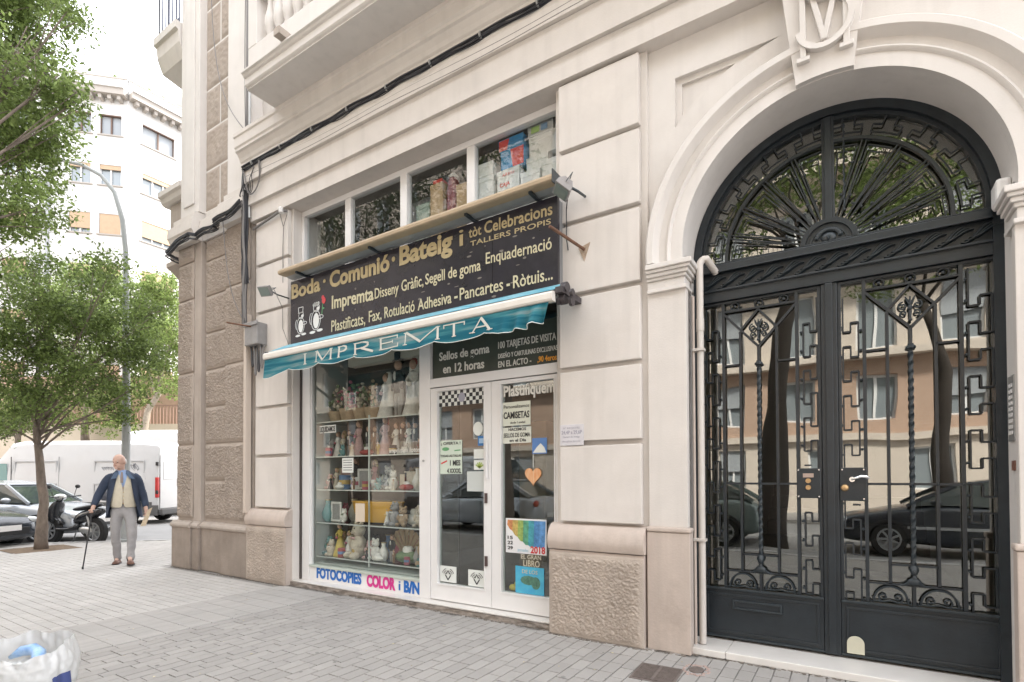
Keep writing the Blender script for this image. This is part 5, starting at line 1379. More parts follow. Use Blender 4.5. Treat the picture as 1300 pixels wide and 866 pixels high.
# ================================================================ SHOP DISPLAY
DS = thing('display_shelving', 'glass shelves with metal edges inside the display window', 'shelving', (0,0,0))
SHZ = [2.085, 1.640, 1.220, 0.798, 0.366]
shg = glass('shelf_glass', (0.86,0.93,0.90), 1.0, base=0.05); edg = mat('shelf_edge_metal',(0.55,0.58,0.55),0.35,metal=0.3)
for z in SHZ:
    MB().box(-5.82,-3.975,0.215,0.64,z-0.010,z-0.002).build('shelf', shg, DS)
    MB().box(-5.82,-3.975,0.203,0.2145,z-0.014,z).build('shelf_edge', edg, DS)
MB().box(-4.855,-4.835,0.20,0.212,0.30,2.12).build('upright', edg, DS)
MB().box(-5.85,-3.90,0.72,0.75,0.10,2.98).build('back_panel', mat('display_back_panel',(0.10,0.075,0.06),0.8,var=0.6,vscale=4), DS)
MB().box(-5.85,-5.835,0.205,0.72,0.10,2.98).build('side_panel', mat('display_side_panel',(0.40,0.42,0.40),0.6), DS)
MB().box(-5.83,-3.97,0.205,0.715,0.264,0.285).build('base_board', mat('display_side_panel',(0.40,0.42,0.40),0.6), DS)
MB().box(-5.45,-4.15,0.40,0.52,2.80,2.92).build('lamp_casing', mat('lamp_casing_beige',(0.55,0.50,0.42),0.6), DS)
rf = random.Random(21)
def cm_(n, c, r=0.6): return mat('figure_'+n, c, r, var=0.25, vscale=25)
C_ = dict(white=cm_('white',(0.80,0.77,0.72)), cream=cm_('cream',(0.62,0.54,0.43)), pink=cm_('pink',(0.62,0.40,0.38)), black=cm_('black',(0.02,0.02,0.022)), skin=cm_('skin',(0.58,0.36,0.26)),
          brown=cm_('brown',(0.20,0.11,0.06)), blond=cm_('blond',(0.50,0.35,0.14)), red=cm_('red',(0.38,0.06,0.05)), blue=cm_('blue',(0.12,0.22,0.40)), green=cm_('green',(0.13,0.20,0.09)), tan=cm_('tan',(0.45,0.32,0.20)),
          yellow=cm_('yellow',(0.60,0.45,0.10)), grey=cm_('grey',(0.33,0.32,0.31)), gold=cm_('gold',(0.55,0.38,0.12)), teal=cm_('teal',(0.14,0.30,0.30)), rose=cm_('rose',(0.45,0.12,0.16)))
def P_(t, nm, mb, m, smooth=True): return mb.build(nm, C_[m] if isinstance(m, str) else m, t, smooth=smooth)
def lady(t, h, dress, hair, veil=False, w=1.0):
    P_(t,'dress', MB().lathe([(0.21*h*w,0),(0.20*h*w,0.03*h),(0.14*h*w,0.25*h),(0.075*h,0.50*h),(0.055*h,0.56*h),(0.085*h,0.68*h),(0.08*h,0.73*h),(0.03*h,0.77*h)],12), dress)
    mb = MB(); mb.tube([(0.085*h,0,0.71*h),(0.12*h,-0.05*h,0.60*h),(0.04*h,-0.10*h,0.54*h)],[0.028*h,0.024*h,0.018*h],6); mb.tube([(-0.085*h,0,0.71*h),(-0.12*h,-0.05*h,0.60*h),(-0.04*h,-0.10*h,0.54*h)],[0.028*h,0.024*h,0.018*h],6)
    P_(t,'arms', mb, dress)
    P_(t,'head', MB().ell((0,-0.01*h,0.86*h),(0.070*h,0.075*h,0.088*h),10,7), 'skin')
    mb = MB().ell((0,0.018*h,0.885*h),(0.086*h,0.080*h,0.095*h),10,7)
    if hair != 'black': mb.ell((0,0.05*h,0.80*h),(0.075*h,0.05*h,0.10*h),8,6)
    P_(t,'hair', mb, hair)
    if veil:
        P_(t,'veil', MB().lathe([(0.20*h,0.25*h),(0.16*h,0.5*h),(0.13*h,0.78*h),(0.12*h,0.92*h),(0.06*h,1.0*h)],12,c=(0,0.06*h,0),sy=0.7), veil)
    P_(t,'bouquet', MB().ell((0,-0.13*h,0.53*h),(0.05*h,0.04*h,0.045*h),8,5), rf.choice(['pink','yellow','rose','cream']))
def gent(t, h, suit='black', hat=False):
    mb = MB(); 
    for s in (1,-1): mb.tube([(s*0.05*h,0,0.02*h),(s*0.055*h,0,0.25*h),(s*0.045*h,0,0.48*h)],[0.042*h,0.045*h,0.055*h],8)
    P_(t,'trousers', mb, suit if suit != 'black' else 'grey')
    mb = MB().lathe([(0.10*h,0.40*h),(0.095*h,0.55*h),(0.115*h,0.70*h),(0.09*h,0.75*h),(0.03*h,0.78*h)],10,sy=0.75)
    for s in (1,-1): mb.tube([(s*0.11*h,0,0.72*h),(s*0.15*h,0,0.58*h),(s*0.13*h,-0.04*h,0.46*h)],[0.035*h,0.03*h,0.022*h],6)
    P_(t,'jacket', mb, suit); P_(t,'shirt_front', MB().ell((0,-0.08*h,0.68*h),(0.03*h,0.02*h,0.08*h),8,5), 'white')
    P_(t,'head', MB().ell((0,-0.01*h,0.86*h),(0.066*h,0.070*h,0.085*h),10,7), 'skin')
    if hat: P_(t,'top_hat', MB().lathe([(0.11*h,0.92*h),(0.11*h,0.93*h),(0.07*h,0.935*h),(0.075*h,1.06*h),(0.07*h,1.07*h)],12), 'black')
    else: P_(t,'hair', MB().ell((0,0.015*h,0.90*h),(0.075*h,0.072*h,0.07*h),8,6), 'brown')
def bear(t, h, col, bow='white'):
    P_(t,'body', MB().ell((0,0,0.30*h),(0.24*h,0.20*h,0.30*h)).ell((0,0,0.70*h),(0.19*h,0.17*h,0.18*h)).ell((0.14*h,0,0.86*h),(0.07*h,0.05*h,0.07*h),8,5).ell((-0.14*h,0,0.86*h),(0.07*h,0.05*h,0.07*h),8,5).ell((0,-0.15*h,0.66*h),(0.08*h,0.07*h,0.06*h),8,5), col)
    mb = MB(); 
    for s in (1,-1): mb.ell((s*0.23*h,-0.08*h,0.42*h),(0.08*h,0.10*h,0.15*h),8,6); mb.ell((s*0.17*h,-0.20*h,0.08*h),(0.10*h,0.14*h,0.09*h),8,6)
    P_(t,'limbs', mb, col)
    mb = MB(); mb.ell((0,-0.215*h,0.68*h),0.022*h,6,4)
    for s in (1,-1): mb.ell((s*0.07*h,-0.155*h,0.76*h),0.018*h,6,4)
    P_(t,'face_buttons', mb, 'black'); P_(t,'bow', MB().ell((0.06*h,-0.17*h,0.51*h),(0.06*h,0.03*h,0.035*h),8,5).ell((-0.06*h,-0.17*h,0.51*h),(0.06*h,0.03*h,0.035*h),8,5), bow)
def vase(t, h, col):
    P_(t,'vase_body', MB().lathe([(0.14*h,0),(0.24*h,0.15*h),(0.28*h,0.4*h),(0.18*h,0.65*h),(0.10*h,0.8*h),(0.14*h,1.0*h)],14), col)
    P_(t,'rim', MB().lathe([(0.145*h,0.97*h),(0.16*h,0.985*h),(0.145*h,1.0*h)],14), 'gold')
def mug(t, h, col):
    P_(t,'cup', MB().lathe([(0.36*h,0),(0.40*h,0.1*h),(0.40*h,0.95*h),(0.42*h,h)],14), col)
    P_(t,'handle', MB().tube([(0.38*h+0.25*h*math.sin(a),0,0.5*h+0.3*h*math.cos(a)) for a in [PI*i/8 for i in range(9)]],0.05*h,6), col)
    P_(t,'printed_band', MB().lathe([(0.405*h,0.35*h),(0.408*h,0.36*h),(0.408*h,0.65*h),(0.405*h,0.66*h)],14), rf.choice(['rose','blue','gold']))
def pframe(t, h, col):
    mb = MB().plate([[(-0.38*h,0.02*h),(0.38*h,0.02*h),(0.38*h,h),(-0.38*h,h)],[(-0.28*h,0.12*h),(-0.28*h,0.9*h),(0.28*h,0.9*h),(0.28*h,0.12*h)]],-0.03*h,0.03*h)
    mb.build('frame', C_[col], t, fix=True); P_(t,'picture', MB().box(-0.28*h,0.28*h,-0.012*h,0.0,0.12*h,0.9*h), rf.choice(['rose','cream','grey','pink']), False)
    P_(t,'strut', MB().bar((0,0.02*h,0.6*h),(0,0.25*h,0),0.05*h), 'grey', False)
def flowers(t, h, col):
    P_(t,'basket', MB().lathe([(0.16*h,0),(0.24*h,0.3*h),(0.20*h,0.31*h)],12), 'tan')
    mb = MB(); mg = MB()
    for i in range(46):
        a = rf.uniform(0,2*PI); r = rf.uniform(0,0.34*h); z = h*rf.uniform(0.35,1.0)-r*0.6; p = (r*math.cos(a), r*math.sin(a)*0.6, z)
        (mb if i % 3 else mg).ell(p, (0.055*h*rf.uniform(.6,1.2),0.04*h,0.05*h*rf.uniform(.6,1.2)), 6, 4)
        if i % 4 == 0: mg.tube([(0,0,0.25*h),p],0.008*h,4)
    P_(t,'blooms', mb, col); P_(t,'foliage', mg, 'green')
def cushion(t, h, col):
    P_(t,'cushion', MB().ell((0,0,0.35*h),(0.9*h,0.45*h,0.35*h),12,6), col); P_(t,'heart_box', MB().lathe([(0.25*h,0.5*h),(0.28*h,0.8*h),(0.2*h,0.95*h)],12,sx=1.2), 'white')
def fan(t, h, col):
    mb = MB()
    for i in range(9):
        a = PI*(0.1+0.1*i); mb.add([(0,0,0.1*h),(h*0.75*math.cos(a-0.14),0,0.1*h+h*0.85*math.sin(a-0.14)),(h*0.75*math.cos(a),-0.03*h,0.1*h+h*0.9*math.sin(a)),(h*0.75*math.cos(a+0.14),0,0.1*h+h*0.85*math.sin(a+0.14))],[(0,1,2,3)])
    P_(t,'fan_leaf', mb, col, False); P_(t,'stand', MB().lathe([(0.12*h,0),(0.10*h,0.05*h),(0.02*h,0.12*h)],10), 'gold')
names = dict(lady='bride_figurine', gent='groom_figurine', bear='plush_bear', vase='porcelain_vase', mug='printed_mug', pframe='photo_frame', flowers='dried_flower_basket', cushion='ring_cushion', fan='lace_fan')
catn = dict(lady='figurine', gent='figurine', bear='toy', vase='vase', mug='mug', pframe='photo frame', flowers='flowers', cushion='ornament', fan='fan')
ordw = ['leftmost','second','third','fourth','fifth','sixth','seventh','eighth','ninth','tenth','eleventh','twelfth','thirteenth','fourteenth']
def row(shelf, z, items, y0=0.42, k_=1.3):
    items = sorted(items, key=lambda i: i[1])
    for k, it in enumerate(items):
        kind, x, h, args, desc = it[:5]; h = h*(k_ if shelf != 'top' else 1.12); dy = it[5] if len(it) > 5 else 0
        pos = ordw[k]+(' from the left' if k else '')+' on the '+shelf+' shelf'
        t = thing(names[kind] if not callable(kind) else desc[0], desc+', '+pos, catn[kind], (x, y0+dy, z), rf.uniform(-0.3,0.3), group='things on the display shelves')
        globals()[kind](t, h, *args)
row('top', SHZ[0], [('flowers',-5.68,0.44,('cream',),'tall cream dried flower basket'),('flowers',-5.45,0.50,('rose',),'pink dried flower basket'),('flowers',-5.20,0.48,('cream',),'cream dried flower basket'),
    ('flowers',-5.00,0.46,('tan',),'brown dried flower basket'),('lady',-4.78,0.52,('white','brown','white'),'large bride doll in white with brown hair'),('gent',-4.57,0.66,('black',True),'large groom doll in black top hat'),
    ('lady',-4.32,0.64,('white','red','white'),'large bride doll in wide white veil'),('flowers',-4.12,0.52,('pink',),'pink and white flower basket',0.08),('lady',-4.04,0.42,('white','blond'),'small bride in white with blond hair',-0.1)], 0.42)
row('second', SHZ[1], [('bear',-5.74,0.20,('grey',),'small grey bear'),('lady',-5.62,0.26,('white','brown'),'small bride in white'),('lady',-5.52,0.24,('cream','blond'),'small bride in cream'),('gent',-5.40,0.27,('black',),'small groom in black'),
    ('lady',-5.22,0.36,('pink','brown',False,0.9),'pink lady figurine'),('gent',-5.05,0.30,('black',),'groom figurine in black'),('gent',-4.93,0.29,('brown',),'groom figurine in brown'),('lady',-4.75,0.38,('pink','red'),'red haired lady in pink'),
    ('lady',-4.57,0.31,('white','brown'),'bride figurine in white'),('gent',-4.46,0.31,('black',),'groom figurine with black jacket'),('lady',-4.36,0.31,('white','black'),'black haired bride figurine'),('gent',-4.26,0.30,('black',True),'groom figurine with top hat'),('lady',-4.08,0.38,('cream','blond','white'),'veiled bride figurine in cream')], 0.38)
row('third', SHZ[2], [('bear',-5.74,0.17,('pink',),'small pink bear'),('lady',-5.62,0.22,('cream','blond'),'cream girl figurine'),('mug',-5.46,0.14,('blue',),'blue printed mug'),('mug',-5.24,0.12,('white',),'white printed mug'),
    ('pframe',-5.10,0.20,('white',),'white photo frame'),('cushion',-4.95,0.10,('grey',),'grey ring cushion'),('bear',-4.72,0.16,('grey',),'grey bear'),('bear',-4.60,0.20,('white',),'white bear'),('pframe',-4.45,0.16,('black',),'black photo frame'),
    ('pframe',-4.32,0.17,('cream',),'cream photo frame'),('vase',-4.20,0.20,('white',),'white porcelain vase'),('vase',-4.06,0.26,('tan',),'tan porcelain vase')], 0.36)
row('fourth', SHZ[3], [('vase',-5.76,0.22,('teal',),'dark teal vase'),('pframe',-5.60,0.20,('white',),'white frame with red picture'),('bear',-5.45,0.15,('white','green'),'white bear with green bow'),
    ('lady',-4.68,0.17,('white','grey'),'tiny white bride'),('bear',-4.55,0.24,('grey',),'grey white bear'),('bear',-4.42,0.20,('tan',),'tan bear'),('fan',-4.25,0.20,('cream',),'cream folded fan',0.12),
    ('cushion',-4.36,0.16,('white',),'white ring cushion on a box',0.14),('bear',-4.15,0.20,('cream','white'),'cream bear with white bow'),('lady',-4.02,0.27,('white','brown'),'brown haired bride')], 0.34)
row('bottom', SHZ[4], [('bear',-5.75,0.20,('teal','green'),'green and blue bear'),('lady',-5.55,0.34,('yellow','black'),'black haired lady in yellow'),('bear',-5.64,0.18,('cream',),'cream bear',-0.06),('lady',-5.38,0.26,('white','blond'),'blond bride'),
    ('bear',-5.20,0.38,('cream','pink'),'large cream bear with pink bow'),('bear',-5.00,0.19,('pink',),'pink bear'),('bear',-4.90,0.22,('white',),'white bear'),('vase',-4.76,0.17,('white',),'small white vase'),
    ('fan',-4.52,0.32,('tan',),'tan lace fan',0.14),('gent',-4.58,0.26,('black',),'groom figurine in black',-0.04),('cushion',-4.36,0.16,('green',),'green ring cushion'),('vase',-4.20,0.17,('grey',),'grey vase'),('bear',-4.04,0.32,('tan','white'),'tan bear with white heart')], 0.36)
# a second rank standing behind the first
cols_ = ['brown','cream','rose','tan','black','white','green','blue']
adj = dict(white='white',cream='cream',pink='pink',tan='tan',grey='grey',blue='blue',brown='brown',rose='dark pink',black='black',green='green')
for si, (shelf, z) in enumerate(zip(('second','third','fourth','bottom'), SHZ[1:])):
    for k in range(9):
        x = -5.72+0.20*k+rf.uniform(-.03,.03)
        if shelf == 'fourth' and -5.45 < x < -4.4: continue
        kd = ['lady','vase','bear','pframe','mug','lady','bear','flowers','vase'][(k*2+si*3) % 9]; c_ = cols_[(k*3+si) % 8]; h = rf.uniform(0.24,0.36) if kd != 'mug' else 0.16
        t = thing(names[kd], '%s %s in the back rank, %s, %s shelf' % (adj[c_], names[kd].replace('_',' '), ordw[k]+(' from left' if k else ''), shelf), catn[kd], (x,0.58,z), rf.uniform(-.3,.3), group='things on the display shelves')
        globals()[kd](t, h, c_) if kd != 'lady' else lady(t, h*1.2, c_, rf.choice(['brown','blond','red','black']))
for si, (shelf, z) in enumerate(zip(('second','third','bottom'), (SHZ[1],SHZ[2],SHZ[4]))):
    for k in range(8):
        x = -5.66+0.225*k+rf.uniform(-.03,.03); kd = ['mug','bear','lady','cushion','gent'][(k+si*2) % 5]; c_ = ['rose','black','cream','brown','gold','teal','white','red'][(k*5+si) % 8]
        t = thing(names[kd], 'small %s %s between the ranks, %s, %s shelf' % (c_, names[kd].replace('_',' '), ordw[k]+(' from left' if k else ''), shelf), catn[kd], (x,0.28,z), rf.uniform(-.3,.3), group='things on the display shelves')
        h = rf.uniform(0.13,0.19)
        lady(t, h, c_, rf.choice(['brown','blond','red','black'])) if kd == 'lady' else globals()[kd](t, h*(0.6 if kd in ('mug','cushion') else 1), c_)
tb = thing('yellow_basin', 'large glossy yellow basin on the fourth shelf', 'basin', (-4.95,0.44,0.80))
MB().lathe([(0.26,0.02),(0.38,0.12),(0.42,0.26),(0.43,0.27),(0.40,0.265),(0.34,0.12)],24,sy=0.4).build('bowl', mat('basin_yellow',(0.75,0.40,0.04),0.3), tb, smooth=True)
MB().lathe([(0.432,0.262),(0.438,0.27),(0.432,0.278)],24,sy=0.4).build('rim', mat('basin_yellow',(0.75,0.40,0.04),0.3), tb, smooth=True)
nt1 = thing('clearance_notice', 'white notice reading LIQUIDAMOS stuck on the display glass', 'notice', (0,0,0))
MB().box(-5.70,-5.39,0.158,0.1622,1.935,2.03).build('sheet', paperm, nt1); text('LIQUIDAMOS',-5.69,-5.40,1.95,0.065,0.157,inkd,nt1,bold=0.03,depth=0.002)
nt2 = thing('price_sheet', 'white price sheet on the display glass under the second shelf', 'notice', (0,0,0)); MB().box(-5.27,-5.07,0.158,0.1622,1.43,1.61).build('sheet', paperm, nt2)
mb = MB()
for i in range(5): mb.box(-5.25,-5.09+0.0*i,0.1565,0.158,1.46+0.03*i,1.467+0.03*i)
stuff(mb.build('text_line', inkd, nt2))
nt3 = thing('paper_sheet', 'pale peach sheet on the display glass before the yellow basin', 'notice', (0,0,0)); MB().box(-5.03,-4.87,0.158,0.1622,0.84,1.06).build('sheet', mat('peach_paper',(0.62,0.53,0.42),0.7), nt3)
nt4 = thing('small_white_lettering', 'small white lettering near the post under the second shelf edge', 'lettering', (0,0,0)); text('imprimim fotos',-4.46,-3.99,1.655,0.05,0.162,iw,nt4,bold=0.01)
# dim contents of the shop seen through the doors
for k, (x, y, zt, m_) in enumerate(((-3.75,2.2,2.1,tn),(-3.35,2.8,2.2,darkwood),(-2.9,2.6,1.7,wh),(-2.5,2.3,2.1,darkwood))):
    ck_ = thing('shop_cabinet', ['brown tall cabinet dimly seen through the left door','dark cabinet at the back seen between the doors','pale low cabinet dimly seen through the right door','dark tall cabinet at the right inside the shop'][k], 'cabinet', (x,y,0.05))
    MB().box(-0.22,0.22,0,0.4,0,zt).build('body', m_, ck_, bevel=0.01)
    for j in range(4): MB().box(-0.20,0.20,-0.012,-0.001,0.08+j*zt/4.2,0.02+(j+1)*zt/4.2).build('drawer_front', m_, ck_, bevel=0.004)
# ================================================================ OLD MAN WITH A CANE
def skinmesh(name, verts, edges, root, m, parent, sub=2, extra=None):
    me = bpy.data.meshes.new(name); me.from_pydata([v[0] for v in verts], edges, [])
    o = bpy.data.objects.new(name, me); COL.objects.link(o); me.materials.append(m)
    sk = o.modifiers.new('skin','SKIN'); sk.use_smooth_shade = True
    if not me.skin_vertices:
        bm = bmesh.new(); bm.from_mesh(me); bm.verts.layers.skin.verify(); bm.to_mesh(me); bm.free()
    for i, v in enumerate(verts):
        r = v[1]; me.skin_vertices[0].data[i].radius = r if isinstance(r, tuple) else (r, r)
        me.skin_vertices[0].data[i].use_root = (i == root)
    s = o.modifiers.new('sub','SUBSURF'); s.levels = sub; s.render_levels = sub
    if parent is not None: o.parent = parent
    return o
MAN = thing('person', 'elderly bald man in navy jacket and cream vest walking with a black cane', 'person', (-9.80,-0.42,0), math.radians(66))
skinm = mat('aged_skin',(0.56,0.36,0.28),0.6,var=0.15,vscale=14)
navy = mat('navy_jacket_cloth',(0.035,0.050,0.085),0.85,var=0.3,vscale=7,bump=0.5,bscale=14)
vestm = mat('cream_knit',(0.60,0.54,0.42),0.9,var=0.1,vscale=20,bump=0.4,bscale=90)
trom = mat('grey_trouser_cloth',(0.33,0.315,0.31),0.9,var=0.15,vscale=6,bump=0.5,bscale=12)
shoem = mat('brown_suede_shoe',(0.17,0.085,0.06),0.7,var=0.3,vscale=20)
shirt = mat('blue_shirt',(0.28,0.38,0.58),0.8)
# continuous body: pelvis root, spine, neck, head, arms, hands with fingers, legs
v = []; e = []
def add(p, r, frm=None):
    v.append((p, r)); i = len(v)-1
    if frm is not None: e.append((frm, i))
    return i
pel = add((0.0,0.02,0.92),(0.13,0.10)); ab = add((0.0,0.015,1.10),(0.13,0.10),pel); ch = add((0.0,0.01,1.30),(0.15,0.10),ab)
nb = add((-0.015,0.0,1.44),(0.06,0.06),ch); nk = add((-0.03,-0.025,1.505),(0.05,0.05),nb); hd0 = add((-0.045,-0.045,1.56),(0.06,0.065),nk); hd = add((-0.05,-0.045,1.63),(0.075,0.088),hd0); ht_ = add((-0.045,-0.03,1.69),(0.055,0.065),hd)
def arm(sh, el, wr, sg):
    a = add(sh,(0.055,0.055),ch); b = add(el,(0.045,0.045),a); c = add(wr,(0.028,0.028),b); return c
wl = arm((-0.165,0.0,1.40),(-0.315,0.045,1.13),(-0.375,-0.12,0.91),-1); wr = arm((0.155,0.0,1.40),(0.255,0.035,1.11),(0.30,-0.06,0.86),1)
def hand(w, d, side, curl):
    """palm plus four fingers of unequal length and a thumb that leaves the side"""
    W_ = Vector(v[w][0]); d = Vector(d).normalized(); s = Vector(side).normalized(); n = d.cross(s)
    pm_ = add(tuple(W_+d*0.045),(0.030,0.018),w)
    for k, L_ in enumerate((0.066,0.076,0.071,0.056)):
        b_ = W_+d*0.075+s*(-0.027+0.018*k); f1 = add(tuple(b_),(0.0095,0.0095),pm_)
        f2 = add(tuple(b_+(d*(1-curl)+n*curl)*L_*0.5),(0.0085,0.0085),f1); add(tuple(b_+(d*(1-curl)+n*curl)*L_*0.5+(d*(0.5-curl)+n*0.8*(0.3+curl))*L_*0.5),(0.0075,0.0075),f2)
    t1_ = add(tuple(W_+d*0.025-s*0.036),(0.011,0.011),pm_); add(tuple(W_+d*0.055-s*0.045+n*0.02),(0.009,0.009),t1_)
hand(wl,(0.0,-0.45,-0.75),(1,0,0),0.65); hand(wr,(0.02,-0.25,-1),(0.2,-1,0.2),0.5)
def leg_b(hp, kn, an, toe):
    a = add(hp,(0.08,0.08),pel); b = add(kn,(0.055,0.055),a); c = add(an,(0.035,0.035),b); add(toe,(0.03,0.025),c)
leg_b((-0.085,0.02,0.86),(-0.09,-0.02,0.48),(-0.075,0.16,0.10),(-0.09,0.02,0.05)); leg_b((0.09,0.01,0.86),(0.115,-0.14,0.50),(0.10,-0.22,0.12),(0.11,-0.34,0.09))
skinmesh('body', v, e, pel, skinm, MAN)
# face, ears, hair
mb = MB(); F = Vector((-0.055,-0.05,1.625))
mb.ell((F.x,F.y-0.002,F.z+0.028),(0.081,0.096,0.100),16,12); mb.ell((F.x-0.004,F.y-0.025,F.z-0.045),(0.062,0.066,0.068),14,10); mb.ell((F.x-0.004,F.y-0.075,F.z-0.088),(0.026,0.020,0.022),10,7)
mb.ell((F.x-0.012,F.y-0.100,F.z-0.008),(0.012,0.020,0.020),8,6); mb.ell((F.x-0.010,F.y-0.085,F.z+0.018),(0.042,0.012,0.010),8,5)
for s in (1,-1): mb.ell((F.x+s*0.076,F.y+0.005,F.z),(0.010,0.018,0.032),8,6)
mb.build('head', skinm, MAN, smooth='all')
mb = MB()
for s in (1,-1): mb.ell((F.x+s*0.028-0.004,F.y-0.087,F.z+0.003),(0.011,0.006,0.006),8,5)
mb.build('eyes', mat('eye_dark',(0.05,0.035,0.03),0.3), MAN, smooth='all')
MB().ell((F.x-0.008,F.y-0.086,F.z-0.047),(0.024,0.008,0.005),8,5).build('mouth', mat('lip_tone',(0.35,0.15,0.12),0.6), MAN, smooth='all')
mb = MB()
for s in (1,-1): mb.ell((F.x+s*0.064,F.y+0.035,F.z+0.012),(0.020,0.050,0.045),10,7); mb.ell((F.x+s*0.028-0.004,F.y-0.092,F.z+0.022),(0.016,0.006,0.004),6,4)
mb.ell((F.x,F.y+0.075,F.z+0.0),(0.055,0.022,0.045),10,7); mb.build('hair', mat('grey_hair',(0.50,0.48,0.45),0.9), MAN, smooth='all')
# the head is turned towards the street, to the man's right
for o_ in list(MAN.children):
    if o_.name.split('.')[0] in ('head','eyes','mouth','hair'):
        o_.matrix_basis = Matrix.Translation(F) @ Matrix.Rotation(math.radians(-26),4,'Z') @ Matrix.Rotation(math.radians(4),4,'X') @ Matrix.Translation(-F)
sock = mat('dark_sock',(0.05,0.045,0.05),0.9)
MB().tube([(-0.076,0.155,0.16),(-0.077,0.16,0.085),(-0.08,0.12,0.055)],[0.046,0.044,0.042],10).build('sock', sock, MAN, smooth='all')
MB().tube([(0.103,-0.21,0.18),(0.103,-0.215,0.11),(0.105,-0.25,0.075)],[0.046,0.044,0.042],10).build('sock', sock, MAN, smooth='all')
# trousers
v = []; e = []
wa = add((0,0.01,0.99),(0.150,0.115)); hp = add((0.0,0.01,0.90),(0.165,0.125),wa)
for pts in (((-0.085,0.01,0.80,0.098),(-0.095,-0.02,0.62,0.085),(-0.098,-0.015,0.47,0.074),(-0.086,0.06,0.29,0.064),(-0.076,0.11,0.14,0.062),(-0.076,0.128,0.045,0.062)),
            ((0.090,0.00,0.80,0.100),(0.110,-0.09,0.65,0.090),(0.120,-0.145,0.49,0.076),(0.112,-0.175,0.30,0.064),(0.106,-0.205,0.15,0.062),(0.106,-0.218,0.060,0.062))):
    pr_ = hp
    for x,y,z,r in pts: pr_ = add((x,y,z), (r, r*0.95), pr_)
tr = skinmesh('trousers', v, e, 0, trom, MAN)
tr.modifiers.new('d','DISPLACE').strength = 0.028
tx = bpy.data.textures.new('folds','CLOUDS'); tx.noise_scale = 0.09; tr.modifiers['d'].texture = tx
# shoes
def shoe(x, y, z, ang):
    mb = MB(); prf = [(-0.10,0.036,0.0),( -0.06,0.040,0.055),(0.0,0.045,0.06),(0.07,0.048,0.045),(0.13,0.045,0.032),(0.165,0.022,0.02)]
    rings = []
    for t, w_, h in prf:
        rings.append([(w_*math.cos(a)*1.0, -t, 0.0 + (h+0.015)*max(0,math.sin(a)) - 0.0) for a in [2*PI*k/12 for k in range(12)]])
    mb.loft(rings); mb.xf(Matrix.Translation((x,y,z)) @ Matrix.Rotation(ang,4,'Z')); o = mb.build('shoe', shoem, MAN, smooth='all')
    m2 = MB(); m2.loft([[(w_*1.08*c_[0], -t*1.03, c_[1]) for c_ in ((-1,0),(1,0),(1,0.014),(-1,0.014))] for t, w_, h in prf]); m2.xf(Matrix.Translation((x,y,z-0.012)) @ Matrix.Rotation(ang,4,'Z')); m2.build('sole', blackm, o)
shoe(-0.078,0.11,0.012,-0.15); shoe(0.107,-0.24,0.035,0.12)
# vest, shirt, tie
def torso(name, rows_, m, a0, a1, n=28, th=0.0, noise_=0.006):
    mb = MB(); rings = []
    for (z, cx, cy, rx, ry, oa, ob) in rows_:
        r = []
        for k in range(n+1):
            a = oa + (ob-oa)*k/n
            w_ = noise_*noise.noise(Vector((math.cos(a)*3, z*7, math.sin(a)*3+th)))
            r.append((cx+(rx+w_)*math.sin(a), cy-(ry+w_)*math.cos(a), z))
        rings.append(r)
    mb.loft(rings, closed=False, caps=False); return mb.build(name, m, MAN, smooth='all', sub=1)
F2 = 2*PI
torso('vest', [(0.91,0.0,0.0,0.165,0.125,0.16,F2-0.16),(0.945,0,0.0,0.172,0.135,0.05,F2-0.05),(1.05,0,0,0.175,0.142,0,F2),(1.20,0,0,0.175,0.138,0,F2),(1.30,0,0,0.180,0.128,0.15,F2-0.15),(1.40,0,0,0.165,0.105,0.30,F2-0.30),(1.45,0,0,0.10,0.08,0.5,F2-0.5)], vestm, 0, F2)
torso('shirt', [(1.22,0,0,0.170,0.122,0,F2),(1.33,0,0,0.165,0.115,0,F2),(1.41,-0.005,0,0.13,0.098,0,F2),(1.46,-0.015,-0.005,0.075,0.072,0,F2),(1.505,-0.025,-0.015,0.062,0.064,0,F2)], shirt, 0, F2)
mb = MB(); mb.loft([[(-0.030,-0.088,1.47),(-0.008,-0.090,1.47),(-0.008,-0.075,1.47),(-0.030,-0.075,1.47)],[(-0.036,-0.128,1.38),(-0.002,-0.128,1.38),(-0.002,-0.11,1.38),(-0.036,-0.11,1.38)],[(-0.035,-0.137,1.30),(0.0,-0.137,1.30),(0.0,-0.12,1.30),(-0.035,-0.12,1.30)]]); mb.build('tie', mat('brown_grey_tie',(0.25,0.20,0.18),0.8), MAN)
mb = MB()
for k in range(5): mb.ell((0.006,-0.146+0.004*abs(k-2),0.97+0.06*k),(0.007,0.004,0.007),6,4)
mb.build('vest_buttons', brassm, MAN)
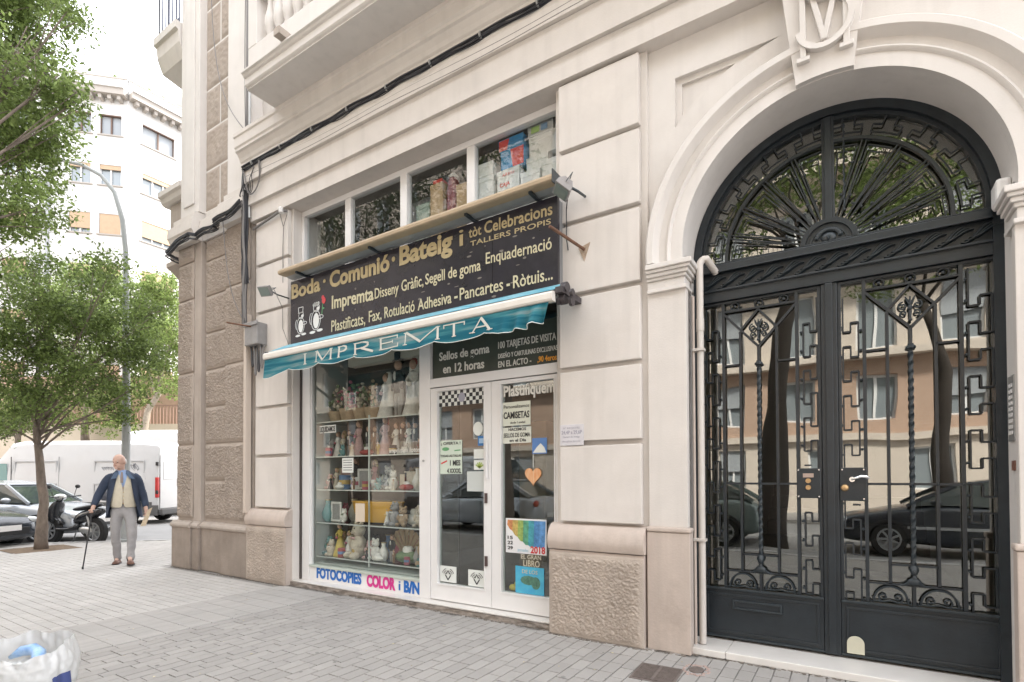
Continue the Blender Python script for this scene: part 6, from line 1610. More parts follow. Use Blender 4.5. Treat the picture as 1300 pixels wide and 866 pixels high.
# jacket: open shell, sleeves, collar
torso('jacket_shell', [(0.74,0.01,0.04,0.245,0.185,1.00,F2-1.15),(0.84,0.01,0.03,0.238,0.182,0.90,F2-1.00),(1.0,0,0.02,0.222,0.172,0.74,F2-0.80),(1.15,0,0.015,0.212,0.165,0.62,F2-0.64),(1.28,0,0.01,0.212,0.152,0.52,F2-0.52),(1.38,0,0.008,0.205,0.132,0.45,F2-0.43),(1.435,-0.003,0.01,0.165,0.11,0.5,F2-0.5),(1.475,-0.015,0.01,0.10,0.088,0.6,F2-0.6),(1.50,-0.02,0.0,0.078,0.078,0.7,F2-0.7)], navy, 0, F2, th=4, noise_=0.02)
for sg, pts, rs in ((-1,[(-0.12,0.0,1.435),(-0.185,0.0,1.395),(-0.245,0.02,1.27),(-0.315,0.045,1.13),(-0.345,-0.03,1.02),(-0.368,-0.11,0.925)],[0.055,0.068,0.066,0.062,0.056,0.048]),
                    (1,[(0.11,0.0,1.435),(0.175,0.0,1.39),(0.215,0.02,1.25),(0.255,0.035,1.11),(0.280,0.0,0.99),(0.300,-0.045,0.885)],[0.055,0.068,0.065,0.062,0.056,0.048])):
    mb = MB(); mb.tube(pts, rs, 12); o = mb.build('sleeve', navy, MAN, smooth='all', sub=1)
    d_ = o.modifiers.new('d','DISPLACE'); d_.strength = 0.03; d_.texture = tx
for s in (1,-1):
    MB().add([(s*0.055-0.02,-0.055,1.50),(s*0.10-0.015,-0.095,1.46),(s*0.155,-0.128,1.36),(s*0.085,-0.142,1.37),(s*0.045-0.015,-0.10,1.445)],[(0,1,2,3,4)]).build('collar_flap', mat('collar_slate',(0.075,0.11,0.17),0.85), MAN)
# cane
CN = thing('walking_cane', 'black walking cane with curved handle held in the man\'s hand', 'cane', (-9.80,-0.42,0), math.radians(66))
MB().tube([(-0.345,-0.22,0.84),(-0.352,-0.19,0.872),(-0.36,-0.16,0.875),(-0.372,-0.15,0.86),(-0.385,-0.16,0.82),(-0.43,-0.20,0.42),(-0.475,-0.24,0.03)],[0.012,0.013,0.013,0.012,0.011,0.010,0.009],8).build('shaft', blackm, CN, smooth='all')
MB().lathe([(0.014,0.0),(0.013,0.04)],8,c=(-0.477,-0.241,0.0)).build('rubber_tip', blackm, CN)
PP = thing('folded_newspaper', 'folded cream newspaper held in the walking man\'s other hand', 'newspaper', (-9.80,-0.42,0), math.radians(66))
mb = MB(); mb.loft([[(0.325,-0.10,0.86),(0.385,-0.16,0.90),(0.385,-0.145,0.90),(0.325,-0.085,0.86)],[(0.275,-0.11,0.74),(0.345,-0.17,0.76),(0.345,-0.155,0.76),(0.275,-0.095,0.74)],[(0.225,-0.12,0.60),(0.30,-0.18,0.61),(0.30,-0.165,0.61),(0.225,-0.105,0.60)]])
mb.build('paper', mat('newsprint_cream',(0.58,0.47,0.33),0.8,var=0.2,vscale=30), PP)

# ================================================================ VEHICLES
tyre = mat('tyre_rubber',(0.018,0.018,0.018),0.85); rimm = mat('wheel_rim_grey',(0.40,0.41,0.42),0.35,metal=0.6)
def wheel(t, x, y, r=0.31, w=0.19, name='wheel', spokes=7, sgn=1):
    o = MB().lathe([(r*0.62,-w/2),(r*0.93,-w/2),(r,-w*0.35),(r,w*0.35),(r*0.93,w/2),(r*0.62,w/2),(r*0.60,w*0.1),(r*0.60,-w*0.1),(r*0.62,-w/2)],28,axis='y',caps=False).build(name, tyre, t, smooth=True, loc=(x,y,r))
    mb = MB(); mb.lathe([(r*0.64,w*0.50),(r*0.68,w*0.56),(r*0.60,w*0.57),(r*0.57,w*0.505),(r*0.64,w*0.50)],24,axis='y',caps=False) ; mb.lathe([(0.001,w*0.60),(r*0.17,w*0.60),(r*0.17,w*0.50)],12,axis='y')
    for k in range(spokes):
        a = 2*PI*k/spokes; mb.bar((r*0.14*math.cos(a),w*0.55,r*0.14*math.sin(a)),(r*0.62*math.cos(a),w*0.55,r*0.62*math.sin(a)),r*0.13,w*0.08,up=(0,1,0))
    mb.lathe([(0.001,w*0.16),(r*0.60,w*0.17),(r*0.60,w*0.14)],20,axis='y')
    if sgn < 0: mb.v = [(x_,-y_,z_) for x_,y_,z_ in mb.v]
    mb.build('rim', rimm, o, smooth=True, fix=True)
    return o
def car(label, col, loc, rz, L=4.25, W=1.74, H=1.43, scale=1.0, rough=0.25, cname='body_paint'):
    t = thing('parked_car', label, 'car', loc, rz)
    pm_ = mat(cname, col, rough, coat=0.5, metal=0.2)
    hw = W/2
    # stations front (+x) to rear: x, half width, z low, z shoulder(belt)
    S = [(2.12,0.52,0.30,0.52),(2.06,0.72,0.24,0.66),(1.85,0.82,0.20,0.74),(1.35,0.865,0.19,0.84),(0.85,0.87,0.19,0.91),(0.2,0.87,0.19,0.93),(-0.6,0.87,0.19,0.95),(-1.3,0.865,0.19,0.97),(-1.8,0.83,0.22,0.97),(-2.02,0.74,0.26,0.90),(-2.10,0.60,0.34,0.70)]
    rings = []
    for x, w_, z0, z1 in S:
        zm = (z0+z1)/2
        rings.append([(x,-w_*0.92,z0),(x,-w_,z0+0.10),(x,-w_*1.0,zm),(x,-w_*0.965,z1-0.06),(x,-w_*0.90,z1),(x,-w_*0.45,z1+0.035),(x,0,z1+0.045),(x,w_*0.45,z1+0.035),(x,w_*0.90,z1),(x,w_*0.965,z1-0.06),(x,w_,zm),(x,w_,z0+0.10),(x,w_*0.92,z0)])
    MB().loft(rings).build('body', pm_, t, smooth='all', sub=1, fix=True)
    # greenhouse of dark glass with painted roof and pillars
    G_S = [(0.98,0.70,0.90),(0.25,0.62,1.36),(-0.35,0.60,H-0.01),(-1.15,0.60,H-0.04),(-1.72,0.64,1.02)]
    def ring(x, w_, z, zb=0.90): return [(x,-w_-0.0,z),(x,-w_*0.7,z+0.02),(x,0,z+0.03),(x,w_*0.7,z+0.02),(x,w_,z)]
    gb = MB()
    top = [(0.30,0.56,1.34),(-0.35,0.58,H-0.015),(-1.10,0.57,H-0.035)]
    base = [(0.98,0.74,0.925),(-0.35,0.78,0.955),(-1.85,0.70,0.985)]
    pts = [(base[0][0],-base[0][1],base[0][2]),(base[1][0],-base[1][1],base[1][2]),(base[2][0],-base[2][1],base[2][2]),(base[2][0],base[2][1],base[2][2]),(base[1][0],base[1][1],base[1][2]),(base[0][0],base[0][1],base[0][2]),
           (top[0][0],-top[0][1],top[0][2]),(top[1][0],-top[1][1],top[1][2]),(top[2][0],-top[2][1],top[2][2]),(top[2][0],top[2][1],top[2][2]),(top[1][0],top[1][1],top[1][2]),(top[0][0],top[0][1],top[0][2])]
    fs = [(0,1,7,6),(1,2,8,7),(3,4,10,9),(4,5,11,10),(5,0,6,11),(2,3,9,8),(6,7,10,11),(7,8,9,10)]
    gb.add(pts, fs); gb.build('windows', mat('tinted_car_glass',(0.05,0.065,0.065),0.05,spec=0.9), t, fix=True)
    MB().loft([[(0.33,-0.575,1.335),(0.33,0.575,1.335),(0.33,0.55,1.375),(0.33,-0.55,1.375)],[(-0.35,-0.60,H-0.03),(-0.35,0.60,H-0.03),(-0.35,0.56,H+0.02),(-0.35,-0.56,H+0.02)],[(-1.14,-0.59,H-0.05),(-1.14,0.59,H-0.05),(-1.14,0.55,H-0.005),(-1.14,-0.55,H-0.005)]]).build('roof', pm_, t, fix=True, bevel=0.015)
    pb = MB()
    for s in (1,-1):
        pb.bar((1.0,s*0.75,0.92),(0.32,s*0.575,1.35),0.06,0.05); pb.bar((-0.42,s*0.79,0.95),(-0.42,s*0.60,1.40),0.07,0.035); pb.bar((-1.15,s*0.59,1.37),(-1.88,s*0.71,0.97),0.10,0.06)
    pb.build('pillars', pm_, t)
    for x in (1.30,-1.30):
        for s in (1,-1):
            wheel(t, x, s*(hw-0.10), sgn=s)
            mb = MB(); P = [(x+0.37*math.cos(a), 0.31+0.37*math.sin(a)) for a in [PI*(-0.08)+PI*1.16*k/14 for k in range(15)]]
            mb.loft([[(p[0],s*(hw-0.035),p[1]),(p[0],s*(hw+0.006),p[1]),(x+(p[0]-x)*0.86,s*(hw+0.006),0.31+(p[1]-0.31)*0.86),(x+(p[0]-x)*0.86,s*(hw-0.035),0.31+(p[1]-0.31)*0.86)] for p in P]); mb.build('wheel_arch', blackm, t)
    for s in (1,-1):
        MB().ell((0.62,s*(hw+0.03),1.0),(0.08,0.10,0.06),10,6).build('wing_mirror', pm_, t, smooth='all')
        MB().ell((1.98,s*0.62,0.63),(0.13,0.13,0.07),10,6).build('headlight', mat('headlamp_glass',(0.65,0.68,0.70),0.08,spec=0.9), t, smooth='all')
        MB().ell((-2.02,s*0.66,0.80),(0.06,0.12,0.09),10,6).build('tail_light', mat('tail_lamp_red',(0.45,0.02,0.02),0.2), t, smooth='all')
        MB().box(0.35-0.75,0.35+0.10-0.75,s*(hw+0.004)-0.006,s*(hw+0.004)+0.006,0.83,0.85).build('door_handle', pm_, t)
        MB().box(-0.40,-0.39,s*(hw-0.01),s*(hw+0.003),0.28,0.90).build('door_gap', blackm, t)
        MB().box(-1.0,1.0,s*(hw+0.002)-0.012,s*(hw+0.002)+0.008,0.52,0.57).build('side_moulding', mat('moulding_grey',(0.35,0.36,0.37),0.5), t)
    MB().box(2.06,2.13,-0.45,0.45,0.36,0.50).build('grille', blackm, t, bevel=0.01)
    for x, s in ((2.14,1),(-2.12,-1)): MB().box(min(x,x+0.01*s),max(x,x+0.01*s),-0.26,0.26,0.44,0.55).build('number_plate', whitem, t)
    return t
RZC = math.radians(32.5)
car('silver grey saloon parked behind the slim tree trunk', (0.46,0.49,0.53), (-17.05,0.12,-0.12), RZC, cname='silver_paint')
car('dark grey car at the left edge of the photo, nearest of the parked cars', (0.025,0.03,0.04), (-16.05,-1.75,-0.12), math.radians(29), cname='black_paint')

def van(label, loc, rz, H=2.5, rails=False):
    t = thing('white_van', label, 'van', loc, rz); wm = mat('van_white_paint',(0.57,0.575,0.58),0.35,coat=0.3,var=0.04,vscale=2,dirt=0.08)
    hw = 1.0
    S = [(2.85,0.72,0.35,0.80),(2.75,0.86,0.32,1.05),(2.30,0.95,0.30,1.28),(1.85,0.97,0.30,1.75),(1.40,0.97,0.30,2.25),(1.05,0.97,0.30,H-0.08),(0.6,0.98,0.30,H),(-0.8,0.98,0.30,H+0.01),(-2.2,0.98,0.30,H),(-2.72,0.97,0.30,H-0.06),(-2.78,0.95,0.34,H-0.12)]
    rings = []
    for x, w_, z0, z1 in S:
        ws = w_*(0.90 if z1 > 1.5 else 0.97)
        rings.append([(x,-w_,z0),(x,-w_,z0+0.35),(x,-w_*0.995,z0+(z1-z0)*0.55),(x,-ws,z1-0.14),(x,-ws*0.88,z1-0.02),(x,0,z1+0.02),(x,ws*0.88,z1-0.02),(x,ws,z1-0.14),(x,w_*0.995,z0+(z1-z0)*0.55),(x,w_,z0+0.35),(x,w_,z0)])
    MB().loft(rings).build('body', wm, t, smooth=True, fix=True, bevel=0.02)
    MB().add([(2.28,-0.80,1.33),(2.28,0.80,1.33),(1.50,0.76,2.16),(1.50,-0.76,2.16)],[(0,1,2,3)]).build('windscreen', mat('tinted_car_glass',(0.05,0.065,0.065),0.05,spec=0.9), t)
    for s in (1,-1):
        y = s*(hw-0.012)
        mb = MB().plate([[(1.05,1.32),(1.95,1.32),(1.85,1.50),(1.52,1.98),(1.08,1.98)]], 0, 0.012); mb.v = [(x,s*(0.958)+yy*s,z) for x,yy,z in mb.v]; mb.build('side_window', mat('teal_car_glass',(0.12,0.25,0.25),0.08,spec=0.8), t, fix=True)
        # pressed panels, door gaps, sliding rail
        for x0, x1 in ((-0.55,0.85),(-2.35,-0.70)):
            for z0, z1 in ((1.42,2.08),(0.95,1.34)):
                pl_ = MB().plate([[(x0,z0),(x1,z0),(x1,z1),(x0,z1)],[(x0+0.045,z0+0.045),(x0+0.045,z1-0.045),(x1-0.045,z1-0.045),(x1-0.045,z0+0.045)]],0,0.026)
                k = 0.976 if z0 < 1.4 else 0.945
                pl_.v = [(x, s*(k+yy), z) for x,yy,z in pl_.v]; pl_.build('pressed_panel', mat('van_panel_edge_tint',(0.47,0.475,0.48),0.4), t, fix=True, bevel=0.008)  # grey tint in the paint stands in for shading at the pressed edges
        MB().box(-2.6,2.2,s*0.982-0.012,s*0.982+0.012,0.60,0.72).build('rub_strip', mat('van_grey_plastic',(0.09,0.09,0.09),0.6), t)
        MB().box(-2.80,-2.05,s*0.965-0.03,s*0.965+0.03,0.28,0.62).build('corner_bumper', mat('van_grey_plastic',(0.09,0.09,0.09),0.6), t, bevel=0.02)
        MB().box(-2.79,-2.70,s*0.93-0.055,s*0.93+0.055,0.86,1.52).build('tail_light', mat('tail_lamp_red',(0.45,0.02,0.02),0.2), t, bevel=0.015)
        for z in (1.9,0.98): MB().box(-2.80,-2.72,s*0.965-0.02,s*0.965+0.03,z,z+0.12).build('hinge', blackm, t, bevel=0.01)
        MB().box(0.92,0.935,s*0.972-0.01,s*0.972+0.010,0.40,2.20).build('door_gap', blackm, t); MB().box(-0.63,-0.62,s*0.972-0.012,s*0.972+0.010,0.45,2.20).build('door_gap', mat('gap_grey',(0.3,0.3,0.3),0.7), t)
        for x in (1.85,-1.75): wheel(t, x, s*0.86, 0.34, 0.22, sgn=s, spokes=5)
        MB().ell((2.1,s*1.08,1.45),(0.06,0.12,0.16),10,6).build('wing_mirror', blackm, t, smooth='all')
        MB().box(-2.15,-2.02,s*0.985-0.01,s*0.985+0.012,1.05,1.15).build('fuel_flap', blackm, t)
    for y0, y1 in ((-0.88,-0.01),(0.01,0.88)):
        MB().box(-2.815,-2.79,y0,y1,0.50,2.25).build('rear_door', wm, t, bevel=0.015)
        MB().box(-2.825,-2.816,y0+0.14,y1-0.14,1.45,2.05).build('door_panel', wm, t, bevel=0.01)
    MB().box(-2.92,-2.79,-0.95,0.95,0.30,0.49).build('bumper', mat('van_grey_plastic',(0.09,0.09,0.09),0.6), t, bevel=0.03)
    MB().box(-2.83,-2.816,-0.6,-0.1,1.0,1.11).build('number_plate', whitem, t); MB().box(-2.85,-2.80,-0.06,0.02,1.25,1.5).build('door_handle', blackm, t)
    return t
VR = math.radians(212.5)
def vpos(P, lx, ly, rz): return (P[0]-(math.cos(rz)*lx-math.sin(rz)*ly), P[1]-(math.sin(rz)*lx+math.cos(rz)*ly), -0.12)
v1 = van('white panel van with scribbled graffiti and red tail light behind the man', vpos((-18.9,4.04),-2.78,0.97,VR), VR, H=2.74)
# long-wheelbase body: everything ahead of the sliding door moves forward
for ch in v1.children:
    if ch.location.x > 0.5: ch.location.x += 1.05
    elif abs(ch.location.x) < 0.01:
        for vv in ch.data.vertices:
            if vv.co.x > -0.66: vv.co.x += 1.05
# graffiti scribble on the side
def scrib(x0, z0, s, seed, m):
    r_ = random.Random(seed); mb = MB()
    for k in range(5):
        pts = []
        cx = x0 - k*0.13*s
        for i in range(12): a = i*0.6+r_.uniform(0,1); pts.append((cx+0.10*s*math.cos(a)*r_.uniform(.5,1.1), 0.963, z0+0.12*s*math.sin(a*1.3)*r_.uniform(.6,1.2)))
        mb.tube(pts, 0.010*s, 4)
    return mb.build('graffiti', m, v1)
gk = mat('grey_spray',(0.25,0.25,0.27),0.8); scrib(-1.55,1.85,1.0,5,gk); scrib(-1.0,1.80,0.6,9,gk); scrib(-1.75,1.55,1.1,13,gk)
van('second white van further back, only its roof showing above the first', vpos((-21.2,7.3),-2.78,0.97,VR), VR, H=3.45)

# scooter
SCP = thing('motor_scooter', 'black and silver scooter parked on its stand beside the tree', 'scooter', (-14.62,0.50,-0.10), math.radians(198))
scb = mat('scooter_black',(0.02,0.022,0.026),0.22,coat=0.4); scs = mat('scooter_silver',(0.55,0.55,0.54),0.3,metal=0.7)
for x, nm_ in ((0.68,'front'),(-0.62,'rear')):
    w_ = wheel(SCP, x, 0, 0.30, 0.12, spokes=8)
def shell(name, rings, m, sub=1): return MB().loft(rings).build(name, m, SCP, smooth='all', sub=sub, fix=True)
def rg(x, z, w_, h, n=8): return [(x, w_*math.cos(2*PI*k/n), z+h*math.sin(2*PI*k/n)) for k in range(n)]
shell('leg_shield', [[(0.62,-0.10,0.42),(0.62,0.10,0.42),(0.50,0.12,0.42),(0.50,-0.12,0.42)],[(0.66,-0.20,0.62),(0.66,0.20,0.62),(0.52,0.20,0.60),(0.52,-0.20,0.60)],[(0.60,-0.22,0.85),(0.60,0.22,0.85),(0.46,0.18,0.85),(0.46,-0.18,0.85)],[(0.50,-0.10,1.0),(0.50,0.10,1.0),(0.40,0.10,1.0),(0.40,-0.10,1.0)]], scb)
shell('footboard', [rg(0.52,0.36,0.14,0.05),rg(0.2,0.33,0.16,0.05),rg(-0.10,0.36,0.15,0.07),rg(-0.2,0.45,0.14,0.12)], scb)
shell('rear_body', [rg(-0.02,0.52,0.10,0.12),rg(-0.25,0.62,0.16,0.16),rg(-0.60,0.70,0.17,0.13),rg(-0.88,0.78,0.10,0.07)], scb)
shell('seat', [rg(0.0,0.78,0.10,0.04),rg(-0.20,0.80,0.15,0.06),rg(-0.45,0.84,0.16,0.06),rg(-0.80,0.90,0.12,0.05)], blackm)
shell('engine', [rg(-0.15,0.34,0.10,0.08),rg(-0.40,0.34,0.13,0.12),rg(-0.66,0.32,0.12,0.09)], scs)
MB().tube([(-0.3,-0.14,0.26),(-0.6,-0.17,0.28),(-0.95,-0.18,0.40)],[0.03,0.055,0.05],10).build('exhaust', scs, SCP, smooth=True)
for s in (1,-1): MB().tube([(0.47,s*0.05,0.95),(0.68,s*0.07,0.30)],0.022,8).build('fork', scs, SCP, smooth=True)
MB().tube([(0.42,0.0,0.95),(0.36,0,1.05)],0.03,8).build('steering_column', scb, SCP)
MB().tube([(0.28,-0.34,1.08),(0.36,-0.2,1.06),(0.38,0,1.05),(0.36,0.2,1.06),(0.28,0.34,1.08)],0.016,8).build('handlebar', scb, SCP, smooth=True)
MB().ell((0.43,0,1.05),(0.09,0.13,0.08),10,7).build('headlamp_cowl', scs, SCP, smooth='all')
for s in (1,-1):
    MB().tube([(0.33,s*0.22,1.08),(0.34,s*0.28,1.25)],0.007,6).build('mirror_stem', blackm, SCP)
    MB().ell((0.335,s*0.30,1.29),(0.02,0.06,0.045),10,6).build('mirror', blackm, SCP, smooth='all')
    MB().tube([(-0.60,s*0.10,0.32),(-0.52,s*0.12,0.66)],0.022,8).build('shock_absorber', scs, SCP, smooth=True)
    MB().tube([(-0.12,s*0.06,0.26),(-0.20,s*0.20,0.02)],0.012,6).build('centre_stand', blackm, SCP)
shell('front_mudguard', [[(0.68+0.34*math.cos(a),-0.07,0.30+0.34*math.sin(a)),(0.68+0.34*math.cos(a),0.07,0.30+0.34*math.sin(a)),(0.68+0.32*math.cos(a),0.07,0.30+0.32*math.sin(a)),(0.68+0.32*math.cos(a),-0.07,0.30+0.32*math.sin(a))] for a in [PI*(0.15+0.1*k) for k in range(8)]], scb, 0)
shell('luggage_box', [rg(-0.82,1.08,0.16,0.06),rg(-0.86,1.10,0.20,0.15),rg(-1.08,1.12,0.20,0.16),rg(-1.16,1.10,0.14,0.08)], mat('grey_box_plastic',(0.12,0.13,0.16),0.4))
MB().box(-1.02,-1.0,-0.08,0.08,0.55,0.70).build('number_plate', whitem, SCP)

# ================================================================ STREET LAMP
LP = thing('street_lamp', 'tall grey street lamp with a long curved arm behind the man', 'street lamp', (0,0,0))
lampm = mat('lamp_post_grey',(0.34,0.36,0.36),0.5,var=0.1)
base = Vector((-13.25,0.95,0)); P0 = [(-13.25,0.95,0),(-13.25,0.95,2.5),(-13.24,0.93,4.5),(-13.22,0.905,6.3),(-13.28,0.86,7.0),(-13.42,0.76,7.6),(-13.66,0.60,7.97),(-14.0,0.37,8.20),(-14.43,0.10,8.32)]
MB().tube(P0, [0.085,0.08,0.065,0.052,0.048,0.044,0.040,0.036,0.032], 12).build('post', lampm, LP, smooth=True)
MB().lathe([(0.14,0),(0.14,0.05),(0.10,0.08),(0.10,0.6),(0.085,0.62)],12,c=tuple(base)).build('base_sleeve', lampm, LP, smooth=True)
mb = MB(); d = Vector((-0.43,-0.27,0.06)).normalized(); q = Vector((-14.43,0.10,8.32)); s_ = Vector((d.y,-d.x,0)).normalized()
def hr(t, w_, a, b): c = q+d*t; return [tuple(c+s_*w_+Vector((0,0,a))), tuple(c-s_*w_+Vector((0,0,a))), tuple(c-s_*w_*0.6+Vector((0,0,b))), tuple(c+s_*w_*0.6+Vector((0,0,b)))]
mb.loft([hr(-0.05,0.04,-0.03,0.04),hr(0.12,0.13,-0.05,0.07),hr(0.45,0.16,-0.06,0.08),hr(0.62,0.08,-0.03,0.03)]); mb.build('lamp_head', lampm, LP, bevel=0.01, fix=True)
mb = MB(); mb.loft([hr(0.14,0.10,-0.09,-0.055),hr(0.46,0.12,-0.09,-0.065)]); mb.build('lamp_lens', mat('sodium_lens',(0.55,0.52,0.40),0.2), LP, fix=True)
# ================================================================ TREES
bark = mat('grey_brown_bark',(0.235,0.19,0.155),0.95,var=0.45,vscale=14,bump=1.0,bscale=40,stretch=(1,1,0.35))
barkp = mat('pale_bark',(0.36,0.31,0.25),0.95,var=0.3,vscale=12,bump=0.8,bscale=40)
def leafm(name, c, tr=0.5): return mat(name, c, 0.55, island=0.55, trans=tr, var=0.25, vscale=0.9, spec=0.35)
leafA = leafm('leaf_green',(0.195,0.265,0.08)); leafB = leafm('leaf_bright_green',(0.28,0.37,0.12)); leafC = leafm('leaf_deep_green',(0.065,0.125,0.035))
def frompx(u, v_, depth):
    d = Vector(((u-650)/670.461, -(v_-594.96)/670.461, -1)); return mw.translation + mw.to_3x3() @ (d*depth)
def leaves(blobs, n, size, seed, thr=0.42, aspect=0.5, droop=0.25, spray=9, sprl=0.28):
    """leaf quads in sprays through the crown's volume, thinned by noise for gaps"""
    rg_ = np.random.default_rng(seed)
    tot = sum(b[1]**2 for b in blobs); C0 = []
    for c, r in blobs:
        k = int(n/spray * r*r/tot)
        u = rg_.normal(size=(k,3)); u /= np.linalg.norm(u,axis=1)[:,None]
        rad = rg_.uniform(0.25,1.0,size=k)**0.5
        p = np.array(c) + u*rad[:,None]*r*np.array([1,1,0.86])
        nz = np.array([noise.noise(Vector(q)*1.6+Vector((seed,0,0)))+0.5*noise.noise(Vector(q)*4+Vector((0,seed,0))) for q in p])
        C0.append(p[nz > -thr*0.45])
    C0 = np.concatenate(C0)
    k = len(C0); dirv = rg_.normal(size=(k,3)); dirv[:,2] = dirv[:,2]*0.5-droop; dirv /= np.linalg.norm(dirv,axis=1)[:,None]
    t = (np.arange(spray)/spray)
    P = C0[:,None,:] + dirv[:,None,:]*(t[None,:,None]*sprl) + rg_.normal(size=(k,spray,3))*sprl*0.16
    P = P.reshape(-1,3); m = len(P)
    a = rg_.normal(size=(m,3)) + np.repeat(dirv,spray,axis=0)*0.7; a /= np.linalg.norm(a,axis=1)[:,None]
    b = rg_.normal(size=(m,3)); b[:,2] *= 0.5; b -= a*(a*b).sum(1)[:,None]; b /= np.linalg.norm(b,axis=1)[:,None]
    nrm = np.cross(a,b); s = size*rg_.uniform(0.6,1.25,size=m)[:,None]
    v0 = P; v1 = P + a*s*0.45 + b*s*aspect*0.5 + nrm*s*0.07; v2 = P + a*s; v3 = P + a*s*0.45 - b*s*aspect*0.5 + nrm*s*0.07
    V = np.stack([v0,v1,v2,v3],1).reshape(-1,3)
    me = bpy.data.meshes.new('foliage'); me.vertices.add(4*m); me.vertices.foreach_set('co', V.astype(np.float32).ravel())
    me.loops.add(4*m); me.loops.foreach_set('vertex_index', np.arange(4*m, dtype=np.int32)); me.polygons.add(m)
    me.polygons.foreach_set('loop_start', np.arange(0,4*m,4,dtype=np.int32)); me.update(calc_edges=True)
    return me, C0
def tree(label, trunk, r0, r1, blobs, n, size, seed, lm, bm_=bark, name='street_tree', twigs=26, group=None, **kw):
    base = Vector(trunk[0]); t = thing(name, label, 'tree', tuple(base), group=group)
    L = lambda p: tuple(Vector(p)-base)
    rs = [r0+(r1-r0)*i/(len(trunk)-1) for i in range(len(trunk))]; rs[0] *= 1.25
    # finer trunk with slight irregularity
    pts = []; rr2 = []
    for i in range(len(trunk)-1):
        for k in range(4):
            f = k/4; p = Vector(trunk[i]).lerp(Vector(trunk[i+1]), f); j = 0.012 if (i+k) else 0
            pts.append(L(p+Vector((rr.uniform(-j,j),rr.uniform(-j,j),0)))); rr2.append((rs[i]*(1-f)+rs[i+1]*f)*rr.uniform(.95,1.06))
    pts.append(L(trunk[-1])); rr2.append(rs[-1])
    MB().tube(pts, rr2, 14).build('trunk', bm_, t, smooth='all')
    top = Vector(trunk[-1]); rb = random.Random(seed); fork = Vector(trunk[-2]) if len(trunk) > 2 else Vector(trunk[0])
    for c, r in blobs:
        c = Vector(c); start = top if rb.random() < 0.5 else fork.lerp(top, rb.uniform(0.3,1.0))
        mid = start.lerp(c, 0.5) + Vector((rb.uniform(-.15,.15),rb.uniform(-.15,.15),rb.uniform(0,.25)))*r
        br = MB(); rs0 = max(0.012, min(0.032, r1*0.42)); br.tube([L(start),L(start.lerp(mid,0.5)+Vector((0,0,0.05))),L(mid),L(mid.lerp(c,0.6)),L(c)], [rs0,rs0*0.85,rs0*0.62,rs0*0.45,rs0*0.25], 8)
        for k in range(max(3,int(twigs*r/2))):
            s0 = mid.lerp(c, rb.uniform(0.1,1)); d_ = Vector((rb.gauss(0,1),rb.gauss(0,1),rb.gauss(0.1,0.8))).normalized()*r*rb.uniform(0.5,0.95)
            e_ = c + d_; br.tube([L(s0),L(s0.lerp(e_,0.5)+Vector((0,0,0.06*r))),L(e_)], [rs0*0.28,rs0*0.18,0.006], 5)
        br.build('limb', bm_, t, smooth='all')
    me, _ = leaves([(L(c), r) for c, r in blobs], n, size, seed, **kw)
    me.materials.append(lm); o = bpy.data.objects.new('crown', me); COL.objects.link(o); o.parent = t
    return t
def bl(lst, depth, jd=0.5, seed=0):
    r_ = random.Random(seed); out = []
    for u, v_, rp in lst:
        d = depth + r_.uniform(-jd, jd); out.append((tuple(frompx(u, v_, d)), rp*depth/670.461))
    return out
D1 = 10.45
f0 = (-13.30,-0.45,0.0)
tree('slim street tree with leaning forked trunk beside the parked scooter', [f0, tuple(frompx(55,640,10.32)), tuple(frompx(51,590,10.32)), tuple(frompx(46,540,10.35))], 0.086, 0.055,
     bl([(25,395,62),(75,370,58),(118,380,48),(60,430,60),(112,440,60),(160,425,40),(150,475,38),(122,490,34),(22,460,50),(15,505,40),(178,452,30),(62,478,30),(40,508,26),(95,470,26),(175,490,22),(140,515,16),(5,540,26),(160,530,14),(190,398,24),(86,500,18),(140,345,26),(40,345,34)], D1, 0.9, 1), 50000, 0.080, 11, leafA, thr=0.14)
tree('large tree whose leafy branches hang into the upper left corner', [(-9.6,-3.4,0.0),(-9.65,-3.35,2.5),(-9.7,-3.2,4.2)], 0.22, 0.14,
     bl([(10,30,60),(60,30,50),(30,95,55),(75,95,40),(15,150,55),(52,165,40),(28,215,48),(50,262,34),(12,268,42),(-60,120,90),(-60,0,90),(95,130,14),(85,15,24),(-70,230,70),(20,-60,90),(12,325,22)], 8.0, 0.7, 2), 88000, 0.074, 12, leafB, thr=0.08)
D3 = 23
tg_ = 'trees beyond the parked vans'
tree('young pale-barked tree behind the white van, right of the lamp post', [tuple(frompx(184,640,D3)), tuple(frompx(183,545,D3)), tuple(frompx(188,520,D3)), tuple(frompx(203,498,D3))], 0.17, 0.10,
     bl([(185,380,34),(205,400,36),(195,440,34),(215,455,26),(175,420,30),(210,365,26),(220,420,26),(190,480,22),(218,490,20)], D3, 1.0, 3), 26000, 0.13, 13, leafB, barkp, group=tg_, thr=0.5)
tree('broad bright green tree behind the slim street tree', [tuple(frompx(110,640,D3+2)), tuple(frompx(108,545,D3+2)), tuple(frompx(112,500,D3+2))], 0.2, 0.12,
     bl([(110,365,36),(140,400,34),(90,400,36),(130,350,26),(100,450,32),(150,440,24),(60,380,36),(40,420,36),(90,500,26),(130,505,26),(160,500,24),(110,535,20),(150,540,18)], D3+2, 1.2, 4), 32000, 0.13, 14, leafB, bark, group=tg_, thr=0.3)
tree('low bright shrubby tree behind the van bonnet at the left edge', [tuple(frompx(20,640,D3-2)), tuple(frompx(22,570,D3-2)), tuple(frompx(24,550,D3-2))], 0.12, 0.08,
     bl([(10,535,24),(40,530,24),(70,535,20),(25,510,22),(60,515,18),(-10,525,26)], D3-2, 0.8, 5), 12000, 0.12, 15, leafB, bark, group=tg_, thr=0.3)

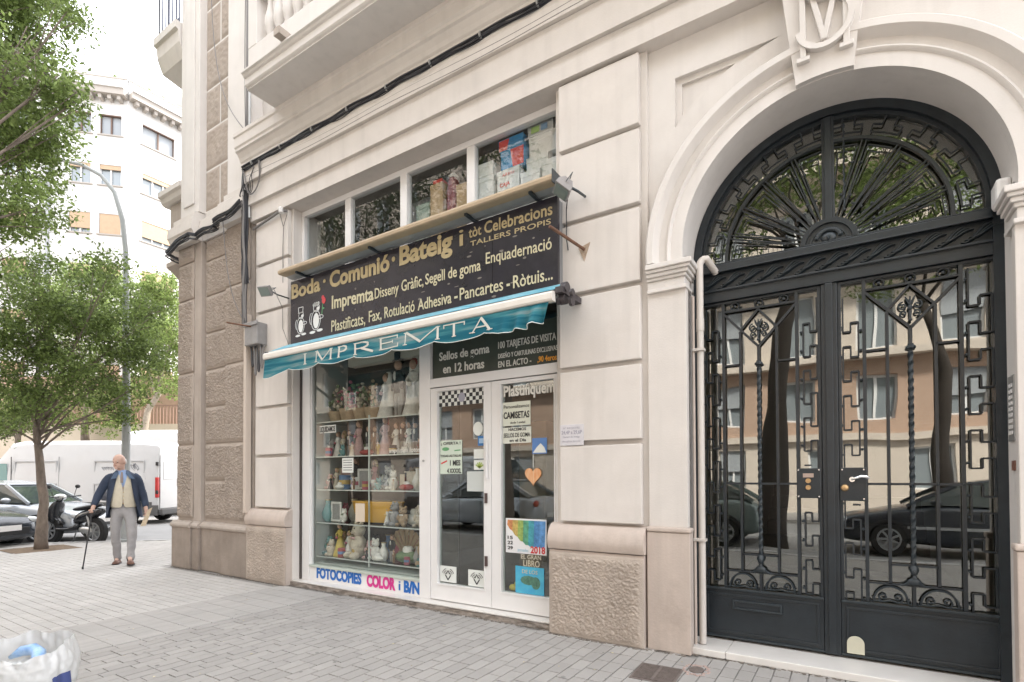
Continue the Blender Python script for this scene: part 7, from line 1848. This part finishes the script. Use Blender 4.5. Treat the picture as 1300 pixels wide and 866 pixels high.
# ---- white corner block across the street
FB = thing('white_apartment_block', 'white six-storey apartment block with cream blinds and a bracketed cornice', 'building', (-36.6,10.0,0), 0)
fw = mat('bright_white_render',(0.60,0.595,0.585),0.9,var=0.03,vscale=0.5)
fcor = mat('cornice_cream',(0.36,0.33,0.30),0.9); blind = mat('cream_blind',(0.44,0.315,0.21),0.8,var=0.1); winfr = mat('window_frame_brown',(0.12,0.075,0.055),0.7); whfr = mat('window_frame_white',(0.70,0.70,0.70),0.6)
fglass = mat('far_window_glass',(0.22,0.25,0.27),0.08,spec=0.9); curtain = mat('white_curtain',(0.30,0.32,0.34),0.8)
t_ = Vector((-math.sqrt(.5),-math.sqrt(.5),0)); nC = Vector((math.sqrt(.5),-math.sqrt(.5),0))
def face_pts(org, ax, nrm):
    return lambda a, o_, z: tuple(Vector(org)+ax*a+nrm*o_+Vector((0,0,z)))
CH = face_pts((0,0,0), t_, nC); RT = face_pts((0,0,0), Vector((0,1,0)), Vector((1,0,0)))
def fbox(F, a0, a1, o0, o1, z0, z1, name, m, par):
    ps = [F(a,o_,z) for z in (z0,z1) for a, o_ in ((a0,o0),(a1,o0),(a1,o1),(a0,o1))]
    return MB().add(ps, [(0,3,2,1),(4,5,6,7),(0,1,5,4),(1,2,6,5),(2,3,7,6),(3,0,4,7)]).build(name, m, par, fix=True)
TOPZ = 24.25
def wall_with_holes(F, a1, holes, name):
    mb = MB().plate([[(0,0),(a1,0),(a1,TOPZ),(0,TOPZ)]] + [[(x0,z0),(x0,z1),(x1,z1),(x1,z0)] for x0,x1,z0,z1 in holes], 0, 0.25)
    mb.v = [F(x, -y, z) for x, y, z in mb.v]; return mb.build(name, fw, FB, fix=True)
rows_z = [22.05, 19.0, 16.03, 12.95, 9.95, 6.95]
hC = [(0.36,1.50,z,z+1.22) for z in rows_z]+[(1.96,3.06,z,z+1.22) for z in rows_z]+[(5.2,6.4,z,z+1.22) for z in rows_z]+[(7.2,8.4,z,z+1.22) for z in rows_z]
hR = [(0.77,2.60,z,z+1.24) for z in rows_z]+[(4.2,6.0,z,z+1.24) for z in rows_z]
wall_with_holes(CH, 14.0, hC, 'facade_wall'); wall_with_holes(RT, 18.0, hR, 'facade_wall')
def farwin(F, h, row, wide):
    x0, x1, z0, z1 = h
    f = fbox(F,x0,x1,-0.16,-0.10,z0,z0+0.05,'window',winfr if row == 0 else whfr,FB)
    fm = winfr if row == 0 else whfr
    for a, b in ((x0,x0+0.05),(x1-0.05,x1)): fbox(F,a,b,-0.16,-0.09,z0,z1,'frame',fm,f)
    n = 3 if (wide and row) else 2
    for k in range(1,n): xm = x0+(x1-x0)*k/n; fbox(F,xm-0.04,xm+0.04,-0.16,-0.085,z0,z1,'frame',fm,f)
    fbox(F,x0,x1,-0.16,-0.09,z1-0.06,z1,'frame',fm,f)
    fbox(F,x0,x1,-0.20,-0.17,z0,z1,'pane',curtain if row == 0 else fglass,f)
    fr_ = (0.08, 0.22, 0.78, 0.7, 0.45, 0.6)[row]
    if row: fbox(F,x0+0.02,x1-0.02,-0.075,-0.03,z1-(z1-z0)*(1.0 if (row == 2 and not wide and x0 < 1) else fr_),z1-0.01,'blind',blind,f)
    else: fbox(F,x0,x1,-0.075,0.0,z1-0.07,z1,'blind_box',winfr,f)
    fbox(F,x0-0.12,x1+0.12,0.001,0.08,z0-0.08,z0-0.01,'sill',fcor,f)
for hs, F, wd in ((hC,CH,False),(hR,RT,True)):
    for i, h in enumerate(hs): farwin(F, h, i % 6, wd)
for F, a1, sg in ((CH,14.0,0),(RT,18.0,0)):
    fbox(F,-0.0,a1,0.001,0.55,24.26,24.62,'cornice',fcor,FB); fbox(F,-0.0,a1,0.001,0.65,24.621,24.78,'cornice',fw,FB)
    fbox(F,0.0,a1,-0.3,0.10,24.781,25.45,'parapet',fw,FB); fbox(F,0.0,a1,-0.35,0.16,25.451,25.53,'parapet_cap',fcor,FB)
    k = 0.25
    while k < 9: fbox(F,k,k+0.18,0.001,0.42,24.02,24.255,'cornice_bracket',fcor,FB); k += 0.50
fbox(CH,4.05,4.20,0.001,0.12,0,24.0,'drain_pipe',mat('zinc_pipe',(0.35,0.36,0.38),0.6),FB)
MB().add([(-12,-9.7,26.4),(0.2,2.0,26.4),(-3,12,26.4),(-12,12,26.4),(-12,-9.7,25.5),(-0.6,1.9,25.5),(-3,12,25.5),(-12,12,25.5)],[(0,1,2,3),(4,5,1,0),(5,6,2,1),(4,7,6,5)]).build('roof_slab', fw, FB)
mb = MB()
for F, a1 in ((CH,9.0),(RT,8.0)):
    k = 0.2
    while k < a1: mb.tube([F(k,-1.2,25.5),F(k,-1.2,27.4)],0.025,4); k += 1.1
    mb.tube([F(0,-1.2,27.4),F(a1,-1.2,27.4)],0.03,4); mb.tube([F(0,-1.2,26.5),F(a1,-1.2,26.5)],0.02,4)
stuff(mb.build('roof_railing', mat('pale_railing',(0.5,0.5,0.5),0.6), FB))
mb = MB(); r_ = random.Random(4)
for k in range(24):
    F, a = (CH, r_.uniform(0,4)) if k % 2 else (RT, r_.uniform(0,4)); p = F(a,-0.3,25.6); mb.ell(p,(0.15,0.15,0.2+0.2*r_.random()),6,4)
stuff(mb.build('roof_plants', leafA, FB))

# ---- low brick terrace with railings and flower pots
TB = thing('brick_terrace', 'reddish brick terrace front with iron railing and timber frames behind the vans', 'wall', tuple(frompx(230,640,27))[:2]+(0,), 0)
TB.location = (-25.6,11.2,0); TB.rotation_euler = (0,0,math.radians(32))
brk = mat('salmon_brick',(0.50,0.35,0.27),0.9,var=0.2,vscale=3)
MB().box(-14,4,0,0.4,0,6.6).build('brick_wall', brk, TB)
MB().box(-14,4,-1.3,-1.2,0,4.0).build('low_wall', mat('cream_wall',(0.60,0.52,0.42),0.9,var=0.1,vscale=1), TB)
mb = MB(); k = -14.0
while k < 4: mb.bar((k,-1.25,4.0),(k,-1.25,4.9),0.03); k += 0.16
mb.bar((-14,-1.25,4.9),(4,-1.25,4.9),0.05); stuff(mb.build('railing', mat('faded_red_railing',(0.34,0.22,0.18),0.7), TB))
for x in (-3.6,-2.5,-1.3,0.2): MB().box(x,x+0.14,-0.12,-0.001,3.0,6.3).build('timber_post', mat('dark_timber',(0.16,0.08,0.05),0.8), TB)
MB().box(-3.6,0.34,-0.14,-0.121,6.0,6.2).build('timber_beam', mat('dark_timber',(0.16,0.08,0.05),0.8), TB)
for x in (-2.2,-0.6): MB().box(x,x+0.7,-0.06,-0.001,3.6,5.6).build('window', fglass, TB)
for k, x in enumerate((-1.9,-0.9,0.1)):
    fp = thing('flower_pot', ['left terracotta pot of red flowers on the terrace wall behind the vans','middle terracotta pot of red flowers on the terrace wall behind the vans','right terracotta pot of red flowers on the terrace wall behind the vans'][k], 'flower pot', (0,0,0))
    fp.matrix_world = Matrix.Translation((-25.6,11.2,0)) @ Matrix.Rotation(math.radians(32),4,'Z') @ Matrix.Translation((x,-1.42,3.9))
    MB().lathe([(0.12,0),(0.18,0.28),(0.20,0.28),(0.20,0.33)],10).build('pot', mat('terracotta',(0.45,0.17,0.08),0.8), fp)
    mb = MB()
    for i in range(24): mb.ell((rr.uniform(-.28,.28),rr.uniform(-.2,.2),rr.uniform(.32,.62)),(0.07,0.07,0.05),5,3)
    mb.build('flowers', mat('geranium_mix',(0.40,0.12,0.08),0.8,var=0.8,vscale=20,col2=(0.10,0.20,0.05)), fp)
# street end behind everything so that the horizon is built up
for k, (x, y, wd, dp_, h, rzz, nm) in enumerate(((-66,2,30,12,19,math.radians(90),'far pale apartment block closing the street on the left'),(-40,-24,46,10,20,math.radians(0),'long pale apartment block on the far pavement, left of the crossing'))):
    b_ = thing('far_building', nm, 'building', (x,y,0), rzz); MB().box(-wd/2,wd/2,-dp_/2,dp_/2,0,h).build('wall', mat('far_wall_cream',(0.55,0.49,0.42),0.9,var=0.1,vscale=0.4), b_)
    for i in range(int(wd/3)):
        for j in range(int(h/3.1)):
            for sy in (-1,1):
                if j < 1: continue
                yy = sy*(dp_/2+0.02); MB().box(-wd/2+0.8+i*3,-wd/2+2.0+i*3,min(yy,yy+0.03*sy),max(yy,yy+0.03*sy),j*3.1+1.0,j*3.1+2.5).build('window', fglass, b_)

# ================================================================ THE OTHER SIDE OF THE STREET (seen in the glass)
OB = thing('opposite_building', 'brick and beige stone apartment house across the street, seen reflected in the gate', 'building', (0,-17.0,0))
beige = mat('beige_stone',(0.58,0.51,0.44),0.9,var=0.12,vscale=1.2); obrick = bpy.data.materials.new('orange_brickwork'); obrick.use_nodes = True
N = obrick.node_tree.nodes; L = obrick.node_tree.links; bt_ = N.new('ShaderNodeTexBrick'); bt_.inputs['Color1'].default_value = (0.38,0.25,0.18,1); bt_.inputs['Color2'].default_value = (0.43,0.29,0.215,1); bt_.inputs['Mortar'].default_value = (0.42,0.35,0.29,1); bt_.inputs['Scale'].default_value = 3.0
mp = N.new('ShaderNodeMapping'); mp.inputs['Rotation'].default_value = (PI/2,0,0); tc = N.new('ShaderNodeTexCoord'); L.new(tc.outputs['Object'], mp.inputs[0]); L.new(mp.outputs[0], bt_.inputs['Vector']); L.new(bt_.outputs[0], N['Principled BSDF'].inputs['Base Color']); N['Principled BSDF'].inputs['Roughness'].default_value = 0.9
wfr = mat('window_frame_white',(0.70,0.70,0.70),0.6)
X0, X1 = -34.0, 16.0
def oholes(z0, z1, w_, sp, off=0.0):
    hs = []; x = X0+1.0+off
    while x+w_ < X1-0.5: hs.append((x, x+w_, z0, z1)); x += sp
    return hs
def owall(zb, zt, hs, m, nm):
    mb = MB().plate([[(X0,zb),(X1,zb),(X1,zt),(X0,zt)]]+[[(a,c),(a,d),(b,d),(b,c)] for a,b,c,d in hs], 0, 0.3)
    mb.v = [(x, -y, z) for x, y, z in mb.v]; mb.build(nm, m, OB, fix=True)
    for k, (a,b,c,d) in enumerate(hs):
        f = MB().plate([[(a,c),(b,c),(b,d),(a,d)],[(a+.07,c+.07),(a+.07,d-.07),((a+b)/2-.04,d-.07),((a+b)/2-.04,c+.07)],[((a+b)/2+.04,c+.07),((a+b)/2+.04,d-.07),(b-.07,d-.07),(b-.07,c+.07)]],0.15,0.2)
        f.v = [(x,-y,z) for x,y,z in f.v]; fo = f.build('window', wfr, OB, fix=True)
        MB().box(a,b,-0.22,-0.205,c,d).build('pane', fglass, fo)
        if k % 3 == 0: MB().box(a+.05,b-.05,-0.13,-0.10,c+(d-c)*0.45,d).build('blind', curtain, fo)
owall(0, 2.62, oholes(0.9,2.35,1.1,3.1,0.7), beige, 'ground_floor_wall')
MB().box(X0,X1,0.0,0.18,2.62,2.86).build('string_course', beige, OB)
owall(2.86, 5.35, oholes(3.30,4.85,1.1,2.35,0.35), obrick, 'brick_wall')
MB().box(X0,X1,0.0,0.45,5.35,5.62).build('balcony_slab', beige, OB)
owall(5.62, 8.6, oholes(5.75,7.9,1.1,2.35,0.35), beige, 'upper_wall')
MB().box(X0,X1,0.0,0.9,8.6,8.8).build('balcony_slab', beige, OB)
owall(8.8, 11.9, oholes(8.95,11.1,1.1,2.35,0.35), beige, 'upper_wall')
MB().box(X0,X1,0.0,0.9,11.9,12.1).build('balcony_slab', beige, OB)
owall(12.1, 19.0, oholes(12.25,14.4,1.1,2.35,0.35)+oholes(15.4,17.5,1.1,2.35,0.35), beige, 'upper_wall')
MB().box(X0,X1,-8,-0.32,0,19).build('building_core', beige, OB)
for zz in (8.8,12.1):
    mb = MB(); k = X0
    while k < X1: mb.bar((k,0.85,zz),(k,0.85,zz+1.0),0.02); k += 0.16
    mb.bar((X0,0.85,zz+1.0),(X1,0.85,zz+1.0),0.05); stuff(mb.build('balcony_railing', ironlt, OB))
far_pav = MB().box(-60,60,-17.0,-13.2,-0.135,0.0).build('far_pavement', pav_base); struct(far_pav)
barkd = mat('dark_reflected_bark',(0.06,0.048,0.04),0.95,var=0.4,vscale=14,bump=1.0,bscale=40)  # bark colour darkened so the reflected trunks read dark against the lit facade
tree('thick dark street tree by the kerb, reflected in the left leaf of the gate', [(-1.25,-6.4,0),(-1.2,-6.4,2.4),(-1.05,-6.35,4.2),(-0.7,-6.3,5.6)], 0.21, 0.14,
     [((-2.4,-6.6,6.9),1.5),((-0.6,-6.0,7.6),1.6),((0.9,-6.8,7.1),1.3),((-1.5,-7.4,8.2),1.5),((0.2,-7.0,9.0),1.5),((-3.0,-6.0,8.2),1.3)], 15000, 0.11, 31, leafA, barkd, thr=0.4)
tree('forked street tree by the kerb, reflected in the right leaf of the gate', [(1.55,-8.2,0),(1.5,-8.2,2.2),(1.6,-8.2,3.4),(1.3,-8.2,4.8)], 0.15, 0.09,
     [((0.6,-8.2,6.2),1.3),((2.6,-8.0,6.4),1.4),((1.6,-8.8,7.4),1.5),((3.4,-8.4,7.6),1.2),((0.2,-8.4,7.8),1.2)], 12000, 0.11, 32, leafA, barkd, thr=0.4)
tree('kerbside tree reflected in the shop windows', [(-7.2,-6.4,0),(-7.25,-6.4,2.4),(-7.1,-6.4,4.0),(-6.9,-6.3,5.0)], 0.22, 0.13,
     [((-8.0,-6.6,5.8),1.5),((-6.0,-6.2,5.9),1.5),((-7.2,-7.2,7.0),1.7),((-5.2,-6.8,7.2),1.4),((-8.8,-6.8,7.4),1.4),((-6.6,-6.0,8.2),1.4)], 16000, 0.10, 33, leafA, thr=0.4)
tree('tall kerbside tree whose crown is reflected in the upper windows', [(-12.2,-6.3,0),(-12.2,-6.3,3.0),(-12.0,-6.3,6.0),(-11.8,-6.3,7.0)], 0.25, 0.14,
     [((-13.8,-6.6,8.2),1.6),((-12.0,-6.2,9.0),1.7),((-10.2,-6.4,8.6),1.6),((-14.6,-6.2,9.6),1.5),((-9.0,-6.4,9.8),1.4),((-11.4,-6.8,10.4),1.5)], 18000, 0.11, 34, leafC, thr=0.3)
car('dark saloon parked at the kerb, reflected in the right leaf of the gate', (0.03,0.035,0.04), (1.9,-7.9,-0.12), PI, cname='black_paint')
car('grey green car parked at the kerb, reflected in the left leaf of the gate', (0.18,0.22,0.21), (-3.6,-7.9,-0.12), PI, cname='grey_green_paint')
car('silver car parked at the kerb, reflected in the shop door', (0.50,0.53,0.57), (-8.8,-7.9,-0.12), PI, cname='silver_paint')
van('white van parked across the street, reflected in the shop door', (-12.5,-12.2,-0.12), 0.0, H=2.3)

# ================================================================ WHITE BAG IN THE FOREGROUND
BG = thing('plastic_bag', 'crumpled white plastic bag with blue wrapping inside, at the bottom left corner', 'bag', (-4.06,-3.12,0.0), math.radians(32))
bagm = mat('thin_white_plastic',(0.74,0.735,0.72),0.35,trans=0.35,var=0.04,vscale=5)
def bagpt(u, v_):
    a = 2*PI*u; z = 0.40*v_
    ca, sa = math.cos(a), math.sin(a); q = (abs(ca)**3.2+abs(sa)**3.2)**(-1/3.2)      # boxy section
    r = 0.162*(1+0.10*math.sin(PI*v_))
    fold = abs(noise.noise(Vector((ca*3.1, sa*3.1, z*5))))*0.05 - 0.018*abs(noise.noise(Vector((ca*8, sa*8, z*16))))
    r += fold*(0.3+0.7*v_)
    top = v_**5*(0.035*max(0,sa) - 0.05*max(0,-sa) + 0.012*math.sin(a*7))
    return (r*q*1.25*ca, r*q*0.95*sa, z+top)
mb = MB(); mb.grid(bagpt, 120, 50); mb.build('bag_film', bagm, BG, smooth='all')
mb = MB(); mb.grid(lambda u, v_: (0.165*v_*math.cos(2*PI*u), 0.14*v_*math.sin(2*PI*u), 0.28+0.05*noise.noise(Vector((math.cos(2*PI*u)*v_*3,math.sin(2*PI*u)*v_*3,2)))), 50, 12); mb.build('crumpled_sheet', mat('inner_white_plastic',(0.70,0.69,0.66),0.5), BG, smooth='all')
mb = MB(); mb.tube([(-0.14,0.05,0.31),(-0.08,0.06,0.345),(0.0,0.05,0.36),(0.07,0.01,0.35),(0.11,-0.05,0.32),(0.13,-0.09,0.28)],[0.012,0.03,0.034,0.034,0.028,0.012],10); mb.build('blue_wrapper', mat('blue_printed_plastic',(0.10,0.28,0.62),0.35,var=0.7,vscale=9,col2=(0.45,0.60,0.78)), BG, smooth='all')
mb = MB(); mb.grid(lambda u, v_: (0.226+0.006*math.sin(u*9)+0.01*math.sin(v_*3), -0.08+0.12*u, 0.02+0.22*v_), 10, 10); mb.build('navy_print', mat('navy_print',(0.05,0.07,0.20),0.5), BG, smooth='all')
